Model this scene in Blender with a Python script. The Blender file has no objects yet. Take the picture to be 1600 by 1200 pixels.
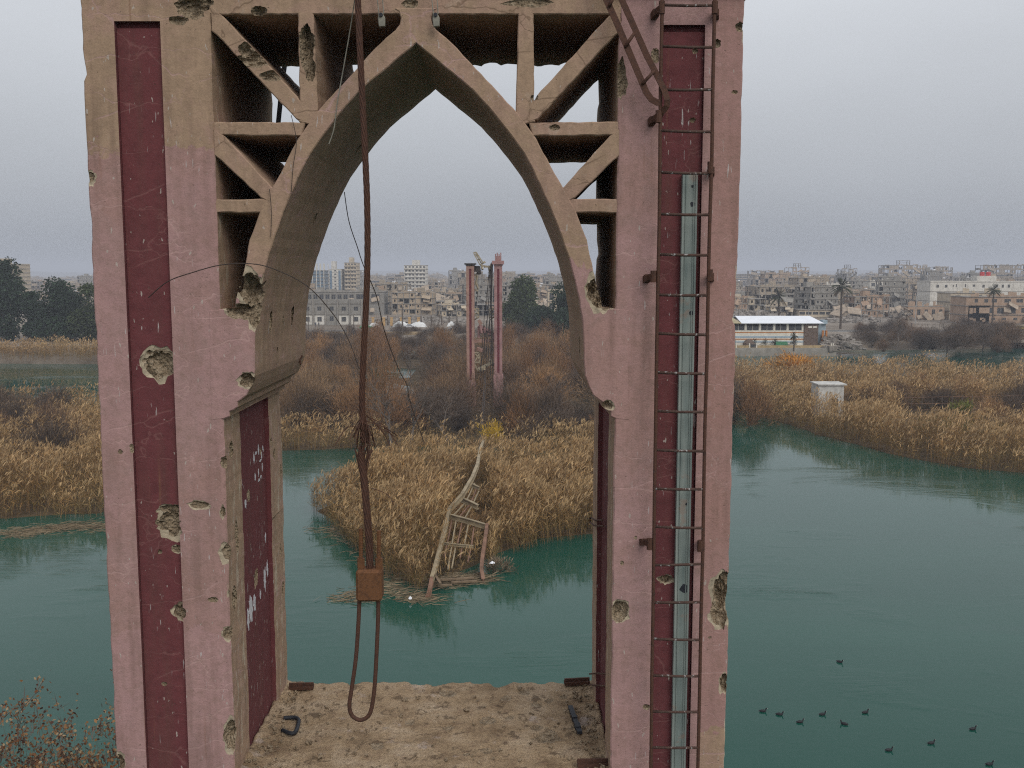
import bpy, bmesh, math, random
import numpy as np
from mathutils import Vector, Matrix, noise as mnoise

scene = bpy.context.scene
col = scene.collection
R = math.radians
random.seed(7)
rng = np.random.default_rng(11)

# ------------------------------------------------------------------ camera
F = 1540.0                       # focal length in pixels of the 1600 px wide photograph
HAZE = 0.00036
CAMZ = 21.0                      # metres above the river
PITCH = math.atan(175.0 / F)
cam_data = bpy.data.cameras.new("camera")
cam_data.sensor_width = 36.0
cam_data.lens = 36.0 * F / 1600.0
cam_data.clip_start = 0.1
cam_data.clip_end = 20000.0
cam = bpy.data.objects.new("camera", cam_data)
cam.location = (0, 0, CAMZ)
cam.rotation_euler = (math.pi / 2 - PITCH, 0, 0)
col.objects.link(cam)
scene.camera = cam

# ------------------------------------------------------------------ sky and sun
SUN_EL, SUN_AZ = R(40), R(152)   # behind the camera, high, veiled by cloud
world = bpy.data.worlds.new("World")
scene.world = world
world.use_nodes = True
wt = world.node_tree
wt.nodes.clear()
w_out = wt.nodes.new("ShaderNodeOutputWorld")
w_sky = wt.nodes.new("ShaderNodeTexSky")
w_sky.sky_type = 'NISHITA'
w_sky.sun_disc = False
w_sky.sun_elevation = SUN_EL
w_sky.sun_rotation = SUN_AZ
w_sky.dust_density = 6.0
w_sky.air_density = 1.5
w_bg1 = wt.nodes.new("ShaderNodeBackground")
w_bg1.inputs[1].default_value = 0.05
w_hsv = wt.nodes.new("ShaderNodeHueSaturation")
w_hsv.inputs['Saturation'].default_value = 0.30
w_hsv.inputs['Value'].default_value = 0.36      # the blue sky is mostly hidden above the cloud layer
wt.links.new(w_sky.outputs[0], w_hsv.inputs['Color'])
wt.links.new(w_hsv.outputs[0], w_bg1.inputs[0])
# overcast layer: the CIE overcast sky, three times brighter overhead than at the horizon
w_tc = wt.nodes.new("ShaderNodeTexCoord")
w_sep = wt.nodes.new("ShaderNodeSeparateXYZ")
wt.links.new(w_tc.outputs['Generated'], w_sep.inputs[0])
w_mr = wt.nodes.new("ShaderNodeMapRange")
w_mr.inputs['From Min'].default_value = 0.0
w_mr.inputs['From Max'].default_value = 1.0
w_mr.inputs['To Min'].default_value = 0.0
w_mr.inputs['To Max'].default_value = 1.0
wt.links.new(w_sep.outputs['Z'], w_mr.inputs['Value'])
w_ramp = wt.nodes.new("ShaderNodeValToRGB")
w_ramp.color_ramp.elements[0].position = 0.0
w_ramp.color_ramp.elements[0].color = (0.275, 0.296, 0.33, 1)
w_ramp.color_ramp.elements[1].position = 1.0
w_ramp.color_ramp.elements[1].color = (0.80, 0.83, 0.90, 1)
e = w_ramp.color_ramp.elements.new(0.25)
e.color = (0.545, 0.568, 0.605, 1)
wt.links.new(w_mr.outputs[0], w_ramp.inputs[0])
w_n = wt.nodes.new("ShaderNodeTexNoise")
w_n.inputs['Scale'].default_value = 2.2
w_n.inputs['Detail'].default_value = 4
w_map = wt.nodes.new("ShaderNodeMapping")
w_map.inputs['Scale'].default_value = (1, 1, 3)
wt.links.new(w_tc.outputs['Generated'], w_map.inputs[0])
wt.links.new(w_map.outputs[0], w_n.inputs['Vector'])
w_nm = wt.nodes.new("ShaderNodeMapRange")
w_nm.inputs['To Min'].default_value = 0.86
w_nm.inputs['To Max'].default_value = 1.14
wt.links.new(w_n.outputs[0], w_nm.inputs['Value'])
w_bg2 = wt.nodes.new("ShaderNodeBackground")
wt.links.new(w_ramp.outputs[0], w_bg2.inputs[0])
wt.links.new(w_nm.outputs[0], w_bg2.inputs[1])
w_add = wt.nodes.new("ShaderNodeAddShader")
wt.links.new(w_bg1.outputs[0], w_add.inputs[0])
wt.links.new(w_bg2.outputs[0], w_add.inputs[1])
wt.links.new(w_add.outputs[0], w_out.inputs['Surface'])

sun_d = bpy.data.lights.new("sun", 'SUN')
sun_d.energy = 1.25
sun_d.angle = R(35)
sun_d.color = (1.0, 0.96, 0.90)
sun = bpy.data.objects.new("sun", sun_d)
sdir = Vector((math.sin(SUN_AZ) * math.cos(SUN_EL), math.cos(SUN_AZ) * math.cos(SUN_EL), math.sin(SUN_EL)))
sun.rotation_euler = sdir.to_track_quat('Z', 'Y').to_euler()
sun.location = (0, -20, 60)
col.objects.link(sun)

scene.view_settings.view_transform = 'Standard'
scene.view_settings.look = 'None'
scene.view_settings.exposure = 0.12
scene.view_settings.gamma = 1.0
scene.view_settings.use_curve_mapping = False
scene.render.engine = 'CYCLES'
scene.cycles.use_denoising = False
scene.cycles.pixel_filter_type = 'BLACKMAN_HARRIS'
scene.cycles.filter_width = 1.15
scene.cycles.use_adaptive_sampling = False
scene.cycles.max_bounces = 6
scene.cycles.diffuse_bounces = 4
scene.cycles.glossy_bounces = 2
scene.cycles.transparent_max_bounces = 4
scene.cycles.volume_bounces = 0

# ------------------------------------------------------------------ helpers
CP, SP = math.cos(PITCH), math.sin(PITCH)

def ray(px, py):
    u = (px - 800.0) / F
    v = (600.0 - py) / F
    return u, CP + v * SP, -SP + v * CP

def PY(px, py, Y):
    """world point on the vertical plane y = Y"""
    a, b, c = ray(px, py)
    t = Y / b
    return Vector((a * t, Y, CAMZ + c * t))

def PZ(px, py, z=0.0):
    """world point on the level plane at height z"""
    a, b, c = ray(px, py)
    t = (z - CAMZ) / c
    return Vector((a * t, b * t, z))

def top_of(o):
    while o.parent:
        o = o.parent
    return o

def tag(o, label, cat, group=None, kind=None):
    if label:
        o["label"] = label
    if cat:
        o["category"] = cat
    if group:
        o["group"] = group
    if kind:
        o["kind"] = kind
    return o

def structure(o):
    o["kind"] = "structure"
    return o

def empty(name, loc=(0, 0, 0), label=None, cat=None, group=None):
    o = bpy.data.objects.new(name, None)
    o.location = loc
    o.empty_display_size = 0.2
    col.objects.link(o)
    tag(o, label, cat, group)
    return o

def put(name, mesh, parent=None):
    o = bpy.data.objects.new(name, mesh)
    col.objects.link(o)
    if parent:
        o.parent = parent
    return o

def copy_tree(o, parent=None):
    c = o.copy()
    col.objects.link(c)
    c.parent = parent
    for ch in list(o.children):
        copy_tree(ch, c)
    return c

class MB:
    """collects boxes, tubes and extrusions into one mesh"""
    def __init__(s):
        s.v, s.f, s.m = [], [], []
    def add(s, vs, fs, mi=0):
        n = len(s.v)
        s.v.extend([tuple(x) for x in vs])
        for f in fs:
            s.f.append([i + n for i in f])
            s.m.append(mi)
    def box(s, c, size, rot=None, mi=0, jit=0.0):
        hx, hy, hz = size[0] / 2, size[1] / 2, size[2] / 2
        vs = [Vector((x, y, z)) for x in (-hx, hx) for y in (-hy, hy) for z in (-hz, hz)]
        if jit:
            vs = [q + Vector((random.uniform(-jit, jit), random.uniform(-jit, jit), random.uniform(-jit, jit))) for q in vs]
        if rot is not None:
            vs = [rot @ q for q in vs]
        c = Vector(c)
        vs = [q + c for q in vs]
        s.add(vs, [(0, 1, 3, 2), (4, 6, 7, 5), (0, 4, 5, 1), (2, 3, 7, 6), (0, 2, 6, 4), (1, 5, 7, 3)], mi)
    def bb(s, x0, x1, y0, y1, z0, z1, mi=0):
        s.box(((x0 + x1) / 2, (y0 + y1) / 2, (z0 + z1) / 2), (x1 - x0, y1 - y0, z1 - z0), mi=mi)
    def beam(s, a, b, w, h, up=(0, 0, 1), mi=0):
        a, b = Vector(a), Vector(b)
        d = (b - a)
        L = d.length
        if L < 1e-6:
            return
        d.normalize()
        x = d.cross(Vector(up))
        if x.length < 1e-4:
            x = d.cross(Vector((1, 0, 0)))
        x.normalize()
        u = x.cross(d)
        rot = Matrix((x, d, u)).transposed()
        s.box((a + b) / 2, (w, L, h), rot, mi)
    def tube(s, pts, r, n=8, mi=0, caps=True):
        pts = [Vector(q) for q in pts]
        k = len(pts)
        rs = r if isinstance(r, (list, tuple)) else [r] * k
        x = None
        rings = []
        for i, q in enumerate(pts):
            d = (pts[min(i + 1, k - 1)] - pts[max(i - 1, 0)])
            if d.length < 1e-9:
                d = Vector((0, 0, 1))
            d.normalize()
            x = d.orthogonal() if x is None else x - d * x.dot(d)
            if x.length < 1e-5:
                x = d.orthogonal()
            x.normalize()
            y = d.cross(x)
            rings.append([q + (x * math.cos(t) + y * math.sin(t)) * rs[i] for t in [2 * math.pi * j / n for j in range(n)]])
        vs = [q for ring in rings for q in ring]
        fs = []
        for i in range(k - 1):
            for j in range(n):
                fs.append((i * n + j, i * n + (j + 1) % n, (i + 1) * n + (j + 1) % n, (i + 1) * n + j))
        if caps:
            fs.append(tuple(range(n - 1, -1, -1)))
            fs.append(tuple(range((k - 1) * n, k * n)))
        s.add(vs, fs, mi)
    def prism(s, poly, y0, y1, ch=0.0, mi=0):
        """polygon in x,z (counter clockwise seen from -y) extruded along y, chamfered front and back"""
        n = len(poly)
        area = sum(poly[i][0] * poly[(i + 1) % n][1] - poly[(i + 1) % n][0] * poly[i][1] for i in range(n))
        if area < 0:
            poly = poly[::-1]
        ins = []
        for i in range(n):
            p0, p1, p2 = Vector(poly[i - 1]), Vector(poly[i]), Vector(poly[(i + 1) % n])
            d = (p2 - p0)
            if d.length < 1e-9:
                d = Vector((1, 0))
            d.normalize()
            nrm = Vector((-d.y, d.x))
            ins.append(p1 + nrm * ch)
        if ch > 0:
            rings = [[(p.x, y0, p.y) for p in ins], [(p[0], y0 + ch, p[1]) for p in poly],
                     [(p[0], y1 - ch, p[1]) for p in poly], [(p.x, y1, p.y) for p in ins]]
        else:
            rings = [[(p[0], y0, p[1]) for p in poly], [(p[0], y1, p[1]) for p in poly]]
        vs = [q for r_ in rings for q in r_]
        fs = [tuple(range(n))]
        for k in range(len(rings) - 1):
            for i in range(n):
                j = (i + 1) % n
                fs.append((k * n + i, (k + 1) * n + i, (k + 1) * n + j, k * n + j))
        m = (len(rings) - 1) * n
        fs.append(tuple(range(m + n - 1, m - 1, -1)))
        s.add(vs, fs, mi)
    def mesh(s, name, mats, off=(0, 0, 0), smooth=False):
        me = bpy.data.meshes.new(name)
        ox, oy, oz = off
        me.from_pydata([(a - ox, b - oy, c - oz) for a, b, c in s.v], [], s.f)
        for m in (mats if isinstance(mats, (list, tuple)) else [mats]):
            me.materials.append(m)
        me.polygons.foreach_set("material_index", s.m)
        if smooth:
            me.polygons.foreach_set("use_smooth", [True] * len(s.f))
        me.update()
        return me
    def build(s, name, mats, parent=None, smooth=False):
        off = top_of(parent).location if parent else (0, 0, 0)
        return put(name, s.mesh(name, mats, off, smooth), parent)

def np_mesh(name, V, T, mats, tint=None, smooth=False):
    """triangle mesh from numpy arrays; tint is a per-vertex colour attribute"""
    me = bpy.data.meshes.new(name)
    V = np.ascontiguousarray(V, dtype=np.float32)
    T = np.ascontiguousarray(T, dtype=np.int32)
    me.vertices.add(len(V))
    me.vertices.foreach_set("co", V.ravel())
    me.loops.add(T.size)
    me.loops.foreach_set("vertex_index", T.ravel())
    me.polygons.add(len(T))
    me.polygons.foreach_set("loop_start", np.arange(0, T.size, 3, dtype=np.int32))
    me.polygons.foreach_set("loop_total", np.full(len(T), 3, dtype=np.int32))
    for m in (mats if isinstance(mats, (list, tuple)) else [mats]):
        me.materials.append(m)
    if tint is not None:
        at = me.color_attributes.new("tint", 'FLOAT_COLOR', 'POINT')
        c4 = np.ones((len(V), 4), dtype=np.float32)
        c4[:, :3] = tint
        at.data.foreach_set("color", c4.ravel())
    me.update(calc_edges=True)
    if smooth:
        me.polygons.foreach_set("use_smooth", np.ones(len(T), dtype=bool))
    return me

def blades(P, D, L, W, bend=0.3, wmid=0.8, side=None):
    """tapered two-segment strips: base P, direction D, length L, width W, drooping by bend. five vertices and three triangles each"""
    n = len(P)
    D = D / np.maximum(np.linalg.norm(D, axis=1, keepdims=True), 1e-6)
    L = np.broadcast_to(L, n).reshape(n, 1)
    W = np.broadcast_to(W, n).reshape(n, 1)
    bend = np.broadcast_to(bend, n).reshape(n, 1)
    if side is None:
        a = rng.uniform(0, 2 * np.pi, n)
        rv = np.stack([np.cos(a), np.sin(a), rng.uniform(-.4, .4, n)], 1)
        side = np.cross(D, rv)
    side = side / np.maximum(np.linalg.norm(side, axis=1, keepdims=True), 1e-6)
    mid = P + D * L * 0.5
    tip = P + D * L
    tip = tip - np.array([0, 0, 1.0]) * L * bend
    mid = mid - np.array([0, 0, 1.0]) * L * bend * 0.25
    V = np.stack([P - side * W * .25, P + side * W * .25, mid - side * W * .5 * wmid, mid + side * W * .5 * wmid, tip], 1)
    base = (np.arange(n) * 5).reshape(n, 1, 1)
    T = np.array([[0, 1, 3], [0, 3, 2], [2, 3, 4]]).reshape(1, 3, 3) + base
    return V.reshape(-1, 3), T.reshape(-1, 3)

def cat_geo(parts):
    Vs, Ts, Cs, o = [], [], [], 0
    for V, T, C in parts:
        Vs.append(V)
        Ts.append(T + o)
        Cs.append(np.broadcast_to(C, (len(V), 3)) if C.ndim == 1 else C)
        o += len(V)
    return np.concatenate(Vs), np.concatenate(Ts), np.concatenate(Cs)

def per5(c):
    return np.repeat(c, 5, axis=0)

def in_poly(x, y, poly):
    inside = np.zeros(len(x), dtype=bool)
    n = len(poly)
    for i in range(n):
        x0, y0 = poly[i][0], poly[i][1]
        x1, y1 = poly[(i + 1) % n][0], poly[(i + 1) % n][1]
        c = ((y0 > y) != (y1 > y)) & (x < (x1 - x0) * (y - y0) / (y1 - y0 + 1e-12) + x0)
        inside ^= c
    return inside

def scatter(poly, n):
    xs = [p[0] for p in poly]
    ys = [p[1] for p in poly]
    x = rng.uniform(min(xs), max(xs), n)
    y = rng.uniform(min(ys), max(ys), n)
    k = in_poly(x, y, poly)
    return x[k], y[k]

def lump(x, y, s=1.0, seed=0.0):
    """cheap smooth pseudo noise in -1..1"""
    x = x / s + seed * 3.1
    y = y / s - seed * 1.7
    return (np.sin(x * 1.3 + 1.7 * np.sin(y * .7)) + np.sin(y * 1.1 + 1.3 * np.sin(x * .9 + 2.)) + .6 * np.sin(2.3 * x - 1.9 * y)) / 2.6

# ------------------------------------------------------------------ materials
def new_mat(name, rough=0.85, spec=0.3):
    m = bpy.data.materials.new(name)
    m.use_nodes = True
    nt = m.node_tree
    b = nt.nodes["Principled BSDF"]
    b.inputs['Roughness'].default_value = rough
    b.inputs['Specular IOR Level'].default_value = spec
    return m, nt, b

def nd(nt, typ, **kw):
    n = nt.nodes.new(typ)
    for k, v in kw.items():
        if hasattr(n, k) and k not in ('Scale',):
            try:
                setattr(n, k, v)
                continue
            except Exception:
                pass
        n.inputs[k.replace('_', ' ')].default_value = v
    return n

def pos(nt, scale=(1, 1, 1)):
    g = nt.nodes.new("ShaderNodeNewGeometry")
    mp = nt.nodes.new("ShaderNodeMapping")
    mp.inputs['Scale'].default_value = scale
    nt.links.new(g.outputs['Position'], mp.inputs[0])
    return mp.outputs[0]

def objpos(nt, scale=(1, 1, 1)):
    g = nt.nodes.new("ShaderNodeTexCoord")
    mp = nt.nodes.new("ShaderNodeMapping")
    mp.inputs['Scale'].default_value = scale
    nt.links.new(g.outputs['Object'], mp.inputs[0])
    return mp.outputs[0]

def noise_tex(nt, vec, scale, detail=4, rough=0.55, dist=0.0):
    n = nt.nodes.new("ShaderNodeTexNoise")
    n.inputs['Scale'].default_value = scale
    n.inputs['Detail'].default_value = detail
    n.inputs['Roughness'].default_value = rough
    n.inputs['Distortion'].default_value = dist
    nt.links.new(vec, n.inputs['Vector'])
    return n.outputs[0]

def ramp(nt, fac, stops):
    r = nt.nodes.new("ShaderNodeValToRGB")
    els = r.color_ramp.elements
    while len(els) < len(stops):
        els.new(0.5)
    for e_, (p_, c_) in zip(els, stops):
        e_.position = p_
        e_.color = (c_[0], c_[1], c_[2], 1) if isinstance(c_, (tuple, list)) else (c_, c_, c_, 1)
    nt.links.new(fac, r.inputs[0])
    return r.outputs[0]

def mix(nt, fac, a, b, mode='MIX'):
    m = nt.nodes.new("ShaderNodeMix")
    m.data_type = 'RGBA'
    m.blend_type = mode
    for sock, val in ((m.inputs[0], fac), (m.inputs[6], a), (m.inputs[7], b)):
        if hasattr(val, 'is_output'):
            nt.links.new(val, sock)
        elif isinstance(val, (int, float)):
            sock.default_value = val
        else:
            sock.default_value = (val[0], val[1], val[2], 1)
    return m.outputs[2]

def math_n(nt, op, a, b=None, c=None):
    m = nt.nodes.new("ShaderNodeMath")
    m.operation = op
    for i, v in enumerate((a, b, c)):
        if v is None:
            continue
        if hasattr(v, 'is_output'):
            nt.links.new(v, m.inputs[i])
        else:
            m.inputs[i].default_value = v
    return m.outputs[0]

def bump(nt, b, h, strength=0.4, dist=0.01):
    n = nt.nodes.new("ShaderNodeBump")
    n.inputs['Strength'].default_value = strength
    n.inputs['Distance'].default_value = dist
    nt.links.new(h, n.inputs['Height'])
    nt.links.new(n.outputs[0], b.inputs['Normal'])
    return n

def simple(name, c, rough=0.8, var=0.25, scale=3.0, spec=0.3, use_obj=True, metal=0.0, bmp=0.0):
    """one colour broken up by noise"""
    m, nt, b = new_mat(name, rough, spec)
    v = objpos(nt) if use_obj else pos(nt)
    n = noise_tex(nt, v, scale, 5, 0.6)
    lo = tuple(x * (1 - var) for x in c)
    hi = tuple(min(1, x * (1 + var)) for x in c)
    nt.links.new(ramp(nt, n, [(0.3, lo), (0.7, hi)]), b.inputs['Base Color'])
    b.inputs['Metallic'].default_value = metal
    if bmp:
        bump(nt, b, noise_tex(nt, v, scale * 6, 5), 0.5, bmp)
    return m

# ---- plaster and concrete of the bridge tower
PINK = (0.395, 0.240, 0.226)
TAN = (0.365, 0.252, 0.168)
MAROON = (0.135, 0.040, 0.043)

def plaster(name, mode):
    """painted render: tan coat with pink paint over parts of the front, crack lines, stains, paint flecks"""
    m, nt, b = new_mat(name, 0.88, 0.22)
    g = nt.nodes.new("ShaderNodeNewGeometry")
    sep = nt.nodes.new("ShaderNodeSeparateXYZ")
    nt.links.new(g.outputs['Position'], sep.inputs[0])
    nsep = nt.nodes.new("ShaderNodeSeparateXYZ")
    nt.links.new(g.outputs['True Normal'], nsep.inputs[0])
    p = pos(nt)
    big = noise_tex(nt, p, 1.1, 5, 0.6)
    med = noise_tex(nt, p, 5.0, 6, 0.65)
    fine = noise_tex(nt, p, 60.0, 4, 0.7)
    streak = noise_tex(nt, pos(nt, (9, 9, 0.7)), 1.0, 5, 0.6)
    blot = noise_tex(nt, p, 2.6, 6, 0.7, 0.5)
    tan = mix(nt, med, tuple(x * .76 for x in TAN), tuple(x * 1.18 for x in TAN))
    tan = mix(nt, ramp(nt, blot, [(0.46, 0.0), (0.62, 0.6)]), tan, (0.385, 0.245, 0.19))
    tan = mix(nt, ramp(nt, noise_tex(nt, pos(nt, (1, 1, .6)), 4.2, 6, .75), [(0.60, 0.0), (0.68, 0.55)]), tan, (0.44, 0.34, 0.26))
    pink = mix(nt, med, tuple(x * .74 for x in PINK), tuple(x * 1.18 for x in PINK))
    pink = mix(nt, ramp(nt, big, [(0.42, 0.0), (0.62, 0.55)]), pink, (0.345, 0.205, 0.168))
    pink = mix(nt, ramp(nt, blot, [(0.50, 0.0), (0.64, 0.55)]), pink, (0.33, 0.215, 0.195))
    if mode == 'maroon':
        base = mix(nt, med, tuple(x * .8 for x in MAROON), tuple(x * 1.2 for x in MAROON))
        base = mix(nt, ramp(nt, big, [(0.45, 0.0), (0.7, 0.35)]), base, (0.16, 0.045, 0.045))
    elif mode == 'tan':
        base = mix(nt, ramp(nt, big, [(0.5, 0.0), (0.75, 0.35)]), tan, (0.30, 0.19, 0.14))
    else:
        # where the pink coat lies: on the front, below a ragged line
        zline = {'pillar_a': 22.03, 'pillar_b': 40.0, 'arch': 21.05}[mode]
        zz = math_n(nt, 'ADD', sep.outputs['Z'], math_n(nt, 'ADD', math_n(nt, 'MULTIPLY', math_n(nt, 'SUBTRACT', med, 0.5), 0.30), math_n(nt, 'MULTIPLY', math_n(nt, 'SUBTRACT', blot, 0.5), 0.55)))
        below = math_n(nt, 'LESS_THAN', zz, zline)
        front = math_n(nt, 'LESS_THAN', nsep.outputs['Y'], -0.35)
        mask = math_n(nt, 'MULTIPLY', below, front)
        if mode == 'pillar_b':
            # outer strip repainted tan low down, and left redder higher up
            low = math_n(nt, 'LESS_THAN', zz, 16.83)
            outer = math_n(nt, 'GREATER_THAN', sep.outputs['X'], 1.70)
            lo = math_n(nt, 'MULTIPLY', low, outer)
            mask = math_n(nt, 'MULTIPLY', mask, math_n(nt, 'SUBTRACT', 1.0, lo))
            pink = mix(nt, math_n(nt, 'MULTIPLY', outer, 0.45), pink, (0.34, 0.185, 0.15))
        if mode == 'pillar_a':
            # a fresher coat near the foot
            fresh = math_n(nt, 'LESS_THAN', zz, 17.75)
            pink = mix(nt, math_n(nt, 'MULTIPLY', fresh, 0.5), pink, (0.42, 0.255, 0.25))
        if mode == 'arch':
            # the haunches only
            pass
        base = mix(nt, mask, tan, pink)
    # hairline cracks filled with paler mortar
    warp = noise_tex(nt, p, 3.0, 3)
    wv = nt.nodes.new("ShaderNodeVectorMath")
    wv.operation = 'ADD'
    nt.links.new(pos(nt, (0.9, 0.9, 2.9)), wv.inputs[0])
    cmb = nt.nodes.new("ShaderNodeCombineXYZ")
    for i in range(3):
        nt.links.new(warp, cmb.inputs[i])
    nt.links.new(cmb.outputs[0], wv.inputs[1])
    vor = nt.nodes.new("ShaderNodeTexVoronoi")
    vor.feature = 'DISTANCE_TO_EDGE'
    vor.inputs['Scale'].default_value = 1.15
    nt.links.new(wv.outputs[0], vor.inputs['Vector'])
    crack = ramp(nt, vor.outputs['Distance'], [(0.0, 1.0), (0.022, 0.0)])
    cmask = ramp(nt, noise_tex(nt, p, 1.7, 3), [(0.44, 0.0), (0.55, 1.0)])
    cfac = math_n(nt, 'MULTIPLY', crack, cmask)
    cc = {'maroon': (0.20, 0.085, 0.08), 'tan': (0.17, 0.11, 0.07)}.get(mode, (0.45, 0.29, 0.265))
    base = mix(nt, math_n(nt, 'MULTIPLY', cfac, 0.85), base, cc)
    # dirt run-off and soot
    dirt = math_n(nt, 'MULTIPLY', ramp(nt, streak, [(0.46, 0.0), (0.70, 1.0)]), ramp(nt, big, [(0.36, 0.15), (0.60, 0.9)]))
    base = mix(nt, math_n(nt, 'MULTIPLY', dirt, 0.42), base, (0.10, 0.062, 0.045))
    # rust run-off below old fixings
    runs = ramp(nt, noise_tex(nt, pos(nt, (16, 16, .45)), 1.0, 4, .6), [(0.64, 0.0), (0.74, 0.6)])
    base = mix(nt, math_n(nt, 'MULTIPLY', runs, ramp(nt, noise_tex(nt, p, .7, 2), [(0.45, 0.0), (0.6, 1.0)])), base, (0.20, 0.10, 0.055))
    # flecks where the coat has come off
    fleck = ramp(nt, noise_tex(nt, pos(nt, (1, 1, 0.35)), 26.0, 2), [(0.70, 0.0), (0.71, 0.75)])
    base = mix(nt, fleck, base, (0.45, 0.40, 0.35))
    drip = ramp(nt, noise_tex(nt, pos(nt, (46, 46, 5.0)), 1.0, 2), [(0.69, 0.0), (0.705, 0.8)])
    drip = math_n(nt, 'MULTIPLY', drip, ramp(nt, noise_tex(nt, p, .9, 2), [(0.48, 0.0), (0.6, 1.0)]))
    base = mix(nt, drip, base, (0.50, 0.47, 0.45))
    if mode in ('pillar_a', 'pillar_b'):
        # old cream coat showing where the paint of the reveals has peeled
        inner = math_n(nt, 'GREATER_THAN', math_n(nt, 'ABSOLUTE', nsep.outputs['X']), 0.7)
        peel = ramp(nt, noise_tex(nt, pos(nt, (3.0, 3.0, .8)), 3.0, 6, .7), [(0.56, 0.0), (0.60, 0.75)])
        base = mix(nt, math_n(nt, 'MULTIPLY', inner, peel), base, (0.48, 0.41, 0.31))
    mott = noise_tex(nt, p, 14.0, 5, 0.7)
    base = mix(nt, ramp(nt, mott, [(0.30, 0.35), (0.55, 0.0)]), base, tuple(x * .45 for x in (MAROON if mode == 'maroon' else TAN)))
    pit = ramp(nt, noise_tex(nt, p, 34.0, 3), [(0.26, 0.55), (0.31, 0.0)])
    base = mix(nt, pit, base, (0.12, 0.085, 0.06))
    base = mix(nt, math_n(nt, 'MULTIPLY', math_n(nt, 'SUBTRACT', fine, 0.35), 0.5), base, (0.05, 0.03, 0.03))
    nt.links.new(base, b.inputs['Base Color'])
    h = math_n(nt, 'ADD', math_n(nt, 'MULTIPLY', med, 1.0), math_n(nt, 'MULTIPLY', fine, 0.35))
    h = math_n(nt, 'SUBTRACT', h, math_n(nt, 'MULTIPLY', cfac, 0.12))
    h = math_n(nt, 'SUBTRACT', h, math_n(nt, 'MULTIPLY', pit, 0.6))
    bump(nt, b, h, 0.75, 0.014)
    return m

M = {}
M['pillar_a'] = plaster('plaster_pink_over_tan', 'pillar_a')
M['pillar_b'] = plaster('plaster_pink', 'pillar_b')
M['arch'] = plaster('plaster_arch', 'arch')
M['tan'] = plaster('plaster_tan', 'tan')
M['maroon'] = plaster('plaster_maroon', 'maroon')

def broken_concrete():
    m, nt, b = new_mat('broken_concrete', 0.95, 0.15)
    p = pos(nt)
    n1 = noise_tex(nt, p, 16, 6, 0.7)
    vor = nt.nodes.new("ShaderNodeTexVoronoi")
    vor.inputs['Scale'].default_value = 38
    nt.links.new(p, vor.inputs['Vector'])
    c = ramp(nt, n1, [(0.28, (0.14, 0.10, 0.065)), (0.5, (0.31, 0.235, 0.155)), (0.72, (0.48, 0.385, 0.275))])
    c = mix(nt, ramp(nt, vor.outputs['Distance'], [(0.0, 0.45), (0.5, 0.0)]), c, (0.30, 0.27, 0.21))
    nt.links.new(c, b.inputs['Base Color'])
    h = math_n(nt, 'ADD', n1, math_n(nt, 'MULTIPLY', vor.outputs['Distance'], -0.6))
    bump(nt, b, h, 1.0, 0.05)
    return m
M['broken'] = broken_concrete()

M['spall'] = simple('pale_spalled_render', (0.36, 0.30, 0.215), .95, .35, 18, .15, False, bmp=.01)

def slab_mat():
    m, nt, b = new_mat('weathered_slab', 0.95, 0.15)
    p = pos(nt)
    n1 = noise_tex(nt, p, 2.2, 6, 0.65)
    n2 = noise_tex(nt, p, 11, 6, 0.7)
    n3 = noise_tex(nt, p, 70, 3, 0.7)
    c = ramp(nt, n1, [(0.30, (0.20, 0.135, 0.08)), (0.48, (0.40, 0.29, 0.18)), (0.70, (0.53, 0.415, 0.29))])
    c = mix(nt, ramp(nt, n2, [(0.52, 0.0), (0.70, 0.6)]), c, (0.25, 0.16, 0.11))
    c = mix(nt, ramp(nt, noise_tex(nt, p, 5.5, 5, 0.7, 0.6), [(0.57, 0.0), (0.63, 0.75)]), c, (0.12, 0.085, 0.055))
    c = mix(nt, ramp(nt, noise_tex(nt, p, 3.7, 4), [(0.63, 0.0), (0.70, 0.5)]), c, (0.52, 0.44, 0.40))
    c = mix(nt, ramp(nt, n3, [(0.32, 0.75), (0.46, 0.0)]), c, (0.11, 0.08, 0.055))
    c = mix(nt, ramp(nt, noise_tex(nt, p, 24, 5, .7), [(0.56, 0.0), (0.66, 0.6)]), c, (0.16, 0.10, 0.065))
    nt.links.new(c, b.inputs['Base Color'])
    h = math_n(nt, 'ADD', n2, math_n(nt, 'MULTIPLY', n3, 0.4))
    bump(nt, b, h, 1.0, 0.045)
    return m
M['slab'] = slab_mat()

def rust(name, dark, light, pale=0.0):
    m, nt, b = new_mat(name, 0.8, 0.35)
    p = pos(nt)
    n = noise_tex(nt, p, 22, 6, 0.7)
    c = ramp(nt, n, [(0.3, dark), (0.55, light), (0.75, tuple(x * .7 for x in dark))])
    if pale:
        c = mix(nt, ramp(nt, noise_tex(nt, p, 30, 3), [(0.60, 0.0), (0.66, pale)]), c, (0.33, 0.32, 0.31))
    nt.links.new(c, b.inputs['Base Color'])
    b.inputs['Metallic'].default_value = 0.15
    bump(nt, b, noise_tex(nt, p, 90, 4), 0.7, 0.004)
    return m
M['rust'] = rust('rusted_steel', (0.042, 0.022, 0.017), (0.088, 0.040, 0.025))
M['rust_orange'] = rust('rusted_orange_steel', (0.07, 0.032, 0.016), (0.155, 0.068, 0.028))
M['rust_rung'] = rust('rusted_rung_with_old_paint', (0.042, 0.026, 0.022), (0.08, 0.045, 0.034), 0.9)
M['black_steel'] = simple('black_steel', (0.018, 0.02, 0.026), 0.6, 0.3, 20)
M['wire'] = simple('old_wire', (0.04, 0.03, 0.025), 0.7, 0.3, 20)
M['fitting'] = simple('grey_fitting', (0.20, 0.19, 0.155), 0.6, 0.3, 20)

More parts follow.
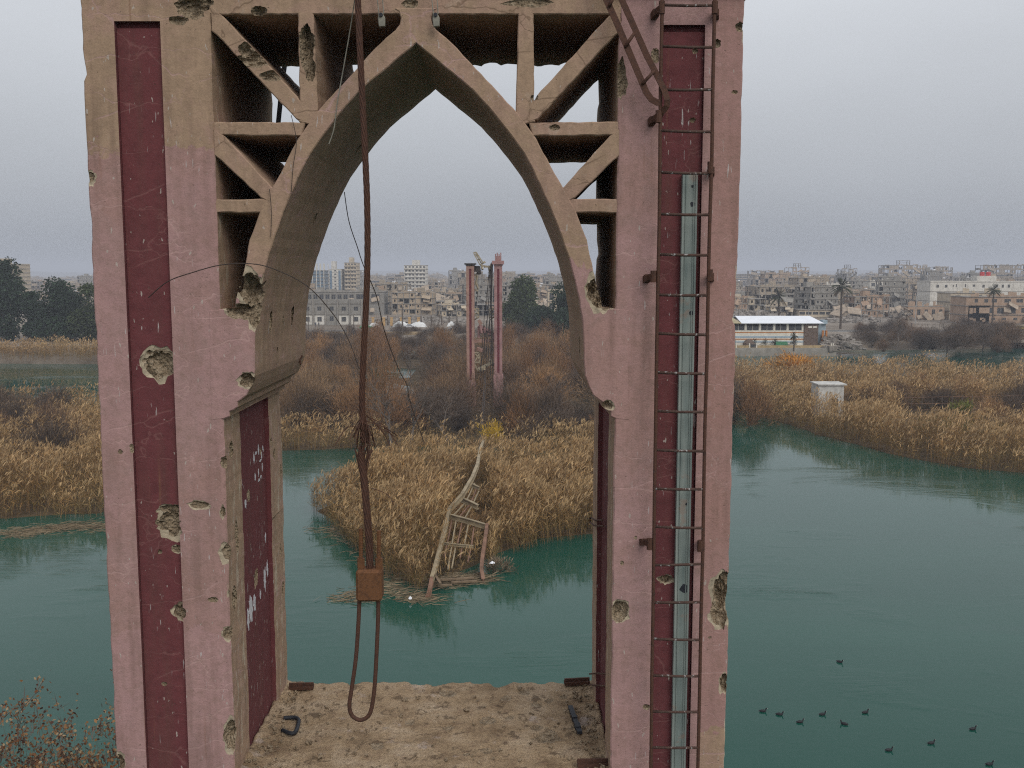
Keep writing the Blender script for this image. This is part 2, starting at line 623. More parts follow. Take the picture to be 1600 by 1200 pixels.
def channel_mat():
    m, nt, b = new_mat('green_grey_painted_channel', 0.6, 0.35)
    p = pos(nt)
    n = noise_tex(nt, pos(nt, (14, 14, 1.2)), 1.0, 5, 0.65)
    c = ramp(nt, n, [(0.3, (0.13, 0.165, 0.155)), (0.55, (0.20, 0.23, 0.21)), (0.75, (0.27, 0.285, 0.255))])
    c = mix(nt, ramp(nt, noise_tex(nt, p, 7, 4), [(0.62, 0.0), (0.70, 0.6)]), c, (0.24, 0.17, 0.13))
    nt.links.new(c, b.inputs['Base Color'])
    bump(nt, b, n, 0.3, 0.004)
    return m
M['channel'] = channel_mat()
M['paint_white'] = simple('flaked_white_paint', (0.50, 0.50, 0.52), 0.8, 0.25, 40)

# =================================================================== THE NEAR BRIDGE TOWER
YF, YB = 8.65, 10.81             # front and back planes of the tower
XL0, XL1, XR0, XR1 = -3.655, -2.56, 0.91, 1.965
XM = -0.815
ZTOP = 23.62
FLOOR = 16.32

def W(px, py):
    q = PY(px, py, YF)
    return (q.x, q.z)

tower = empty('bridge_tower', ((XL0 + XR1) / 2, (YF + YB) / 2, 0.0),
              'pink and maroon concrete bridge tower with pointed latticed arch, pocked by shell hits', 'tower')

def pillar(x0, x1, name, mat_, seed):
    r_ = random.Random(seed)
    zs = list(np.linspace(-1.5, 14.5, 9)) + list(np.arange(14.7, ZTOP - .02, 0.055)) + [ZTOP]
    mb = MB()
    vs, ring_n = [], 8
    c = 0.012
    walk = [0.0] * 4
    for z in zs:
        for k in range(4):
            walk[k] = walk[k] * 0.75 + r_.uniform(-.004, .004)
            if r_.random() < 0.012:
                walk[k] += r_.uniform(0.01, 0.025)
        e = [max(-.004, w_) for w_ in walk]
        a, b_, d, f_ = e
        vs += [(x0 + a, YF + c + a, z), (x0 + c + a, YF, z), (x1 - c - b_, YF, z), (x1 - b_, YF + c + b_, z),
               (x1 - d, YB - c - d, z), (x1 - c - d, YB, z), (x0 + c + f_, YB, z), (x0 + f_, YB - c - f_, z)]
    fs = []
    n = ring_n
    for i in range(len(zs) - 1):
        for j in range(n):
            fs.append((i * n + j, i * n + (j + 1) % n, (i + 1) * n + (j + 1) % n, (i + 1) * n + j))
    fs.append(tuple(range(n - 1, -1, -1)))
    fs.append(tuple(range((len(zs) - 1) * n, len(zs) * n)))
    mb.add(vs, fs)
    return mb.build(name, [M[mat_], M['broken'], M['tan']], tower)

def rough_poly(pts, step=0.06, jit=0.004, seed=0):
    r_ = random.Random(seed)
    out = []
    n = len(pts)
    for i in range(n):
        a, b_ = Vector(pts[i]), Vector(pts[(i + 1) % n])
        L = (b_ - a).length
        k = max(1, int(L / step))
        d = (b_ - a) / max(L, 1e-9)
        nrm = Vector((-d.y, d.x))
        for j in range(k):
            q = a + (b_ - a) * (j / k)
            if j:
                q = q + nrm * r_.uniform(-jit, jit)
            out.append((q.x, q.y))
    return out

def mirror(poly):
    return [(2 * XM - x, z) for x, z in poly][::-1]

TP = {}                           # tower parts that can be cratered
TP['pillar_left'] = pillar(XL0, XL1, 'pillar', 'pillar_a', 3)
TP['pillar_right'] = pillar(XR0, XR1, 'pillar', 'pillar_b', 5)

def member(name, poly, front, mat_='tan', seed=0, ch=0.009, y1=None):
    mb = MB()
    mb.prism(rough_poly(poly, seed=seed), YF + front, (YB - 0.01 if y1 is None else y1), ch)
    return mb.build(name, [M[mat_], M['broken']], tower)

half = [(652, 67), (675, 86), (697, 105), (720, 123), (742, 142), (764, 166), (784, 191), (803, 215), (821, 240), (835, 266), (847, 292),
        (859, 318), (870, 345), (880, 371), (889, 397), (900, 438), (907, 468), (911, 494), (914, 550), (916, 588), (922, 604), (929, 618),
        (938, 625), (943, 628), (943, 636), (950, 641), (956, 643), (956, 651), (966, 655), (985, 657), (985, 484), (958, 482), (945, 481),
        (941, 462), (936, 446), (929, 424), (919, 375), (900, 326), (881, 292), (862, 259), (840, 217), (810, 176), (786, 150), (761, 124), (738, 99),
        (716, 75), (699, 59), (684, 47), (677, 38), (675, 28), (678, 18), (684, 12), (652, 12)]
rh = [W(*q) for q in half]
x_shift = XM - rh[0][0]
rh = [(x + x_shift, z) for x, z in rh]
lh = [(2 * XM - x, z) for x, z in rh]
arch_poly = rh[:-1] + [rh[-1]] + lh[1:-1][::-1]
TP['arch'] = member('arch', arch_poly, -0.003, 'arch', 21)
beam_poly = [(XL1 - .03, W(700, 22)[1]), (XR0 + .03, W(700, 22)[1]), (XR0 + .03, ZTOP + .05), (XL1 - .03, ZTOP + .05)]
TP['beam'] = member('top_beam', beam_poly, 0.004, 'tan', 22)
STR = {
    'strut_upright': ([(812, 10), (836, 10), (836, 150), (838, 190), (815, 196), (808, 178)], 0.003),
    'strut_diagonal': ([(952, 26), (972, 8), (972, 48), (962, 56), (842, 186), (828, 190), (828, 170), (840, 150)], 0.001),
    'strut_level': ([(828, 191), (972, 190), (972, 211), (834, 212)], 0.006),
    'strut_short_diagonal': ([(954, 213), (972, 200), (972, 242), (960, 251), (900, 309), (885, 316), (874, 298), (883, 292)], 0.002),
    'strut_short_level': ([(889, 311), (972, 311), (972, 332), (897, 332)], 0.007),
}
for i, (nm, (pp, fr)) in enumerate(STR.items()):
    poly = [(x + x_shift, z) for x, z in (W(*q) for q in pp)]
    TP[nm + '_r'] = member('strut', poly, fr, 'tan', 30 + i, y1=YB - .012 - fr)
    TP[nm + '_l'] = member('strut', mirror(poly), fr, 'tan', 40 + i, y1=YB - .012 - fr)

# ---- recessed panels: cut out of the pillars, then lined with maroon
def bool_diff(target, cutter):
    md = target.modifiers.new("cut", 'BOOLEAN')
    md.operation = 'DIFFERENCE'
    md.object = cutter
    md.solver = 'EXACT'
    md.use_self = True
    try:
        md.material_mode = 'TRANSFER'
    except Exception:
        pass
    dg = bpy.context.evaluated_depsgraph_get()
    dg.update()
    me = bpy.data.meshes.new_from_object(target.evaluated_get(dg), depsgraph=dg)
    target.modifiers.clear()
    if len(me.polygons) > 3:
        old = target.data
        me.name = old.name
        target.data = me
        bpy.data.meshes.remove(old)

def cut_boxes(target, boxes, mat_):
    mb = MB()
    for b_ in boxes:
        mb.bb(*b_)
    c = mb.build('cutter', [mat_])
    bool_diff(target, c)
    bpy.data.objects.remove(c)

RD = 0.075                         # depth of the front recess
FRL = (W(192, 400)[0], W(262, 400)[0])
FRL = (PY(203, 600, YF).x, PY(272, 600, YF).x)
FRR = (PY(1024, 600, YF).x, PY(1090, 600, YF).x)
ZR = W(220, 33)[1]
cut_boxes(TP['pillar_left'], [(FRL[0], FRL[1], YF - .2, YF + RD, 2.0, ZR), (XL1 - .07, XL1 + .2, YF + .52, YB - .54, FLOOR - .0, W(350, 652)[1] + .1)], M['maroon'])
cut_boxes(TP['pillar_right'], [(FRR[0], FRR[1], YF - .2, YF + RD, 2.0, ZR - .03), (XR0 - .2, XR0 + .07, YF + .52, YB - .54, FLOOR - .0, W(350, 652)[1] + .1)], M['maroon'])

def lining(name, x0, x1, y0, y1, z0, z1, key):
    mb = MB()
    mb.bb(x0, x1, y0, y1, z0, z1)
    o = mb.build(name, [M['maroon'], M['broken']], tower)
    TP[key] = o
    return o
e_ = 0.004
lining('recessed_panel', FRL[0] + e_, FRL[1] - e_, YF + RD - .035, YF + RD + .012, 2.01, ZR - .05, 'panel_l')
lining('recessed_panel', FRR[0] + e_, FRR[1] - e_, YF + RD - .035, YF + RD + .012, 2.01, ZR - .08, 'panel_r')
zi = W(350, 652)[1] + .09
lining('recessed_panel', XL1 - .082, XL1 - .045, YF + .524, YB - .544, FLOOR + .01, zi, 'panel_il')
lining('recessed_panel', XR0 + .045, XR0 + .082, YF + .524, YB - .544, FLOOR + .01, zi, 'panel_ir')

# ---- shell and bullet scars
CR = []
def crater(c, r, depth_axis=1, seed=None, sub=3, amp=0.25, halo=False):
    """a lumpy cutter; r = half sizes in x, y, z"""
    sd = len(CR) if seed is None else seed
    CR.append((Vector(c), r, sd, sub, amp, 0))
    if halo:
        g = 1.28
        rr = [x * g for x in r]
        rr[depth_axis] = min(.02, .35 * r[depth_axis])
        CR.append((Vector(c), tuple(rr), sd + 500, 3, amp * 1.3, 1))

def fc(px, py, rx, ry, d=None, dy=0.0, sub=3):
    """scar on the front: pixel centre and half sizes in pixels"""
    s = YF / F
    q = PY(px, py, YF + dy)
    crater(q, (rx * s, (max(rx, ry) * s * 0.55 if d is None else d), ry * s), sub=sub, halo=max(rx, ry) > 8 and py > 250 and not (410 < px < 480))

for a in [(250, 568, 25, 23, .07, RD - .03, 4), (233, 552, 6, 5, .03, RD - .03), (268, 795, 20, 8, .05, RD - .03), (270, 818, 22, 22, .07, RD - .03, 4),
          (277, 858, 9, 7, .03, RD - .03), (284, 956, 14, 13, .06, RD - .03), (257, 1068, 5, 4, .02, RD - .03), (250, 862, 4, 4, .02, RD - .03)]:
    fc(*a)
for a in [(312, 789, 15, 6, .04), (188, 706, 4, 4), (207, 701, 5, 8), (139, 277, 9, 10), (357, 863, 12, 15, .09), (358, 990, 10, 11, .08),
          (361, 1150, 11, 26, .1), (333, 937, 8, 5, .02), (348, 800, 4, 9, .04), (186, 1194, 9, 16, .1), (300, 12, 24, 16, .09, 0, 4), (278, 32, 14, 7, .05), (322, 2, 12, 8, .05),
          (360, 925, 4, 12, .04), (367, 1060, 4, 14, .03),
          # arch feet and corbels
          (393, 452, 20, 26, .22, 0, 4), (376, 486, 22, 12, .14, 0, 4), (398, 490, 10, 22, .16), (386, 594, 12, 12, .1),
          (931, 456, 16, 24, .2, 0, 4), (944, 474, 13, 12, .14),
          (948, 633, 9, 7, .06),
          # lattice
          (402, 92, 34, 12, .12, 0, 4), (385, 78, 12, 12, .1), (428, 118, 20, 8, .08), (479, 70, 12, 34, .14, 0, 4), (484, 108, 8, 20, .1), (404, 17, 12, 8, .08),
          (866, 199, 9, 5, .04), (835, 152, 6, 4, .05), (516, 222, 3, 5), (530, 190, 8, 6, .03), (640, 5, 12, 7, .04), (826, 4, 40, 7, .03),
          # right pillar
          (970, 122, 9, 28, .06, 0, 4), (1024, 88, 6, 12, .03), (1121, 67, 6, 7, .04), (1156, 42, 7, 8, .05), (1148, 144, 5, 3), (968, 955, 14, 17, .08, 0, 4),
          (1130, 935, 17, 44, .16, 0, 4), (1124, 960, 14, 20, .12), (1131, 1068, 7, 15, .08), (972, 880, 3, 4), (1109, 996, 3, 2), (993, 840, 3, 3), (1010, 1105, 6, 5, .03),
          (1040, 905, 12, 7, .05, RD - .03), (1086, 80, 5, 4, .02, RD - .03), (1082, 188, 5, 4, .02, RD - .03), (1018, 852, 7, 7, .03)]:
    fc(*a)
# scars on the inner faces and soffits
def side_scar(px, py, ry, rz, dx, which):
    x = XL1 if which == 'l' else XR0
    u = (px - 800) / F
    a, b_, c_ = ray(px, py)
    t = x / a
    crater((x, b_ * t, CAMZ + c_ * t), (dx, ry, rz))
for a in [(361, 703, .07, .07, .05, 'l'), (352, 722, .05, .06, .04, 'l'), (367, 935, .08, .12, .06, 'l'), (370, 840, .05, .16, .05, 'l'), (395, 775, .09, .07, .07, 'l'),
          (407, 905, .10, .12, .07, 'l'), (439, 860, .05, .07, .05, 'l'), (442, 920, .05, .09, .05, 'l'), (438, 735, .05, .06, .05, 'l'), (424, 690, .04, .04, .05, 'l'),
          (428, 710, .05, .06, .05, 'l'), (414, 705, .05, .05, .06, 'l')]:
    side_scar(*a)
for (px, py, Y, rx, ry, rz) in [(451, 487, 10.1, .05, .10, .14), (421, 500, 9.2, .05, .06, .12), (441, 500, 9.7, .04, .03, .05), (437, 432, 9.8, .04, .05, .08), (469, 424, 10.5, .04, .05, .08),
                                (490, 340, 10.0, .05, .05, .07), (890, 480, 9.6, .04, .05, .08), (865, 400, 10.0, .04, .05, .06), (905, 540, 9.2, .04, .05, .1), (775, 215, 9.2, .05, .06, .05),
                                (560, 230, 10.2, .04, .05, .06), (880, 560, 10.3, .04, .04, .07), (430, 545, 9.5, .03, .04, .04)]:
    q = PY(px, py, Y)
    crater(q, (rx, ry, rz))
# ragged back edge of the top beam seen through the lattice
for i in range(16):
    x = XL1 + .25 + i * 0.21
    crater((x, YB + random.uniform(-.02, .1), W(700, 22)[1] + random.uniform(-.08, .02)), (.13, random.uniform(.1, .28), random.uniform(.05, .16)), sub=2)

def cutter_mesh(items):
    mb_v, mb_f = [], []
    mats_ = []
    for c, r, seed, sub, amp, mi_ in items:
        bm = bmesh.new()
        bmesh.ops.create_icosphere(bm, subdivisions=sub, radius=1.0)
        o = len(mb_v)
        for v in bm.verts:
            n = v.co.copy()
            s = Vector((seed * 3.7, seed * 1.3, seed * 2.1))
            k = 1.0 + amp * 1.2 * mnoise.noise(n * 1.4 + s) + amp * 0.9 * mnoise.noise(n * 3.6 + s) + amp * .5 * mnoise.noise(n * 8.0 + s)
            mb_v.append((c.x + n.x * r[0] * k, c.y + n.y * r[1] * k, c.z + n.z * r[2] * k))
        for f_ in bm.faces:
            mb_f.append([o + v.index for v in f_.verts])
            mats_.append(mi_)
        bm.free()
    me = bpy.data.meshes.new('cutter')
    me.from_pydata(mb_v, [], mb_f)
    me.materials.append(M['broken'])
    me.materials.append(M['spall'])
    me.polygons.foreach_set('material_index', mats_)
    me.update()
    return me

def bounds(o):
    L = top_of(o).location
    n = len(o.data.vertices)
    a = np.empty(n * 3, dtype=np.float32)
    o.data.vertices.foreach_get("co", a)
    a = a.reshape(-1, 3)
    return a.min(0) + np.array(L), a.max(0) + np.array(L)

for key, o in TP.items():
    lo, hi = bounds(o)
    sel = [c for c in CR if all(c[0][k] + c[1][k] * 1.3 > lo[k] and c[0][k] - c[1][k] * 1.3 < hi[k] for k in range(3))]
    if not sel:
        continue
    co = put('cutter', cutter_mesh(sel))
    bool_diff(o, co)
    bpy.data.objects.remove(co)

# ---- caps on the pillars
for x0, x1, z in ((XL0, XL1, 23.42), (XR0, XR1, 23.33)):
    mb = MB()
    zz = z
    for ov, h in ((.05, .07), (.10, .12), (.06, .14), (-.12, .55)):
        mb.bb(x0 - ov, x1 + ov, YF - ov, YB + ov, zz, zz + h)
        zz += h + .001
    mb.build('cap', [M['tan']], tower)

# ---- floor slab between the pillars: pitted, with a broken back edge
def floor_slab():
    nx, ny = 150, 96
    x0, x1, y0, y1 = XL1 - .03, XR0 + .03, YF - .12, YB + .06
    gx = np.linspace(x0, x1, nx)
    gy = np.linspace(y0, y1, ny)
    X, Y = np.meshgrid(gx, gy, indexing='ij')
    back = 0.05 * lump(gx, gx * 0, .16, 3) + .03 * lump(gx, gx * 0, .05, 5)
    nb = np.clip((gx - W(790, 1000)[0] - .0) / .06, -1, 1)
    notch = -0.10 * np.exp(-((gx - PY(775, 1068, YB).x) / .10) ** 2) - .05 * np.exp(-((gx - PY(690, 1068, YB).x) / .2) ** 2)
    t = (Y - y0) / (y1 - y0)
    Y = Y + (t ** 6) * (back + notch)[:, None]
    Z = FLOOR + 0.006 * lump(X, Y, .12, 1) + .004 * lump(X, Y, .05, 2) + rng.normal(0, .0025, X.shape)
    pits = [(855, 1148, .15, .05), (838, 1135, .07, .03), (760, 1125, .10, .03), (700, 1136, .06, .02), (795, 1120, .05, .02), (700, 1082, .10, .025), (792, 1090, .06, .02),
            (838, 1100, .06, .02), (858, 1094, .05, .02), (760, 1172, .07, .02), (730, 1178, .04, .02), (640, 1128, .06, .012), (590, 1165, .08, .012), (880, 1088, .05, .015), (820, 1080, .08, .02), (545, 1100, .05, .012)]
    pm = np.zeros(X.shape)
    for (px, py, r, d) in pits:
        q = PZ(px, py, FLOOR)
        rr = np.sqrt((X - q.x) ** 2 + ((Y - q.y) * 1.0) ** 2) / r * (1 + .25 * lump(X, Y, .05, px))
        pm = np.maximum(pm, 1.0 - rr)
        Z -= d * 1.3 * np.clip(1.15 - rr, 0, 1) ** .7 * (1 + .3 * rng.normal(0, 1, X.shape) * .5)
    # debris banked against the pillars
    Z += .03 * np.clip(1 - (X - XL1) / .12, 0, 1) * (1 + lump(X, Y, .06, 9)) + .03 * np.clip(1 - (XR0 - X) / .10, 0, 1) * (1 + lump(X, Y, .06, 4))
    Z -= np.clip((t - .975) / .025, 0, 1) * (.02 + .015 * lump(X, Y, .05, 8))
    V = np.stack([X, Y, Z], -1).reshape(-1, 3)
    idx = np.arange(nx * ny).reshape(nx, ny)
    a, b_, c_, d_ = idx[:-1, :-1].ravel(), idx[1:, :-1].ravel(), idx[1:, 1:].ravel(), idx[:-1, 1:].ravel()
    T = [np.stack([a, b_, c_], 1), np.stack([a, c_, d_], 1)]
    # sides and underside
    rim = list(idx[:, 0]) + list(idx[-1, 1:]) + list(idx[-2::-1, -1]) + list(idx[0, -2:0:-1])
    low = V[rim].copy()
    low[:, 2] = FLOOR - .85 + .02 * rng.normal(0, 1, len(rim))
    o = len(V)
    V = np.concatenate([V, low, [[(x0 + x1) / 2, (y0 + y1) / 2, FLOOR - .85]]])
    n = len(rim)
    i = np.arange(n)
    j = (i + 1) % n
    r_ = np.array(rim)
    T += [np.stack([r_[i], o + i, o + j], 1), np.stack([r_[i], o + j, r_[j]], 1), np.stack([o + j, o + i, np.full(n, o + n)], 1)]
    V = V - np.array(tower.location)
    me = np_mesh('floor_slab', V, np.concatenate(T), [M['slab'], M['broken']])
    pf = pm.ravel()
    tt = np.concatenate(T)
    mi = np.zeros(len(tt), dtype=np.int32)
    ok = (tt < len(pf)).all(1)
    mi[ok] = (pf[tt[ok]].mean(1) > .12).astype(np.int32)
    me.polygons.foreach_set("material_index", mi)
    return put('floor_slab', me, tower)
floor_slab()
for z in (8.0, 0.8):
    mb = MB()
    mb.bb(XL1 - .02, XR0 + .02, YF + .3, YB - .3, z - .5, z)
    mb.build('cross_beam', [M['tan']], tower)
mb = MB()
mb.bb(XL0 - .8, XR1 + .8, YF - .9, YB + .9, -2.5, 0.55)
mb.build('footing', [M['slab']], tower)

# ---- steel left in the tower: plates, stub bars, white daubs
def plate(px0, py0, px1, py1, w, h, z=FLOOR + .035):
    a, b_ = PZ(px0, py0, z), PZ(px1, py1, z)
    mb = MB()
    mb.beam(a, b_, w, h)
    mb.beam(a + Vector((0, 0, h)), b_ + Vector((0, 0, h)), w * .25, h * .9)
    return mb.build('steel_plate', [M['rust']], tower)
plate(452, 1074, 490, 1073, .09, .035)
plate(882, 1067, 921, 1065, .09, .035)
plate(902, 1194, 955, 1193, .09, .035)
for (y, z, rr) in ((9.3, W(1, 812)[1], .010), (9.5, W(1, 820)[1], .010)):
    pass
def hoop(pts, r=.009, name='rebar'):
    mb = MB()
    mb.tube(pts, r, 6)
    return mb.build(name, [M['rust']], tower)
def on_r(py, Y, px):
    return PY(px, py, Y)
hoop([PY(924, 809, 10.6), PY(930, 813, 10.3), PY(942, 813, 9.7)])
hoop([PY(922, 808, 10.62), PY(922, 816, 10.6), PY(928, 821, 10.3), PY(943, 822, 9.7)])
hoop([PY(921, 1053, 10.6), PY(932, 1052, 10.1), PY(947, 1053, 9.4)])
hoop([PY(921, 1070, 10.6), PY(934, 1071, 10.1), PY(947, 1072, 9.4)])
hoop([PY(470, 570, 10.55), PY(468, 562, 10.56), PY(472, 556, 10.6)], .012)
# flaked white paint marks on the inner panel
def daub(px, py, w, h, seed):
    x = XL1 - .045 + .003
    a, b_, c_ = ray(px, py)
    t = x / a
    cy, cz = b_ * t, CAMZ + c_ * t
    r_ = random.Random(seed)
    n = 18
    mb = MB()
    pts = []
    for i in range(n):
        th = 2 * math.pi * i / n
        k = r_.uniform(.45, 1.1)
        pts.append((x, cy + math.cos(th) * w * k, cz + math.sin(th) * h * k))
    back = [(x - .004, p[1], p[2]) for p in pts]
    mb.add(pts + back, [tuple(range(n))] + [(i, n + i, n + (i + 1) % n, (i + 1) % n) for i in range(n)])
    mb.build('paint_mark', [M['paint_white']], tower)
k = 0
# two rows of daubed characters, then loose flaked patches
for (px, py, w, h) in [(397, 716, .025, .055), (400, 708, .05, .02), (404, 703, .022, .06), (409, 712, .018, .05), (411, 701, .022, .04), (407, 720, .04, .016),
                       (399, 745, .022, .05), (404, 738, .02, .05), (408, 745, .03, .022), (410, 730, .02, .05), (405, 750, .05, .016),
                       (377, 755, .035, .05), (384, 787, .03, .06), (415, 840, .03, .06), (414, 905, .05, .14), (418, 890, .03, .10), (392, 950, .09, .16), (388, 968, .04, .12), (398, 940, .06, .1), (407, 930, .03, .06)]:
    daub(px, py, w, h, k)
    k += 1

# ---- conduit channel standing in the right recess
mb = MB()
cx0, cx1 = PY(1060, 600, YF - .0).x, PY(1083, 600, YF).x
ztop = W(1080, 272)[1]
yc = YF + RD - .04
mb.bb(cx0, cx1, yc - .05, yc - .002, 2.2, ztop)
for f0, f1 in ((.0, .13), (.22, .27), (.73, .78), (.87, 1.0)):
    mb.bb(cx0 + (cx1 - cx0) * f0 + .0005, cx0 + (cx1 - cx0) * f1 - .0005, yc - .058, yc - .0505, 2.2, ztop + random.uniform(-.006, .002))
ch_root = tag(mb.build('steel_channel', [M['channel']]), 'tall grey-green steel channel standing in the ladder-side maroon recess of the tower', 'steel channel')
ch_root.location = (0, 0, 0)
def blot(pts_px, y, name, mat_, parent=None):
    mb = MB()
    n = len(pts_px)
    f_ = [PY(a, b_, y) for a, b_ in pts_px]
    bk = [q + Vector((0, .003, 0)) for q in f_]
    mb.add(f_ + bk, [tuple(range(n))] + [(i, n + i, n + (i + 1) % n, (i + 1) % n) for i in range(n)])
    return mb.build(name, mat_, parent)
yb = yc - .078
for (px, py, r_) in ((1082, 291, 2.2), (1082, 319, 4.0), (1080, 489, 4.0), (1070, 919, 7.5), (1073, 788, 2.0)):
    rr = random.Random(px)
    blot([(px + math.cos(2 * math.pi * i / 9) * r_ * rr.uniform(.7, 1.2), py - math.sin(2 * math.pi * i / 9) * r_ * rr.uniform(.7, 1.2)) for i in range(9)], yc - .0535, 'bullet_hole', [M['black_steel']], ch_root)

# =================================================================== LADDER
YL = YF - 0.17
ladder = empty('ladder', (PY(1060, 600, YL).x, YL, FLOOR), 'long rusty steel ladder fixed upright over a maroon recess', 'ladder')
def rail_path(top, bot, n=14, jit=.004, y=YL):
    a, b_ = PY(top[0], top[1], y), PY(bot[0], bot[1], y)
    d = b_ - a
    pts = []
    for i in range(n + 1):
        q = a + d * (i / n)
        if 0 < i < n:
            q = q + Vector((random.uniform(-jit, jit), random.uniform(-jit, jit), 0))
        pts.append(q)
    return pts
lt, lb = (1036, -80), (1015, 1330)
rt, rb = (1119, -80), (1087, 1330)
for (t_, b_) in ((lt, lb), (rt, rb)):
    mb = MB()
    mb.tube(rail_path(t_, b_), .0155, 8)
    mb.build('rail', [M['rust']], ladder, True)
RY = [-57, 8, 73, 140, 205, 270, 335, 398, 461, 522, 583, 643, 704, 764, 824, 882, 941, 999, 1056, 1112, 1168, 1223, 1277]
for y in RY:
    f_ = (y + 80) / 1410.0
    xa, xb = lt[0] + (lb[0] - lt[0]) * f_, rt[0] + (rb[0] - rt[0]) * f_
    mb = MB()
    j = random.uniform(-1.2, 1.2)
    a, b_ = PY(xa, y + j, YL), PY(xb, y - j, YL)
    mb.tube([a, a.lerp(b_, .5) + Vector((0, 0, -.004)), b_], .0125, 8)
    mb.build('rung', [M['rust_rung']], ladder, True)
for (px, py, s) in ((1021, 432, -1), (1109, 430, 1), (1015, 850, -1), (1094, 853, 1), (1029, 182, -1), (1110, 262, 1), (1034, 12, -1), (1117, 12, 1)):
    a = PY(px, py, YL)
    mb = MB()
    mb.beam(a, a + Vector((.03 * s, .12, -.01)), .035, .05)
    mb.beam(a + Vector((.03 * s, .10, -.01)), a + Vector((.045 * s, .172, -.03)), .05, .06)
    mb.tube([a + Vector((0, 0, -.05)), a + Vector((0, 0, .05))], .026, 8)
    mb.build('bracket', [M['rust']], ladder)

# ---- the torn-off ladder piece hanging across the pillar top
yb2 = YF - .20
bent = empty('bent_ladder_section', PY(990, 80, yb2), 'torn flat-bar ladder section dangling aslant with a curled end', 'ladder')
def flat(pts_px, w=.075, th=.012, name='side_bar', y=yb2):
    mb = MB()
    P = [PY(a, b_, y + (dy if True else 0)) for a, b_, dy in pts_px]
    L_, R_ = [], []
    for i, q in enumerate(P):
        d = (P[min(i + 1, len(P) - 1)] - P[max(i - 1, 0)]).normalized()
        n = Vector((d.z, 0, -d.x))
        if n.length < 1e-4:
            n = Vector((1, 0, 0))
        n.normalize()
        L_.append(q - n * w / 2)
        R_.append(q + n * w / 2)
    vs, fs = [], []
    for a, b_ in zip(L_, R_):
        vs += [a, b_, b_ + Vector((0, th, 0)), a + Vector((0, th, 0))]
    for i in range(len(P) - 1):
        o = i * 4
        for j in range(4):
            fs.append((o + j, o + (j + 1) % 4, o + 4 + (j + 1) % 4, o + 4 + j))
    fs += [(3, 2, 1, 0), tuple(len(vs) - 4 + q for q in range(4))]
    mb.add(vs, fs)
    return mb.build(name, [M['rust']], bent)
flat([(930, -50, 0), (948, 0, 0), (965, 38, 0), (985, 85, .0), (1004, 130, .0), (1010, 144, .0), (1018, 155, .0), (1027, 160, .01), (1034, 160, .02)], .052)
flat([(948, -50, 0), (972, 0, 0), (990, 40, 0), (1010, 85, 0), (1028, 120, 0), (1038, 140, -.01), (1043, 156, -.02), (1042, 166, -.01), (1034, 176, .02), (1028, 186, .06)], .05)
for (a, b_) in (((952, 10), (960, -8)), ((977, 73), (991, 52)), ((1004, 131), (1023, 110))):
    mb = MB()
    mb.tube([PY(a[0], a[1], yb2 - .012), PY(b_[0], b_[1], yb2 - .012)], .014, 8)
    mb.build('rung', [M['rust']], bent, True)

# =================================================================== HANGING SUSPENSION CABLE WITH ITS CLAMP
YC = YF - .32
cable = empty('hanging_cable', PY(570, 600, YC), 'thick rusty broken suspension cable hanging in front of the arch', 'cable')
def smooth_path(pp, n=6):
    out = []
    P = [Vector(q) for q in pp]
    for i in range(len(P) - 1):
        p0, p1, p2, p3 = P[max(i - 1, 0)], P[i], P[i + 1], P[min(i + 2, len(P) - 1)]
        for j in range(n):
            t = j / n
            out.append(0.5 * ((2 * p1) + (p2 - p0) * t + (2 * p0 - 5 * p1 + 4 * p2 - p3) * t * t + (3 * p1 - p0 - 3 * p2 + p3) * t ** 3))
    out.append(P[-1])
    return out
main = [PY(a, b_, YC) for a, b_ in ((555, -70), (559, 0), (563, 90), (567, 170), (571, 250), (574, 330), (574, 420), (571, 500), (567, 580), (566, 640), (569, 692))]
mp = smooth_path(main, 8)
mb = MB()
mb.tube(mp, .021, 10)
# outer wire lay, twisted round the core
for k in range(7):
    ph = 2 * math.pi * k / 7
    pts = []
    for i, q in enumerate(mp):
        th = ph + i * .55
        pts.append(q + Vector((math.cos(th) * .021, math.sin(th) * .021, 0)))
    mb.tube(pts, .0068, 5)
mb.build('wire_rope', [M['rust']], cable, True)
low = smooth_path([PY(a, b_, YC) for a, b_ in ((563, 706), (566, 725), (570, 760), (574, 810), (577, 850), (578, 890))], 6)
mb = MB()
mb.tube(low, [.018 + .010 * min(1, i / 6) - .004 * (i / len(low)) for i in range(len(low))], 9)
for k in range(8):
    pts = []
    for i, q in enumerate(low):
        th = 2 * math.pi * k / 8 + i * .3
        pts.append(q + Vector((math.cos(th) * (.026 - .008 * (i < 4)), math.sin(th) * .024, 0)))
    mb.tube(pts, .0075, 5)
mb.build('wire_rope', [M['rust']], cable, True)
mb = MB()
r_ = random.Random(4)
for k in range(26):                # frayed wires above the break
    a = PY(568, 650 + r_.uniform(-10, 25), YC)
    s = r_.choice((-1, 1))
    x = s * r_.uniform(2, 20) if k < 20 else s * r_.uniform(20, 50)
    mid = PY(569 + x * .6, 668 + r_.uniform(-6, 14), YC + r_.uniform(-.08, .08))
    end = PY(569 + x * r_.uniform(.8, 1.1), 690 + r_.uniform(-10, 14), YC + r_.uniform(-.12, .12))
    mb.tube(smooth_path([a, mid, end], 4), .0048, 4)
for k in range(18):                # splayed wires of the lower end
    a = PY(567 + r_.uniform(-3, 3), 745 + r_.uniform(-15, 20), YC)
    end = PY(565 + r_.uniform(-16, 18), 702 + r_.uniform(-8, 6), YC + r_.uniform(-.04, .04))
    mb.tube([a, a.lerp(end, .5) + Vector((r_.uniform(-.01, .01), 0, 0)), end], .0065, 4)
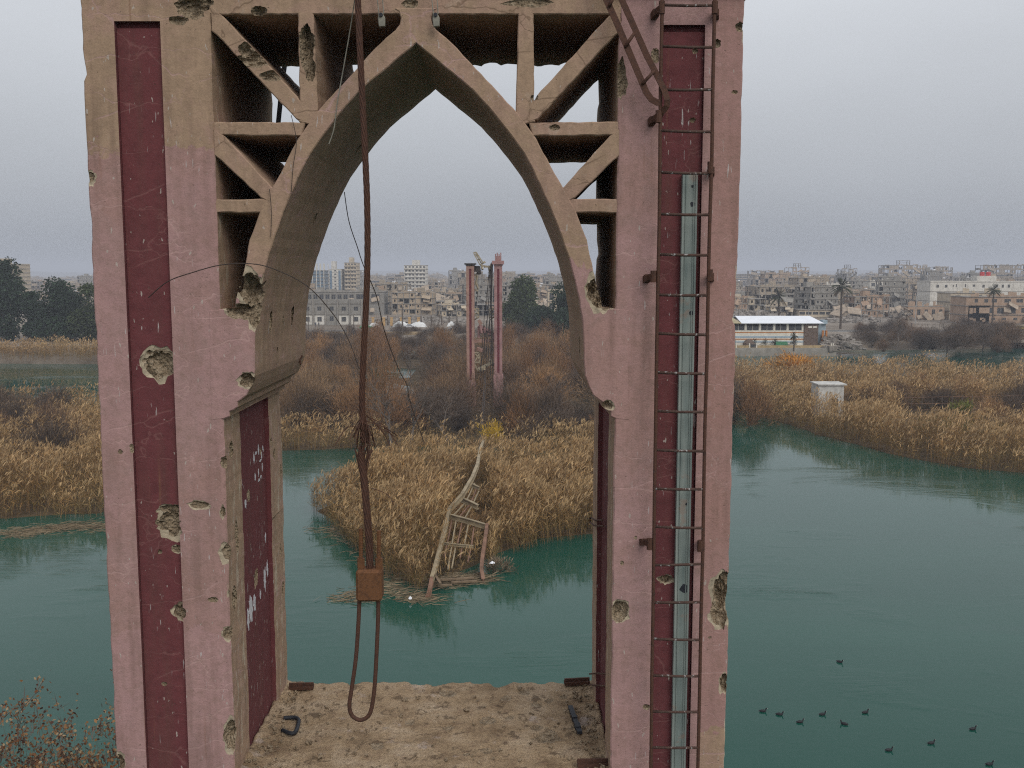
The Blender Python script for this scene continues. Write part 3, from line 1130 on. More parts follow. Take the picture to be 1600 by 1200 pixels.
for k in range(5):
    a = PY(570, 690, YC)
    mb.tube([a, PY(565 + k, 705, YC)], .006, 4)
mb.tube(smooth_path([PY(578, 762, YC), PY(596, 768, YC), PY(608, 775, YC), PY(616, 790, YC)], 4), .0035, 4)
mb.build('frayed_wires', [M['rust']], cable)
clamp = MB()
c0 = PY(578, 911, YC)
s = YC / F
hw, hh = 20.5 * s, 25 * s
poly = []
for i in range(28):
    th = 2 * math.pi * i / 28
    cx_, cz_ = math.cos(th), math.sin(th)
    x = hw * (1 if cx_ > 0 else -1) * min(1, abs(cx_) * 1.35)
    poly.append((c0.x + x, c0.z + hh * (1 if cz_ > 0 else -1) * min(1, abs(cz_) * 1.35) * (1.0 if cz_ > 0 else 1.06)))
clamp.prism(poly, YC - .085, YC + .085, .02)
clamp.build('clamp_block', [M['rust_orange']], cable)
for x, top in ((564, 826), (592, 829)):
    mb = MB()
    mb.tube([PY(x, top, YC), PY(x - .5, 890, YC)], .0165, 8)
    for i in range(14):
        q = PY(x, top + i * 4, YC)
        mb.tube([q, q + Vector((0, 0, -.009))], .019, 8)
    mb.build('threaded_rod', [M['rust_orange']], cable)
    mb = MB()
    mb.tube([PY(x, 872, YC), PY(x, 888, YC)], .034, 6)
    mb.build('nut', [M['rust_orange']], cable)
mb = MB()
ub = smooth_path([PY(a, b_, YC) for a, b_ in ((562, 930), (560, 975), (556, 1030), (549, 1080), (546, 1102), (550, 1118), (563, 1125), (576, 1118), (582, 1100), (586, 1065), (589, 1010), (591, 960), (591, 930))], 5)
mb.tube(ub, .0185, 9)
mb.build('u_bolt', [M['rust']], cable, True)

# ---- loose wires
def wire(pp, r=.004, label=None, y=None, mat_='wire', cat='wire', group=None):
    pts = smooth_path([PY(q[0], q[1], q[2]) for q in pp], 6)
    mb = MB()
    base = pts[0]
    mb.tube(pts, r, 5)
    o = mb.build('loose_wire', [M[mat_]])
    tag(o, label, cat, group)
    return o
wire([(232, 465, YF - .02), (262, 440, YF - .1), (300, 426, YF - .2), (345, 414, YF - .25), (392, 412, YF - .25), (430, 421, YF - .25), (480, 447, YF - .25), (520, 490, YF - .2), (545, 532, YF - .2), (561, 576, YC)], .0045,
     'long thin dark wire bowing from the maroon recess over to the hanging cable')
wire([(538, 300, 10.5), (545, 345, 10.4), (558, 385, 10.3), (568, 415, 10.2), (588, 462, 10.2), (600, 515, 10.2), (622, 575, 10.2), (636, 602, 10.2), (640, 625, 10.2), (662, 690, 10.2)], .005,
     'thin broken wire drooping inside the arch behind the hanging cable')
wire([(560, -40, YC), (548, 40, YF - .1), (536, 110, YF - .05), (527, 160, YF - .05), (522, 200, YF - .03), (514, 225, YF - .02)], .005, 'pale twisted wire dangling beside the top of the hanging cable', mat_='fitting')
wire([(455, 180, YF - .02), (463, 220, YF - .03), (458, 260, YF - .03), (455, 300, YF - .02)], .003, 'short hair-thin wire lying on the arch rib beside the level strut')
wire([(421, 295, YF - .02), (424, 330, YF - .03), (423, 370, YF - .03)], .003, 'short hair-thin wire lying low on the arch rib above its broken foot')
wire([(735, 88, YB - .1), (760, 95, YB - .1), (800, 99, YB - .1), (840, 100, YB - .1), (890, 92, YB - .1), (905, 86, YB - .1)], .008, 'slack black cable strung behind the lattice under the top beam')
wire([(738, 92, YB - .05), (762, 84, YB - .05), (790, 96, YB - .05), (806, 90, YB - .05)], .007, 'kinked black cable end tangled behind the upright strut')
bar = MB()
bar.tube([PY(446, 92, YB + .3), PY(441, 130, YB + .3), (PY(435, 190, YB + .3)), PY(432, 230, YB + .3)], .03, 6)
tag(bar.build('hanging_bar', [M['black_steel']]), 'black bar hanging behind the lattice beside the broken diagonal strut', 'bar')

# ---- small pulley blocks under the top beam
def pulley(px, py, label, sgn):
    p_ = empty('pulley_block', PY(px, py, YF - .10), label, 'pulley')
    q = PY(px, py, YF - .10)
    mb = MB()
    mb.prism([(q.x - .02, q.z - .065), (q.x + .03, q.z - .06), (q.x + .032, q.z + .01), (q.x + .01, q.z + .05), (q.x - .022, q.z + .048), (q.x - .028, q.z)], q.y - .02, q.y + .02, .006)
    mb.build('cheek', [M['fitting']], p_)
    mb = MB()
    mb.tube([(q.x, q.y - .035, q.z + .03), (q.x, q.y + .03, q.z + .03)], .016, 10)
    mb.build('sheave', [M['black_steel']], p_)
    mb = MB()
    for d in (-.02, .02):
        mb.tube([(q.x + d, q.y, q.z + .045), (q.x + d * 1.5 - .05 * sgn, q.y, q.z + .6)], .0045, 5)
    mb.build('rope', [M['fitting']], p_)
pulley(596, 30, 'small grey pulley block hanging under the beam beside the hanging cable', 1)
pulley(681, 30, 'small grey pulley block hanging just past the arch crown, towards the ladder', 1)

# ---- iron bits lying on the slab
mb = MB()
zb = FLOOR + .03
mb.tube(smooth_path([PZ(443, 1122, zb), PZ(458, 1121, zb), PZ(466, 1124, zb), PZ(466, 1131, zb), PZ(462, 1143, zb), PZ(455, 1146, zb), PZ(441, 1141, zb)], 5), .022, 8)
tag(mb.build('iron_staple', [M['black_steel']], None, True), 'bent black iron staple lying on the floor slab', 'iron staple')
mb = MB()
a, b_ = PZ(891, 1104, zb), PZ(906, 1145, zb)
mb.beam(a, b_, .05, .03)
mb.beam(a.lerp(b_, .42), a.lerp(b_, .5), .055, .05)
mb.beam(a.lerp(b_, .7), a.lerp(b_, .85), .058, .045)
tag(mb.build('iron_bar', [M['black_steel']]), 'straight black iron bar lying on the floor slab beside the pillar', 'iron bar')

# ---- crumbs and small stones on the slab
mb = MB()
rr = random.Random(77)
for i in range(420):
    e = rr.random()
    if e < .35:
        x = XL1 + abs(rr.gauss(0, .14)) + .03
        y = rr.uniform(YF - .05, YB - .05)
    elif e < .6:
        x = XR0 - abs(rr.gauss(0, .12)) - .03
        y = rr.uniform(YF - .05, YB - .05)
    else:
        x, y = rr.uniform(XL1 + .05, XR0 - .05), rr.uniform(YF - .05, YB - .12)
    s_ = rr.uniform(.008, .022) * (2.0 if rr.random() < .07 else 1)
    mb.box((x, y, FLOOR + .012 + s_ * .25), (s_ * 1.5, s_ * 1.1, s_ * .8), Matrix.Rotation(rr.uniform(0, 3), 3, 'Z') @ Matrix.Rotation(rr.uniform(-.5, .5), 3, 'X'), jit=s_ * .25)
tag(mb.build('concrete_crumbs', [M['broken']]), 'loose concrete crumbs scattered over the floor slab', None, None, 'stuff')

# =================================================================== RIVER AND LAND
def water_mat():
    m, nt, b = new_mat('river_water', 0.03, 0.36)
    b.inputs['IOR'].default_value = 1.333
    p = pos(nt)
    n0 = noise_tex(nt, pos(nt, (.02, .05, 1)), 1.0, 4, 0.6, .4)
    c = ramp(nt, n0, [(0.35, (0.004, 0.048, 0.033)), (0.65, (0.007, 0.060, 0.041))])
    shoal = ramp(nt, noise_tex(nt, pos(nt, (.012, .05, 1)), 1.0, 3, 0.5, .3), [(0.60, 0.0), (0.72, 0.5)])
    c = mix(nt, shoal, c, (0.030, 0.046, 0.050))
    nt.links.new(c, b.inputs['Base Color'])
    # ripples: fine chop, and drawn-out current lines in patches
    chop = noise_tex(nt, pos(nt, (1.2, 2.6, 1)), 1.0, 4, 0.6, .3)
    lines = noise_tex(nt, pos(nt, (.25, 1.6, 1)), 1.0, 5, 0.6, 1.6)
    patch = ramp(nt, noise_tex(nt, pos(nt, (.05, .09, 1)), 1.0, 4, 0.6, .5), [(0.52, 0.02), (0.70, 1.0)])
    swell = noise_tex(nt, pos(nt, (.12, .3, 1)), 1.0, 3)
    h = math_n(nt, 'ADD', math_n(nt, 'MULTIPLY', chop, 0.09), math_n(nt, 'MULTIPLY', math_n(nt, 'MULTIPLY', lines, patch), 1.5))
    h = math_n(nt, 'ADD', h, math_n(nt, 'MULTIPLY', swell, 0.2))
    bump(nt, b, h, 0.5, 0.09)
    return m
M['water'] = water_mat()

def earth_mat(name, a, b_, c, scale=.35):
    m, nt, b = new_mat(name, 0.95, 0.1)
    p = pos(nt)
    n = noise_tex(nt, p, scale, 7, 0.65)
    n2 = noise_tex(nt, p, scale * 8, 5, 0.7)
    cc = ramp(nt, n, [(0.32, a), (0.52, b_), (0.72, c)])
    cc = mix(nt, ramp(nt, n2, [(0.5, 0.0), (0.75, 0.6)]), cc, tuple(x * .5 for x in a))
    nt.links.new(cc, b.inputs['Base Color'])
    bump(nt, b, n2, 0.8, 0.15)
    return m
M['mud'] = earth_mat('reed_bed_litter', (0.035, 0.026, 0.014), (0.075, 0.052, 0.028), (0.11, 0.078, 0.042))
M['bank'] = earth_mat('bare_bank', (0.075, 0.058, 0.040), (0.13, 0.105, 0.078), (0.20, 0.165, 0.125), .12)
M['town_ground'] = earth_mat('dusty_town_ground', (0.13, 0.105, 0.080), (0.21, 0.175, 0.14), (0.29, 0.25, 0.205), .04)
M['asphalt'] = earth_mat('worn_asphalt', (0.085, 0.082, 0.080), (0.13, 0.125, 0.12), (0.19, 0.18, 0.165), .1)

mb = MB()
mb.add([(-900, -120, 0), (900, -120, 0), (900, 330, 0), (-900, 330, 0)], [(0, 1, 2, 3)])
structure(mb.build('river', [M['water']]))

def land(name, poly, z, mat_, skirt=1.2, low=-0.8, inset=0.0):
    """flat land with a sloping muddy edge; poly counter clockwise in x,y"""
    n = len(poly)
    area = sum(poly[i][0] * poly[(i + 1) % n][1] - poly[(i + 1) % n][0] * poly[i][1] for i in range(n))
    if area < 0:
        poly = poly[::-1]
    dense = []
    for i in range(n):
        a, b_ = Vector(poly[i][:2]), Vector(poly[(i + 1) % n][:2])
        L = (b_ - a).length
        k = max(1, int(L / 2.5))
        d = (b_ - a) / max(L, 1e-6)
        nr = Vector((d.y, -d.x))
        for j in range(k):
            q = a + (b_ - a) * (j / k)
            dense.append(q + nr * random.uniform(-.6, .6) * (1 if L > 3 else 0))
    n = len(dense)
    out, inn = [], []
    for i in range(n):
        d = (dense[(i + 1) % n] - dense[i - 1]).normalized()
        out.append(dense[i] + Vector((d.y, -d.x)) * (skirt - inset))
        inn.append(dense[i] - Vector((d.y, -d.x)) * inset)
    dense = inn
    mb = MB()
    mb.add([(q.x, q.y, z) for q in dense] + [(q.x, q.y, low) for q in out],
           [tuple(range(n))] + [(i, n + i, n + (i + 1) % n, (i + 1) % n) for i in range(n)])
    return structure(mb.build(name, [mat_]))

def G(pts, z=0.0):
    return [tuple(PZ(a, b_, z)[:2]) for a, b_ in pts]

C_POLY = G([(484, 798), (505, 812), (540, 850), (600, 905), (655, 925), (705, 905), (760, 890), (800, 868), (860, 848), (925, 842), (985, 835), (1010, 800), (985, 765), (900, 752), (800, 750), (700, 752), (620, 756), (540, 772)])
M_FRONT = [(-420, 830), (-150, 820), (0, 815), (100, 812), (170, 808), (240, 775), (330, 735), (437, 706), (540, 704), (640, 700), (800, 700), (900, 715), (930, 722), (1000, 690), (1070, 655), (1145, 640), (1200, 660), (1300, 690), (1400, 716), (1500, 735), (1600, 744), (1800, 755), (2050, 765)]
M_POLY = G(M_FRONT) + [(150, 190), (95, 193), (60, 208), (38, 205), (30, 250), (-60, 250), (-60, 160), (-75, 148), (-150, 140)]
land('island', C_POLY, 0.10, M['mud'], inset=1.3)
land('marsh_island', M_POLY, 0.12, M['mud'], inset=1.6)
# the far bank and the town ground, out to the horizon
FB = [(-900, 226), (-140, 226), (-75, 222), (-50, 232), (-40, 262), (30, 262), (60, 258), (110, 266), (170, 276), (900, 285)]
bz = [(x, y, -0.8) for x, y in FB]
by = [(x, y + 5, 1.4) for x, y in FB]
bt = [(x, y + 22, 2.2) for x, y in FB]
far = [(-9000, 1200, 2.2), (-9000, 12000, 2.2), (9000, 12000, 2.2), (9000, 1200, 2.2)]
mb = MB()
n = len(FB)
mb.add(bz + by + bt, [(i, i + 1, n + i + 1, n + i) for i in range(n - 1)] + [(n + i, n + i + 1, 2 * n + i + 1, 2 * n + i) for i in range(n - 1)])
structure(mb.build('river_bank', [M['bank']]))
mb = MB()
mb.add([(x, y - .5, z - .02) for x, y, z in bt] + [(9000, 1200, 2.18), (9000, 12000, 2.18), (-9000, 12000, 2.18), (-9000, 1200, 2.18)], [tuple(range(n)) + (n, n + 1, n + 2, n + 3)])
structure(mb.build('ground', [M['town_ground']]))
# near bank under the tower, only its shrubs reach into the picture
NB = [(-60, 26), (-30, 29), (-18, 28.5), (-9, 24), (-6, 16), (-7, 5), (-4, -5), (-4, -60), (-60, -60)]
land('near_bank', NB, 0.8, M['bank'])
# pools between the bushes
for i, pp in enumerate(([(560, 640), (640, 642), (662, 628), (640, 604), (600, 596), (570, 606), (556, 622)], [(570, 592), (640, 590), (650, 578), (600, 572), (570, 580)], [(470, 640), (520, 640), (530, 622), (480, 618)])):
    q = G(pp, .13)
    mb = MB()
    mb.add([(x, y, .135) for x, y in q], [tuple(range(len(q)))])
    o = structure(mb.build('pond', [M['water']]))

# =================================================================== REEDS
def tint_mat(name, trans=0.12):
    m, nt, b = new_mat(name, 0.75, 0.2)
    at = nt.nodes.new("ShaderNodeVertexColor")
    at.layer_name = "tint"
    nt.links.new(at.outputs[0], b.inputs['Base Color'])
    if trans:
        tr = nt.nodes.new("ShaderNodeBsdfTranslucent")
        nt.links.new(at.outputs[0], tr.inputs['Color'])
        mx = nt.nodes.new("ShaderNodeMixShader")
        mx.inputs[0].default_value = trans
        nt.links.new(b.outputs[0], mx.inputs[1])
        nt.links.new(tr.outputs[0], mx.inputs[2])
        out = [q for q in nt.nodes if q.type == 'OUTPUT_MATERIAL'][0]
        nt.links.new(mx.outputs[0], out.inputs['Surface'])
    return m
M['reed'] = tint_mat('dry_reed')
M['twig'] = tint_mat('bare_twigs', 0.0)
M['leaf'] = tint_mat('tree_leaf', 0.2)

def dist_in(x, y, poly):
    d = np.full(len(x), 1e9)
    n = len(poly)
    for i in range(n):
        ax, ay = poly[i][0], poly[i][1]
        bx, by_ = poly[(i + 1) % n][0], poly[(i + 1) % n][1]
        L2 = (bx - ax) ** 2 + (by_ - ay) ** 2 + 1e-9
        t = np.clip(((x - ax) * (bx - ax) + (y - ay) * (by_ - ay)) / L2, 0, 1)
        d = np.minimum(d, np.hypot(x - ax - t * (bx - ax), y - ay - t * (by_ - ay)))
    return d

def reed_field(x, y, hbase=3.6, nleaf=5, nplume=2, hvar=.5, fat=1.0, z0=.15, edge=None, cap=None):
    # thin the stand out where it is sparse
    k = (lump(x, y, .9, 11) + .5 * lump(x, y, 2.7, 12) + rng.normal(0, .22, len(x))) > -.38
    x, y = x[k], y[k]
    n = len(x)
    h = hbase * (1 + .24 * lump(x, y, 4.6, 1) + .24 * lump(x, y, 1.6, 4) + .14 * lump(x, y, .8, 6)) + rng.normal(0, hvar * .6, n)
    if edge is not None:
        d_ = dist_in(x, y, edge)
        h = h * np.clip(.58 + .16 * d_ + .14 * lump(x, y, 1.3, 3), .35, 1)
    if cap is not None:
        h = np.where(in_poly(x, y, cap), np.minimum(h, rng.uniform(.7, 2.0, n)), h)
    h = np.clip(h, .5, 6)
    lx, ly = .16 * lump(x, y, 2.2, 7) + rng.normal(0, .10, n) + .06, .16 * lump(x, y, 2.2, 8) + rng.normal(0, .10, n) - .03
    lean = np.stack([lx, ly, np.ones(n)], 1)
    base = np.stack([x, y, np.full(n, z0 - .25)], 1)
    orange = np.array([0.36, 0.195, 0.070])
    straw = np.array([0.46, 0.305, 0.135])
    green = np.array([0.115, 0.110, 0.034])
    brown = np.array([0.150, 0.082, 0.036])
    k1 = np.clip(.55 + .45 * lump(x, y, 5, 2) + rng.normal(0, .25, n), 0, 1)[:, None]
    k2 = np.clip(.38 + .5 * lump(x, y, 2.0, 5) + rng.normal(0, .26, n), 0, 1)[:, None]
    tone = (orange * k1 + straw * (1 - k1))
    tone = tone * (1 - k2 * .75) + brown * k2 * .75
    tone = tone * rng.uniform(.55, 1.3, n)[:, None]
    parts = []
    V, T = blades(base, lean, h * .92, .022 * fat, 0.0, .8)
    parts.append((V, T, per5(tone * .8)))
    top = base + lean * (h * .92)[:, None]
    for k in range(nleaf):
        f_ = rng.uniform(.18, .95, n)
        p_ = base + lean * (h * f_)[:, None]
        a = rng.uniform(0, 2 * np.pi, n)
        up = rng.uniform(.5, 2.6, n)
        d = np.stack([np.cos(a), np.sin(a), up], 1)
        g_ = np.clip(1.0 - f_ * 1.5 + rng.normal(0, .2, n), 0, .8)[:, None]
        c_ = tone * (1 - g_) + green * g_
        V, T = blades(p_, d, rng.uniform(.45, 1.05, n), .034 * fat, rng.uniform(.1, .6, n), .9)
        parts.append((V, T, per5(c_ * rng.uniform(.75, 1.2, n)[:, None])))
    plume = np.array([0.52, 0.375, 0.205])
    pc = tone * .5 + plume * .5
    pc = pc * rng.uniform(.65, 1.25, n)[:, None]
    has = rng.random(n) < .72
    m_ = int(has.sum())
    wind = np.stack([np.full(m_, .30) + rng.normal(0, .25, m_), rng.normal(0, .25, m_), np.full(m_, 1.0)], 1)
    for k in range(nplume):
        V, T = blades(top[has] - lean[has] * .05, wind + rng.normal(0, .14, (m_, 3)), rng.uniform(.45, .85, m_), .072 * fat, rng.uniform(.1, .5, m_), 1.0)
        parts.append((V, T, per5(pc[has])))
    return cat_geo(parts)

def plant_reeds(name, groups, label):
    V, T, C = cat_geo(groups)
    o = put(name, np_mesh(name, V, T, M['reed'], C))
    return tag(o, label, None, None, 'stuff')

# the deck wreck lies in a gap of the reeds
def xy(px, py, z):
    q = PZ(px, py, z)
    return (q.x, q.y)
WRECK = [xy(660, 950, 0), xy(672, 905, .7), xy(688, 848, 1.8), xy(700, 797, 2.6), xy(720, 775, 3.0), xy(742, 735, 3.9), xy(758, 735, 3.9), xy(752, 792, 2.7), xy(764, 822, 2.2), xy(762, 870, 1.0), xy(766, 915, 0), xy(775, 960, 0)]
LOWCUT = WRECK + []
x, y = scatter(C_POLY, 120000)
bx0, by0 = 0, 0
area_c = abs(sum(C_POLY[i][0] * C_POLY[(i + 1) % len(C_POLY)][1] - C_POLY[(i + 1) % len(C_POLY)][0] * C_POLY[i][1] for i in range(len(C_POLY)))) / 2
want = int(area_c * 30)
x, y = x[:want], y[:want]
k = ~(in_poly(x, y, WRECK) & (rng.random(len(x)) < .75))
x, y = x[k], y[k]
FRONT = [(q[0] - .3, q[1] - 4.5) for q in WRECK[1:6]] + [(q[0] + .3, q[1] + .5) for q in WRECK[6:10]] + [(q[0] - .4, q[1] + .5) for q in WRECK[5:0:-1]]
LOW = [xy(655, 955, 0), xy(672, 908, 0), xy(690, 862, 0), xy(706, 822, 0), xy(724, 786, 0), xy(762, 784, 0), xy(770, 850, 0), xy(772, 955, 0)]
plant_reeds('reeds', [reed_field(x, y, 4.3, edge=C_POLY, cap=LOW)], 'dense dry golden reeds covering the small island behind the arch')

# reed beds of the marsh island
REST = in_poly
bare_right = G([(1385, 632), (1650, 632), (1650, 668), (1540, 680), (1420, 672)], 1.0)
hut_gap = G([(1268, 660), (1330, 660), (1335, 640), (1265, 640)], .3)
def ok_right(x, y):
    k = in_poly(x, y, M_POLY)
    k &= ~in_poly(x, y, bare_right)
    k &= ~in_poly(x, y, hut_gap)
    return k
def band(x0, x1, y0, y1, dens):
    n = int((x1 - x0) * (y1 - y0) * dens)
    return rng.uniform(x0, x1, n), rng.uniform(y0, y1, n)
grp = []
x, y = band(28, 110, 95, 152, 12)
k = ok_right(x, y)
grp.append(reed_field(x[k], y[k], 4.0, 5, 2, fat=1.15, edge=M_POLY))
x, y = band(28, 130, 152, 200, 4.5)
k = ok_right(x, y)
grp.append(reed_field(x[k], y[k], 3.7, 3, 2, fat=1.7))
plant_reeds('reeds', grp, 'wide golden reed bed along the river on the ladder side of the tower')
grp = []
x, y = band(-95, -20, 76, 112, 12)
k = in_poly(x, y, M_POLY)
k &= (dist_in(x, y, M_POLY) < 1e9) & ~((x > -24) & (y > 113))
grp.append(reed_field(x[k], y[k], 4.0, 5, 2, fat=1.15, edge=M_POLY))
x, y = band(-110, -38, 112, 150, 5.0)
k = in_poly(x, y, M_POLY)
grp.append(reed_field(x[k], y[k], 3.6, 4, 2, fat=1.5))
plant_reeds('reeds', grp, 'golden reed bed at the picture edge beside the tan-topped pillar')
grp = []
x, y = band(-40, 14, 110, 122, 12)
k = in_poly(x, y, M_POLY) & (y < 119 + 2 * lump(x, x * 0, 5, 2))
grp.append(reed_field(x[k], y[k], 3.2, 4, 2, fat=1.3, edge=M_POLY))
plant_reeds('reeds', grp, 'strip of dry reeds at the water edge below the bare thicket')
grp = []
x, y = band(-160, -68, 222, 246, 4)
k = (y > 224 + 0 * x)
grp.append(reed_field(x[k], y[k], 3.4, 3, 2, fat=2.0, z0=1.0))
plant_reeds('reeds', grp, 'far pale reed strip under the dark trees across the back channel')

# flattened straw drifting along the reed edges
def straw(poly_line, n, wid, label, name='floating_straw'):
    P, D = [], []
    pts = [PZ(a, b_, .03) for a, b_ in poly_line]
    for i in range(n):
        t = random.random() * (len(pts) - 1)
        j = int(t)
        q = pts[j].lerp(pts[j + 1], t - j)
        P.append((q.x + random.gauss(0, wid), q.y + random.gauss(0, wid * .8), .03 + abs(random.gauss(0, .05))))
        a = random.gauss(0.1, .6)
        D.append((math.cos(a), math.sin(a), random.gauss(.05, .12)))
    P, D = np.array(P), np.array(D)
    V, T = blades(P, D, rng.uniform(.3, 1.4, n), .05, 0.03, .9)
    C = per5(np.array([.26, .20, .125]) * rng.uniform(.5, 1.2, n)[:, None])
    o = put(name, np_mesh(name, V, T, M['reed'], C))
    tag(o, label, None, None, 'stuff')
straw([(0, 835), (60, 830), (110, 822), (165, 825)], 900, 1.0, 'matted broken straw floating before the reeds beside the tower')
straw([(500, 822), (545, 845), (580, 880), (610, 905), (560, 930), (540, 938)], 700, .8, 'pale straw and scum floating off the island edge')
straw([(600, 915), (640, 935), (665, 938)], 300, .6, 'broken reed litter at the island tip beside the girder')
straw([(670, 915), (700, 905), (750, 905)], 900, .7, 'heap of straw washed against the fallen deck')

# =================================================================== BARE THICKET
def shrub_geo(rad, hgt, n_stem, n_twig, hue, seed, zig=.35, tw=.045, leafy=0.0):
    r_ = np.random.default_rng(seed)
    parts = []
    # clumps through the crown
    nc = 16
    cen = np.stack([r_.normal(0, rad * .42, nc), r_.normal(0, rad * .42, nc), r_.uniform(.35, .85, nc) * hgt], 1)
    w = np.hypot(cen[:, 0], cen[:, 1]) / rad
    cen[:, 2] *= np.clip(1.1 - w * .5, .3, 1.1)
    a = r_.integers(0, nc, n_twig)
    sp = np.array([rad * .24, rad * .24, hgt * .16])
    P = cen[a] + r_.normal(0, 1, (n_twig, 3)) * sp
    P[:, 2] = np.maximum(P[:, 2], .1)
    D = P - np.array([0, 0, -hgt * .25])
    D = D / np.linalg.norm(D, axis=1, keepdims=True) + r_.normal(0, .38, (n_twig, 3))
    D[:, 2] += .35
    V, T = blades(P, D, r_.uniform(.35, 1.0, n_twig) * rad * .38, tw * r_.uniform(.6, 1.3, n_twig), r_.uniform(0, .25, n_twig), .8)
    C = np.array(hue) * r_.uniform(.5, 1.5, n_twig)[:, None]
    C = C * (1 + .3 * np.sin(a * 2.9))[:, None]
    C = C * (1 + .14 * np.sin(P[:, :1] * 2.1 + seed))
    parts.append((V, T, per5(C)))
    stems = []
    for i in range(n_stem):
        j = r_.integers(0, nc)
        p0 = np.array([r_.normal(0, rad * .12), r_.normal(0, rad * .12), 0])
        p1 = cen[j] * np.array([.5, .5, .5]) + r_.normal(0, .15 * rad, 3) * np.array([1, 1, .4])
        p2 = cen[j] + r_.normal(0, .1 * rad, 3)
        for A, B, ww in ((p0, p1, .10), (p1, p2, .06)):
            V, T = blades(A[None, :], (B - A)[None, :], np.linalg.norm(B - A) * 1.05, ww * 1.6, 0, .9, side=np.array([[1., .3, 0]]))
            stems.append((V, T, np.array(hue) * .55))
    parts += stems
    return cat_geo(parts)

HUES = [(0.150, 0.092, 0.056), (0.225, 0.118, 0.055), (0.105, 0.074, 0.053), (0.30, 0.170, 0.080), (0.075, 0.055, 0.043), (0.23, 0.145, 0.078)]
HUE_WORD = ['brown', 'rusty', 'grey-brown', 'golden-brown', 'dark', 'straw-brown']
SHRUB = []
for i, hue in enumerate(HUES):
    V, T, C = shrub_geo(2.6 + .5 * (i % 3), 4.2 + .9 * (i % 2), 34, 4200, hue, 50 + i, tw=.036)
    SHRUB.append(np_mesh('bare_shrub', V, T, M['twig'], C))
def shrub(i, x, y, s=1.0, z=.2, rot=None, label='', group=None, sz=None, mesh=None, name='bare_shrub'):
    o = put(name, mesh or SHRUB[i % len(SHRUB)])
    o.location = (x, y, z)
    o.rotation_euler = (0, 0, random.uniform(0, 6.28) if rot is None else rot)
    o.scale = (s, s, sz or s)
    return tag(o, label, 'shrub', group)
r_ = random.Random(5)
cnt = 0
mid_poly = [(-50, 119), (-24, 121), (0, 119), (16, 118), (34, 128), (42, 150), (40, 200), (34, 246), (-55, 246), (-55, 165), (-48, 140)]
ponds = [G([(545, 650), (665, 648), (672, 600), (560, 590)], .22), G([(560, 597), (655, 594), (655, 572), (560, 570)], .22)]
tries = 0
pts = []
while cnt < 185 and tries < 6000:
    tries += 1
    x, y = r_.uniform(-50, 42), r_.uniform(119, 246)
    xa, ya = np.array([x]), np.array([y])
    if not in_poly(xa, ya, mid_poly)[0]:
        continue
    if any(in_poly(xa, ya, p_)[0] for p_ in ponds) and r_.random() < .85:
        continue
    if any((x - a) ** 2 + (y - b_) ** 2 < 2.6 ** 2 * (y / 130) for a, b_ in pts):
        continue
    if abs(x + 4.2) < 2.2 and y > 120 and y < 160 and r_.random() < .8:
        continue
    pts.append((x, y))
    d = y
    s = r_.uniform(.7, 1.25)
    hi = r_.randrange(6)
    pxx = 800 + x / y * F
    zone = ('behind the hanging cable' if pxx < 640 else 'left of the far tower' if pxx < 735 else 'round the far tower foot' if pxx < 790 else 'between far tower and ladder pillar')
    dz = 'front edge' if y < 138 else 'middle' if y < 180 else 'back'
    shrub(hi, x, y, s, sz=s * r_.uniform(.8, 1.55), label='%s leafless bush at the %s of the thicket, %s' % (HUE_WORD[hi], dz, zone), group='bare bushes of the thicket')
    cnt += 1
# bushes in the right reed bed, behind the restaurant end, and along the far bank
for (px, py, s, z) in [(1395, 640, 1.0, .2), (1430, 634, .9, .2), (1470, 640, .8, .2), (1545, 668, .8, .2), (1580, 660, .9, .2), (1600, 640, 1.0, .2), (1360, 645, .9, .2), (1510, 632, .9, .2)]:
    q = PZ(px, py, z)
    hi = r_.randrange(6)
    shrub(hi, q.x, q.y, s, label='%s bare bush among the reeds by the rusty fence, %s' % (HUE_WORD[hi], 'hut end' if px < 1440 else 'by the grass patch' if px < 1560 else 'picture edge'), group='bushes by the rusty fence')
for i in range(46):
    px = r_.uniform(1330, 1590)
    q = PZ(px, r_.uniform(518, 550), 1.6)
    hi, s = r_.choice((0, 2, 4)), r_.uniform(.7, 1.35)
    zone = 'beside the rubble heap' if px < 1400 else 'below the roofless pink wall' if px < 1480 else 'below the pink ruins'
    shrub(hi, q.x, q.y, s, 1.4, label='%s %s leafless bush on the far bank %s' % ('tall' if s > 1.1 else 'low' if s < .9 else 'middling', HUE_WORD[hi], zone), group='bushes on the far bank')
for i in range(60):
    px = r_.uniform(430, 800)
    q = PZ(px, r_.uniform(521, 550), 1.6)
    hi, s = r_.choice((0, 2, 4)), r_.uniform(.5, 1.0)
    zone = 'below the two-storey block' if px < 570 else 'below the ochre gate posts' if px < 665 else 'near the far tower'
    shrub(hi, q.x, q.y, s, 1.4, label='%s %s bush under the quay wall %s' % ('bigger' if s > .8 else 'small' if s < .65 else 'middling', HUE_WORD[hi], zone), group='bushes below the quay wall')
for i in range(20):
    px = r_.uniform(800, 960)
    q = PZ(px, r_.uniform(528, 550), 1.6)
    shrub(r_.choice((0, 1, 2, 4)), q.x, q.y, r_.uniform(.7, 1.2), 1.4, label='bare bush at the foot of the dark evergreen trees', group='bushes under the evergreens')
for i in range(14):
    q = PZ(r_.uniform(-20, 110), r_.uniform(640, 745), .2)
    shrub(r_.choice((0, 2, 4)), q.x, q.y, r_.uniform(.8, 1.3), .2, label='bare bush standing in the reed bed beside the tan-topped pillar', group='bushes in the edge reed bed')
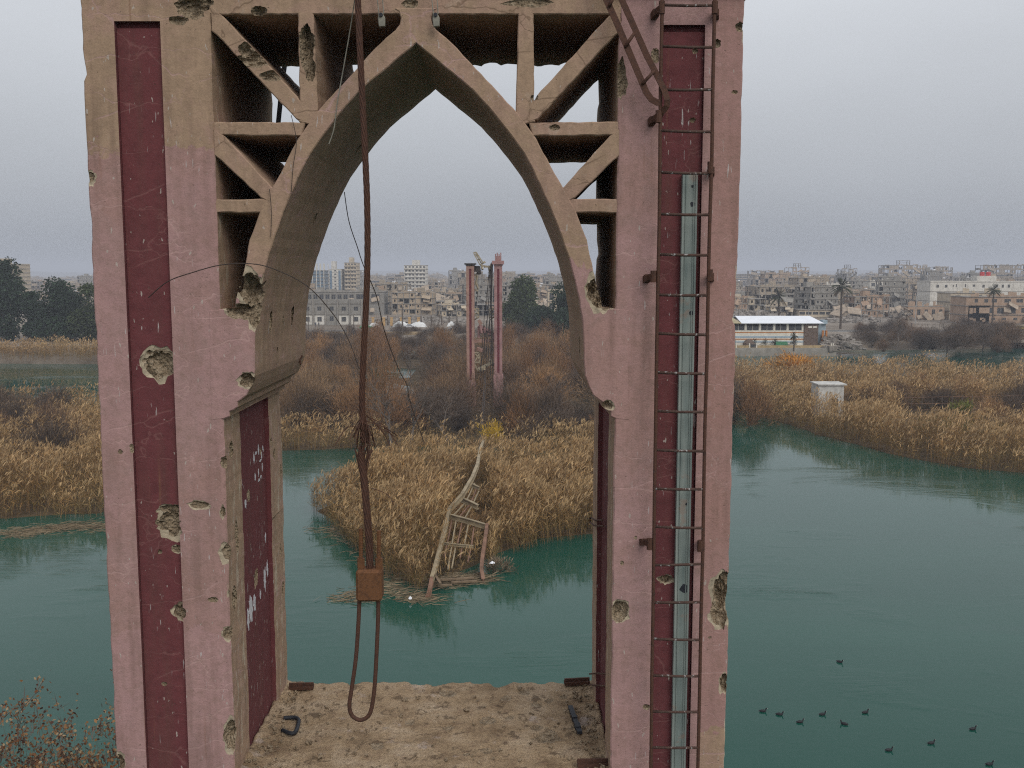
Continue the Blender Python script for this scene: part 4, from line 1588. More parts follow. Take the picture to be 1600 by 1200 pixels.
# the coloured ones
V, T, C = shrub_geo(1.3, 2.2, 8, 700, (0.45, 0.28, 0.025), 81, tw=.07)
q = PZ(768, 716, .3)
shrub(0, q.x, q.y, 1.1, 1.9, mesh=np_mesh('yellow_shrub', V, T, M['twig'], C), name='yellow_shrub', label='bright yellow-leaved bush at the back of the small reed island')
V, T, C = shrub_geo(3.2, 3.6, 10, 1800, (0.48, 0.22, 0.035), 82, tw=.13)
q = PZ(1240, 592, .3)
shrub(0, q.x, q.y, 1.15, .9, mesh=np_mesh('orange_shrub', V, T, M['twig'], C), name='orange_shrub', label='bright orange-leaved bush in the reeds before the riverside restaurant')
V, T, C = shrub_geo(1.8, 2.4, 8, 900, (0.13, 0.14, 0.022), 83, tw=.09)
q = PZ(1500, 652, .3)
shrub(0, q.x, q.y, 1.0, .3, mesh=np_mesh('green_shrub', V, T, M['twig'], C), name='green_shrub', label='yellow-green bush beside the grass patch behind the reeds')
# green grass patch
gp = G([(1425, 676), (1530, 678), (1570, 664), (1540, 650), (1440, 652)], .4)
x, y = scatter(gp, 16000)
n = len(x)
V, T = blades(np.stack([x, y, np.full(n, .2)], 1), np.stack([rng.normal(0, .4, n), rng.normal(0, .4, n), np.ones(n)], 1), rng.uniform(.4, 1.0, n), .10, .2)
C = per5(np.array([.065, .12, .035]) * rng.uniform(.6, 1.3, n)[:, None])
tag(put('grass', np_mesh('grass', V, T, M['leaf'], C)), 'patch of fresh green grass behind the reed bed', None, None, 'stuff')

# dry leafy saplings at the near bank, reaching into the picture by the pillar foot
def sapling(seed, hgt, rad, nleaf):
    r_ = np.random.default_rng(seed)
    parts = []
    tips = []
    stems = []
    for i in range(30):
        a = r_.uniform(0, 6.28)
        p0 = np.array([r_.normal(0, .2), r_.normal(0, .2), 0])
        hh = hgt * r_.uniform(.7, 1.0)
        p3 = np.array([math.cos(a) * rad * r_.uniform(.2, 1), math.sin(a) * rad * r_.uniform(.2, 1), hh])
        prev = p0
        for k in range(1, 9):
            t = k / 8
            q = p0 * (1 - t) + p3 * t * np.array([t ** .3, t ** .3, 1]) + r_.normal(0, .05, 3)
            stems.append((prev, q, .05 * (1 - t * .8)))
            if t > .35:
                for _ in range(3):
                    d = np.array([r_.normal(0, .5), r_.normal(0, .5), r_.uniform(.2, .9)])
                    L = r_.uniform(.25, .7)
                    stems.append((q, q + d * L, .022))
                    tips.append(q + d * L)
                    tips.append(q + d * L * .6)
            prev = q
        tips.append(p3)
    A = np.array([s_[0] for s_ in stems])
    B = np.array([s_[1] for s_ in stems])
    Wd = np.array([s_[2] for s_ in stems])
    for sd in (np.array([1., 0, 0]), np.array([0, 1., 0])):
        V, T = blades(A, B - A, np.linalg.norm(B - A, axis=1), Wd * 1.2, 0, .9, side=np.broadcast_to(sd, A.shape).copy())
        parts.append((V, T, np.array([.13, .09, .07])))
    stem = cat_geo(parts)
    tips = np.array(tips)
    k = r_.integers(0, len(tips), nleaf)
    P = tips[k] + r_.normal(0, .09, (nleaf, 3))
    V, T = blades(P, r_.normal(0, 1, (nleaf, 3)), r_.uniform(.05, .12, nleaf), r_.uniform(.035, .075, nleaf), .2, 1.3)
    pal = np.array([[.20, .085, .035], [.30, .16, .07], [.09, .045, .03], [.33, .24, .14]])
    C = per5(pal[r_.integers(0, 4, nleaf)] * r_.uniform(.7, 1.2, nleaf)[:, None])
    return stem, (V, T, C)
for i, (px, py, Y, hgt, rad, lab) in enumerate([(150, 1092, 26.0, 6.6, 1.9, 'tallest dry leafy sapling close against the foot of the tower pillar'), (62, 1132, 25.0, 5.8, 1.8, 'dry leafy sapling in the middle of the three by the pillar foot'), (6, 1105, 24.5, 6.0, 1.3, 'sparse dry sapling at the very corner of the picture'), (110, 1140, 25.2, 5.0, 1.5, 'low dense dry sapling squeezed between the two tallest'), (30, 1160, 24.0, 5.0, 1.4, 'low dry sapling close to the picture corner')]):
    q = PY(px, py, Y)
    o = empty('dry_sapling', (q.x, Y, .75), lab, 'sapling', 'dry saplings at the near bank')
    st, lf = sapling(90 + i, q.z - .75, rad, 2600)
    put('stems', np_mesh('stems', *st[:2], M['twig'], st[2]), o)
    put('leaves', np_mesh('leaves', *lf[:2], M['leaf'], lf[2]), o)

# =================================================================== FAR TOWER AND THE FALLEN DECK
M['f_pink'] = simple('far_tower_pink', (0.29, 0.165, 0.155), 0.9, .3, .8)
M['f_tan'] = simple('far_tower_tan', (0.31, 0.185, 0.145), 0.9, .3, .8)
M['f_maroon'] = simple('far_tower_maroon', (0.12, 0.025, 0.032), 0.9, .15, 1.2)
M['f_steel'] = simple('pale_truss_steel', (0.30, 0.25, 0.17), 0.7, .3, 2)
M['f_dark'] = simple('dark_cable', (0.035, 0.028, 0.025), 0.7, .3, 2)
M['girder'] = simple('weathered_girder_steel', (0.27, 0.215, 0.135), 0.7, .3, 1.6)
M['girder_rust'] = simple('rusted_girder_steel', (0.18, 0.10, 0.065), 0.8, .4, 1.6)
M['planks'] = simple('grey_planks', (0.17, 0.12, 0.075), 0.9, .3, 2)

YT = 153.0
def FT(px, py, Y=YT):
    return PY(px, py, Y)
far_tower = empty('ruined_bridge_tower', FT(757, 612), 'distant ruined bridge tower with two maroon-striped pillars and no arch', 'tower')
far_tower.location.z = 0.3
def far_pillar(x0, x1, ytop, ybase, zp):
    a, b_ = FT(x0, 500).x, FT(x1, 500).x
    zt, z0 = FT(757, ytop).z, FT(757, ybase).z
    zs = FT(757, zp).z
    mb = MB()
    mb.bb(a, b_, YT, YT + 1.9, zs, zt)
    mb.bb(a - .002, b_ + .002, YT - .003, YT + 1.9, z0, zs - .001, 1)
    mb.bb(a - .15, b_ + .15, YT - .15, YT + 2.05, 0.0, z0 + .6, 1)
    o = mb.build('pillar', [M['f_tan'], M['f_pink']], far_tower)
    w = (b_ - a)
    mb = MB()
    mb.bb(a + w * .36, b_ - w * .34, YT - .03, YT + .1, z0 + 1.0, zt - .5)
    mb.build('recessed_panel', [M['f_maroon']], far_tower)
    mb = MB()
    mb.bb(a - .02, a + w * .36, YT - .09, YT + .2, z0 + .5, zt - .02)
    mb.bb(b_ - w * .34, b_ + .02, YT - .09, YT + .2, z0 + .5, zt - .02)
    mb.bb(a - .02, b_ + .02, YT - .092, YT + .2, zt - .5, zt - .01)
    mb.build('pilaster_strip', [M['f_pink' if x0 > 750 else 'f_tan']], far_tower)
    return a, b_, zt
a0, b0, t0 = far_pillar(729, 741, 415, 603, 505)
a1, b1, t1 = far_pillar(772.5, 784.5, 415, 592, 512)
mb = MB()
mb.bb(a0 - .12, b0 + .12, YT - .2, YT + 2.1, t0, t0 + .16)
mb.bb(a0 - .28, b0 + .28, YT - .35, YT + 2.25, t0 + .161, t0 + .36)
mb.build('cap', [M['f_dark']], far_tower)
mb = MB()
mb.bb(a1 - .1, b1 + .1, YT - .2, YT + 2.1, t1, t1 + .2)
mb.bb(a1 - .36, b1 + .30, YT - .4, YT + 2.3, t1 + .201, t1 + .75)
mb.bb(a1 + .12, b1 - .12, YT + .1, YT + 1.8, t1 + .751, t1 + 1.45)
for k in range(4):
    mb.bb(a1 + .1 + k * .27, a1 + .26 + k * .27, YT + .08, YT + 1.82, t1 + 1.451, t1 + 1.8 + (.18 if k % 2 else 0))
mb.build('cap', [M['f_pink']], far_tower)
def truss(p, name='truss_remnant', w=.16, mat_='f_steel'):
    mb = MB()
    for (x0, y0, x1, y1) in p:
        mb.beam(FT(x0, y0, YT + .6 + random.uniform(-.3, .5)), FT(x1, y1, YT + .6 + random.uniform(-.3, .5)), w, w)
    return mb.build(name, [M[mat_]], far_tower)
truss([(741, 482, 748, 482), (741, 490, 748, 490), (741, 482, 748, 490), (741, 490, 748, 497), (748, 482, 748, 497), (741, 500, 748, 495)])
truss([(765, 482, 772, 482), (765, 490, 772, 490), (765, 490, 772, 482), (765, 497, 772, 490), (765, 482, 765, 497), (766, 500, 772, 495)])
truss([(741, 551, 748, 551), (741, 551, 749, 560), (749, 552, 741, 566), (741, 566, 749, 566), (741, 568, 747, 580), (749, 552, 749, 568)])
truss([(741, 424, 747, 420), (747, 420, 748, 428), (742, 430, 748, 426), (743, 428, 745, 440), (746, 430, 743, 446), (744, 440, 747, 452), (742, 452, 747, 455)], w=.2)
truss([(743, 396, 753, 413), (740, 395, 744, 394), (740, 395, 750, 414), (744, 394, 755, 411), (742, 400, 747, 399), (746, 406, 751, 405), (750, 414, 756, 410)], w=.16)
truss([(755, 411, 758, 409), (752, 415, 764, 417), (757, 417, 768, 416), (764, 417, 766, 428), (768, 412, 766, 434), (752, 413, 754, 421)], 'top_wreckage', .28, 'f_steel')
truss([(742, 418, 748, 418), (742, 421, 749, 424), (747, 417, 749, 428)], 'top_wreckage', .5, 'f_dark')
truss([(748, 508, 769, 519), (748, 513, 768, 521), (750, 508, 752, 521), (757, 513, 758, 520), (764, 517, 765, 524), (748, 510, 748, 528), (772, 520, 772, 530)], 'hanging_beam', .35, 'f_pink')
truss([(741, 533, 772, 532), (748, 500, 752, 507), (746, 545, 755, 548)], 'cross_beam', .5, 'f_tan')
truss([(747, 577, 760, 571), (760, 571, 771, 565), (766, 562, 771, 571), (750, 579, 757, 576)], 'cross_beam', .4, 'f_steel')
for k, (x0, y0, x1, y1, bow) in enumerate([(768, 410, 758, 560, 3), (767, 412, 762, 575, 1), (765, 420, 750, 580, 4), (769, 415, 766, 590, 0), (766, 420, 770, 585, 1), (770, 408, 768, 560, -1), (763, 425, 756, 500, 2), (764, 430, 751, 590, -2), (760, 500, 759, 600, 1), (757, 508, 754, 600, 1), (747, 430, 744, 480, 1), (753, 414, 753, 445, 0)]):
    mb = MB()
    pts = [FT(x0 + (x1 - x0) * t + bow * math.sin(math.pi * t), y0 + (y1 - y0) * t, YT - .2 + .1 * k) for t in (0, .2, .4, .6, .8, 1)]
    mb.tube(pts, .055 if k < 6 else .04, 5)
    mb.build('hanging_cable', [M['f_dark']], far_tower)

# cable drooping from the far tower down to the deck wreck
def gz(px, py, z):
    return PZ(px, py, z)
wreck = empty('collapsed_deck', tuple(gz(712, 905, .2)), 'collapsed footbridge deck of bent pale girders running down into the river', 'bridge deck')
def girder(pts, w, h, mat_, name='girder'):
    mb = MB()
    P = [gz(*q) for q in pts]
    for i in range(len(P) - 1):
        d = (P[i + 1] - P[i]).normalized()
        a, b_ = P[i] - d * .06, P[i + 1] + d * .06
        jz = Vector((0, 0, .003 * (i % 2)))
        mb.beam(a + jz, b_ + jz, w * .35, h)
        mb.beam(a + jz + Vector((0, 0, h / 2)), b_ + jz + Vector((0, 0, h / 2)), w, .05)
        mb.beam(a + jz - Vector((0, 0, h / 2)), b_ + jz - Vector((0, 0, h / 2)), w, .05)
    return mb.build(name, [M[mat_]], wreck)
girder([(756, 690, 4.2), (750, 705, 4.4), (746, 728, 4.4), (738, 748, 4.1), (722, 775, 3.4), (702, 797, 2.6)], .26, .38, 'girder')
girder([(702, 797, 2.6), (697, 820, 2.3), (690, 848, 1.8), (682, 880, 1.2), (675, 905, .7)], .26, .38, 'girder')
girder([(675, 905, .7), (671, 925, .35), (664, 944, -.35)], .24, .36, 'girder_rust')
girder([(761, 822, 2.2), (758, 845, 1.7), (754, 870, 1.0), (752, 892, .5), (755, 908, .15)], .24, .36, 'girder_rust')
girder([(703, 807, 2.4), (730, 814, 2.3), (757, 822, 2.2)], .22, .35, 'girder', 'cross_girder')
girder([(722, 781, 2.9), (734, 786, 2.8), (746, 792, 2.7)], .25, .35, 'girder', 'cross_girder')
girder([(692, 849, 1.6), (715, 852, 1.6), (738, 854, 1.6)], .14, .14, 'girder', 'cross_girder')
girder([(736, 757, 3.3), (742, 760, 3.2), (748, 763, 3.1)], .2, .25, 'girder', 'cross_girder')
for k, p in enumerate([[(742, 755, 3.2), (728, 785, 2.7), (706, 808, 2.3)], [(746, 760, 3.1), (735, 788, 2.7), (714, 812, 2.2)], [(748, 768, 3.0), (738, 790, 2.6), (724, 814, 2.2)],
                       [(706, 812, 2.2), (702, 835, 1.8), (694, 870, 1.2)], [(713, 812, 2.2), (708, 840, 1.7), (700, 890, .8)], [(722, 816, 2.1), (715, 850, 1.5)],
                       [(732, 818, 2.1), (726, 850, 1.5)], [(741, 820, 2.0), (737, 852, 1.5), (731, 878, 1.0)], [(712, 855, 1.4), (706, 888, .8)], [(722, 855, 1.4), (719, 872, 1.1)]]):
    mb = MB()
    P = [gz(*q) for q in p]
    for i in range(len(P) - 1):
        mb.beam(P[i], P[i + 1], .09, .09)
    mb.build('stringer', [M['girder_rust' if k % 2 else 'girder']], wreck)
for k, (a, b_) in enumerate([((676, 893, .8), (688, 912, .5)), ((659, 905, .5), (690, 906, .45)), ((684, 915, .3), (706, 914, .25)), ((690, 906, .4), (740, 903, .3)), ((705, 910, .25), (745, 908, .2))]):
    mb = MB()
    mb.beam(gz(*a), gz(*b_), .16, .12)
    mb.build('plank', [M['planks']], wreck)
mb = MB()
for (dx, b0_) in ((0, 0), (2.2, .12)):
    pts = []
    for t in (0, .15, .3, .5, .7, .85, 1.0):
        a = FT(757 + dx, 585, YT - 1)
        b_ = gz(744 + dx, 735, 3.4)
        q = a.lerp(b_, t)
        q.z -= 3.2 * math.sin(math.pi * t) * .55
        pts.append(q)
    mb.tube(pts, .05, 5)
mb.build('suspension_cable', [M['f_dark']], wreck)

# a nest of branches with a scrap of white plastic beside the girder
V, T, C = shrub_geo(1.1, 1.0, 6, 700, (0.17, 0.125, 0.082), 120, tw=.05)
q = PZ(776, 890, .1)
o = put('branch_heap', np_mesh('branch_heap', V, T, M['twig'], C))
o.location = (q.x, q.y, -.1)
tag(o, 'low heap of dead branches in the water beside the fallen girder', 'branch heap')
M['plastic'] = simple('white_plastic', (0.75, 0.76, 0.78), .5, .05, 5)
def rag(px, py, s, label, z):
    mb = MB()
    q = PZ(px, py, z)
    n = 9
    rr = random.Random(px)
    pts = [(q.x + math.cos(6.28 * i / n) * s * rr.uniform(.6, 1.2), q.y + math.sin(6.28 * i / n) * s * rr.uniform(.5, 1), q.z + rr.uniform(-.05, .12)) for i in range(n)]
    mb.add([(q.x, q.y, q.z + .16)] + pts, [(0, 1 + i, 1 + (i + 1) % n) for i in range(n)])
    tag(mb.build('plastic_scrap', [M['plastic']]), label, 'litter')
rag(769, 880, .25, 'crumpled white plastic scrap on the branch heap', .75)
rag(641, 935, .12, 'small white scrap at the muddy tip of the island', .25)

# =================================================================== TREES
def crown_geo(clumps, n, leaf, hue, seed, var=.35):
    r_ = np.random.default_rng(seed)
    parts = []
    cl = np.array(clumps)
    w = cl[:, 3] * cl[:, 4]
    k = r_.choice(len(cl), n, p=w / w.sum())
    d = r_.normal(0, 1, (n, 3))
    d /= np.linalg.norm(d, axis=1, keepdims=True)
    rr = r_.uniform(.3, 1.25, n) ** .7
    off = d * rr[:, None] * np.stack([cl[k, 3], cl[k, 3], cl[k, 4]], 1)
    P = cl[k, :3] + off
    D = d + r_.normal(0, .8, (n, 3)) + np.array([0, 0, -.3])
    V, T = blades(P, D, leaf * r_.uniform(.6, 1.4, n), leaf * .55, .2, 1.2)
    C = np.array(hue) * r_.uniform(1 - var, 1 + var, n)[:, None]
    C *= (1 + .25 * np.sin(k * 2.4))[:, None]
    parts.append((V, T, per5(C)))
    return cat_geo(parts)

M['bark'] = simple('bark', (0.085, 0.065, 0.05), .95, .3, 4)
def tree(q, h, rad, hue, seed, label, group=None, nleaf=5000, slim=False, leaf=.5, name='evergreen_tree', cat='tree'):
    o = empty(name, q, label, cat, group)
    r_ = random.Random(seed)
    cl = []
    for i in range(22):
        t = r_.uniform(.10, .95)
        prof = (max(.35, math.sin(math.pi * min(1, (t + .05) ** .9))) if not slim else (1.1 - t) * .9 + .15)
        a = r_.uniform(0, 6.28)
        rr = rad * prof * r_.uniform(.2, .75)
        cr = rad * r_.uniform(.30, .55) * (0.6 + .5 * prof)
        cl.append((math.cos(a) * rr, math.sin(a) * rr, t * h, cr, cr * r_.uniform(.7, 1.1)))
    cl.append((0, 0, h * .93, rad * .28, h * .07))
    V, T, C = crown_geo(cl, nleaf, leaf, hue, seed)
    put('crown', np_mesh('crown', V, T, M['leaf'], C), o)
    mb = MB()
    mb.tube([(0, 0, -.3), (.1, 0, h * .2), (-.1, .1, h * .5), (0, 0, h * .8)], [rad * .085, rad * .07, rad * .05, .05], 8)
    for c in cl[:10]:
        mb.tube([(0, 0, c[2] * .55), (c[0] * .6, c[1] * .6, c[2] * .85), c[:3]], [rad * .035, rad * .022, .03], 5)
    put('trunk', mb.mesh('trunk', [M['bark']]), o)
    return o
DK = (0.024, 0.042, 0.022)
OL = (0.044, 0.060, 0.022)
def tpx(px, ybase, ytop, halfw_px, hue, seed, label, group=None, slim=False, z=2.2, nleaf=6000, **kw):
    q = PZ(px, ybase, z)
    s = q.y / F
    return tree(q, (ybase - ytop) * s * 1.01, halfw_px * s, hue, seed, label, group, nleaf, slim, leaf=.75 * q.y / 300, **kw)
tpx(12, 532, 412, 38, DK, 1, 'tallest dark eucalyptus at the picture edge before the beige tower block', slim=False, nleaf=9000)
tpx(52, 532, 458, 22, DK, 2, 'narrow dark evergreen between the tall eucalyptus and the round tree')
tpx(96, 533, 444, 42, DK, 3, 'broad round dark evergreen at the water beside the pillar', nleaf=9000)
tpx(142, 534, 444, 28, OL, 4, 'dark evergreen half hidden by the tower pillar')
tpx(815, 518, 442, 36, OL, 5, 'broad olive-green tree just past the far tower', nleaf=8000)
tpx(848, 525, 480, 28, DK, 6, 'low dark evergreen below the olive-green tree')
tpx(812, 521, 480, 16, OL, 61, 'small rounded evergreen tucked under the olive-green tree by the far tower')
tpx(900, 532, 404, 34, DK, 7, 'tallest dark cypress-like evergreen behind the arch foot', nleaf=9000)
tpx(874, 526, 486, 20, DK, 8, 'small dark evergreen beside the beige house')
tpx(652, 452, 436, 12, DK, 9, 'far dark tree at the foot of the white apartment tower', z=2.2, nleaf=1500)
tpx(678, 460, 445, 8, DK, 10, 'small far dark tree beside the collapsed houses', nleaf=1200)
tpx(634, 487, 462, 9, DK, 11, 'dark bush-like tree among the collapsed houses', nleaf=1500)
tpx(813, 450, 432, 8, DK, 12, 'hazy far tree rising behind the olive-green tree', nleaf=1200)
tpx(1484, 497, 464, 14, DK, 13, 'dark evergreen before the pink ruined houses', nleaf=2500)
tpx(1500, 497, 470, 10, DK, 14, 'smaller evergreen joined to the one before the pink ruins', nleaf=2000)
tpx(1443, 478, 464, 9, OL, 15, 'low olive tree before the long white building', nleaf=1500)
tpx(1255, 450, 440, 5, DK, 16, 'tiny hazy tree below the skeleton block with the rooftop frame', nleaf=800)
tpx(1302, 452, 436, 8, (0.045, .045, .04), 17, 'hazy grey tree behind the taller date palm', nleaf=1000)

def palm(px, ybase, ytop, crown_px, label, seed, z=2.2, trunk_r=.32):
    q = PZ(px, ybase, z)
    s = q.y / F
    h = (ybase - ytop) * s
    R_ = crown_px * s
    hc = h - R_ * .62
    o = empty('date_palm', q, label, 'palm tree', 'date palms')
    mb = MB()
    r_ = random.Random(seed)
    mb.tube([(0, 0, -.3), (.1, 0, hc * .4), (0, .1, hc * .8), (0, 0, hc)], [trunk_r * 1.2, trunk_r, trunk_r * .95, trunk_r * 1.3], 10)
    for i in range(int(hc / .35)):
        mb.tube([(0, 0, i * .35), (0, 0, i * .35 + .18)], [trunk_r * 1.25, trunk_r * 1.02], 8)
    put('trunk', mb.mesh('trunk', [M['bark']]), o)
    parts = []
    nr = np.random.default_rng(seed)
    for i in range(42):
        a = r_.uniform(0, 6.28)
        el = r_.uniform(-.75, 1.35)
        d = np.array([math.cos(a) * math.cos(el), math.sin(a) * math.cos(el), math.sin(el)])
        p = np.array([0, 0, hc])
        n = 14
        tt = np.linspace(.12, 1, n)
        P = p + d * (tt * R_)[:, None] - np.array([0, 0, 1.0]) * (tt ** 2 * R_ * .42 * math.cos(el))[:, None]
        tan = np.gradient(P, axis=0)
        tan /= np.linalg.norm(tan, axis=1, keepdims=True)
        up = np.array([0, 0, 1.0])
        sd = np.cross(tan, up)
        sd /= np.maximum(np.linalg.norm(sd, axis=1, keepdims=True), 1e-4)
        dry = el < -.35
        hue = np.array([.16, .115, .06]) if dry else np.array([.055, .062, .032])
        hue = hue * r_.uniform(.7, 1.3)
        for sg in (-1, 1):
            L = R_ * .26 * np.sin(np.pi * np.clip(tt * .85 + .12, 0, 1)) + .1
            V, T = blades(P, sd * sg + tan * .7 + nr.normal(0, .1, (n, 3)), L, R_ * .075, .25, .9, side=np.cross(sd * sg + tan * .7, up))
            parts.append((V, T, hue))
        V, T = blades(P[:-1], np.diff(P, axis=0), np.linalg.norm(np.diff(P, axis=0), axis=1) * 1.1, .08, 0, 1.2)
        parts.append((V, T, hue * .8))
    V, T, C = cat_geo(parts)
    put('crown', np_mesh('crown', V, T, M['leaf'], C), o)
palm(1216, 505, 453, 16, 'short bushy date palm behind the white restaurant roof', 1)
palm(1313, 514, 437, 17, 'tall date palm with a straight trunk past the restaurant end', 2)
palm(1550, 508, 446, 12, 'slim date palm before the pink ruined houses', 3, trunk_r=.25)
palm(820, 492, 444, 10, 'date palm rising among the evergreens past the far tower', 4)
palm(830, 494, 447, 9, 'second smaller date palm among the evergreens past the far tower', 5)
palm(1240, 547, 520, 7, 'small young palm on the restaurant terrace', 6, z=2.0, trunk_r=.15)

# =================================================================== THE RUINED TOWN
def wall_mat(name, cols, var=.18):
    """plastered or raw concrete; each building draws its own tone"""
    m, nt, b = new_mat(name, 0.92, 0.15)
    oi = nt.nodes.new("ShaderNodeObjectInfo")
    v = objpos(nt)
    n = noise_tex(nt, v, .5, 6, .65)
    n2 = noise_tex(nt, objpos(nt, (1.5, 1.5, .3)), 1.0, 5, .6)
    stops = [(i / max(1, len(cols) - 1), c) for i, c in enumerate(cols)]
    c = ramp(nt, oi.outputs['Random'], stops)
    c = mix(nt, ramp(nt, n, [(.35, .0), (.7, .55)]), c, tuple(x * .5 for x in cols[0]))
    c = mix(nt, ramp(nt, n2, [(.52, .0), (.75, .5)]), c, (0.10, 0.085, 0.07))
    nt.links.new(c, b.inputs['Base Color'])
    return m
M['wall_raw'] = wall_mat('raw_concrete_walls', [(0.30, 0.25, 0.19), (0.40, 0.31, 0.21), (0.27, 0.24, 0.21), (0.45, 0.36, 0.25), (0.36, 0.24, 0.165), (0.50, 0.43, 0.33)])
M['frame'] = wall_mat('concrete_frame', [(0.25, 0.23, 0.205), (0.31, 0.28, 0.24)])
M['wall_white'] = wall_mat('whitewashed_wall', [(0.60, 0.56, 0.48), (0.66, 0.63, 0.57)])
M['wall_beige'] = wall_mat('beige_wall', [(0.50, 0.41, 0.29), (0.55, 0.47, 0.36)])
M['wall_pink'] = wall_mat('pink_brown_brick_wall', [(0.38, 0.26, 0.18), (0.44, 0.32, 0.23)])
M['wall_grey'] = wall_mat('grey_block_wall', [(0.25, 0.235, 0.21), (0.31, 0.29, 0.255)])
M['slab_pale'] = simple('fallen_slab', (0.33, 0.265, 0.20), .9, .3, .6)
M['dark'] = simple('dark_opening', (0.035, 0.036, 0.04), .5, .3, 3, .5)
M['glass_blue'] = simple('bluish_glass', (0.13, 0.19, 0.25), .25, .3, .6, .6)
M['red_tank'] = simple('red_tank', (0.45, 0.03, 0.03), .5, .1, 3)
M['tank_white'] = simple('white_tank', (0.6, 0.6, 0.6), .5, .1, 3)
M['rubble'] = earth_mat('rubble', (0.14, 0.12, 0.10), (0.25, 0.22, 0.19), (0.36, 0.33, 0.29), .8)

def ruin_mesh(w, d, h, floors, bays, seed, hole=.35, miss=.18, sidebays=None):
    """frame mesh and wall mesh of a shelled concrete block, origin at the middle of its base, front towards -y"""
    r_ = random.Random(seed)
    fr, wl = MB(), MB()
    fh = h / floors
    nb = bays
    ns = sidebays or max(2, int(d / (w / nb)))
    for k in range(floors + 1):
        z = k * fh
        cut = r_.uniform(0, .35) if (k == floors and r_.random() < .5) else 0
        fr.bb(-w / 2 - .3, w / 2 + .3 - cut * w, -d / 2 - .3, d / 2 + .3, z - .18, z + .12)
    for i in range(nb + 1):
        x = -w / 2 + w * i / nb
        top = h + (r_.uniform(.4, 1.2) if r_.random() < .3 else 0)
        for y in (-d / 2 + .2, d / 2 - .2):
            fr.bb(x - .2, x + .2, y - .2, y + .2, .121, top)
    def panel(side, a, b_, z0, z1):
        """wall panel from a to b along its side"""
        t = r_.random()
        th = .2
        def seg(a0, a1, zz0, zz1):
            if a1 - a0 < .02 or zz1 - zz0 < .02:
                return
            if side == 'f':
                wl.bb(a0, a1, -d / 2 - .05, -d / 2 + th, zz0, zz1)
            elif side == 'b':
                wl.bb(a0, a1, d / 2 - th, d / 2 + .05, zz0, zz1)
            elif side == 'l':
                wl.bb(-w / 2 - .05, -w / 2 + th, a0, a1, zz0, zz1)
            else:
                wl.bb(w / 2 - th, w / 2 + .05, a0, a1, zz0, zz1)
        if t < miss:
            if r_.random() < .5:
                seg(a, b_, z0, z0 + (z1 - z0) * r_.uniform(.15, .45))
            return
        if t < miss + hole:
            ww = (b_ - a) * r_.uniform(.3, .5)
            c = (a + b_) / 2 + r_.uniform(-.1, .1) * (b_ - a)
            s0, s1 = z0 + (z1 - z0) * .32, z0 + (z1 - z0) * .80
            seg(a, c - ww / 2, z0, z1)
            seg(c + ww / 2, b_, z0, z1)
            seg(c - ww / 2, c + ww / 2, z0, s0)
            seg(c - ww / 2, c + ww / 2, s1, z1)
            return
        if t < miss + hole + .12:
            n = 4
            for i in range(n):
                seg(a + (b_ - a) * i / n, a + (b_ - a) * (i + 1) / n, z0, z0 + (z1 - z0) * r_.uniform(.3, 1))
            return
        seg(a, b_, z0, z1)
    for k in range(floors):
        z0, z1 = k * fh + .121, (k + 1) * fh - .181
        for i in range(nb):
            a, b_ = -w / 2 + w * i / nb + .21, -w / 2 + w * (i + 1) / nb - .21
            panel('f', a, b_, z0, z1)
            if r_.random() < .85:
                panel('b', a, b_, z0, z1)
        for i in range(ns):
            a, b_ = -d / 2 + .41 + (d - .82) * i / ns, -d / 2 + .41 + (d - .82) * (i + 1) / ns
            panel('l', a, b_, z0, z1)
            panel('r', a, b_, z0, z1)
    # torn slabs, leaning pieces and roof clutter
    for k in range(3):
        s_ = (w * r_.uniform(.12, .28), r_.uniform(2, 4), .22)
        wl.box((r_.uniform(-.45, .45) * w, -d / 2 - r_.uniform(.2, 1.2), r_.uniform(.15, .95) * h), s_, Matrix.Rotation(r_.uniform(-.7, .7), 3, 'Y') @ Matrix.Rotation(r_.uniform(.5, 1.3), 3, 'X'), jit=.2)
    for k in range(7):
        wl.box((r_.uniform(-.45, .45) * w, r_.uniform(-.45, .45) * d, h + r_.uniform(.2, .8)), (r_.uniform(.3, 1.8), r_.uniform(.3, 1.5), r_.uniform(.3, 1.4)), Matrix.Rotation(r_.uniform(0, 3), 3, 'Z') @ Matrix.Rotation(r_.uniform(-.4, .4), 3, 'X'))
    for k in range(5):
        x_, y_ = r_.uniform(-.48, .48) * w, r_.uniform(-.48, .2) * d
        fr.bb(x_ - .06, x_ + .06, y_ - .06, y_ + .06, h + .122, h + r_.uniform(1.0, 2.6))
    # parapet pieces
    for i in range(nb):
        if r_.random() < .6:
            a, b_ = -w / 2 + w * i / nb, -w / 2 + w * (i + 1) / nb
            wl.bb(a, b_ - .02, -d / 2 - .2, -d / 2, h + .121, h + r_.uniform(.5, 1.1))
    return fr, wl

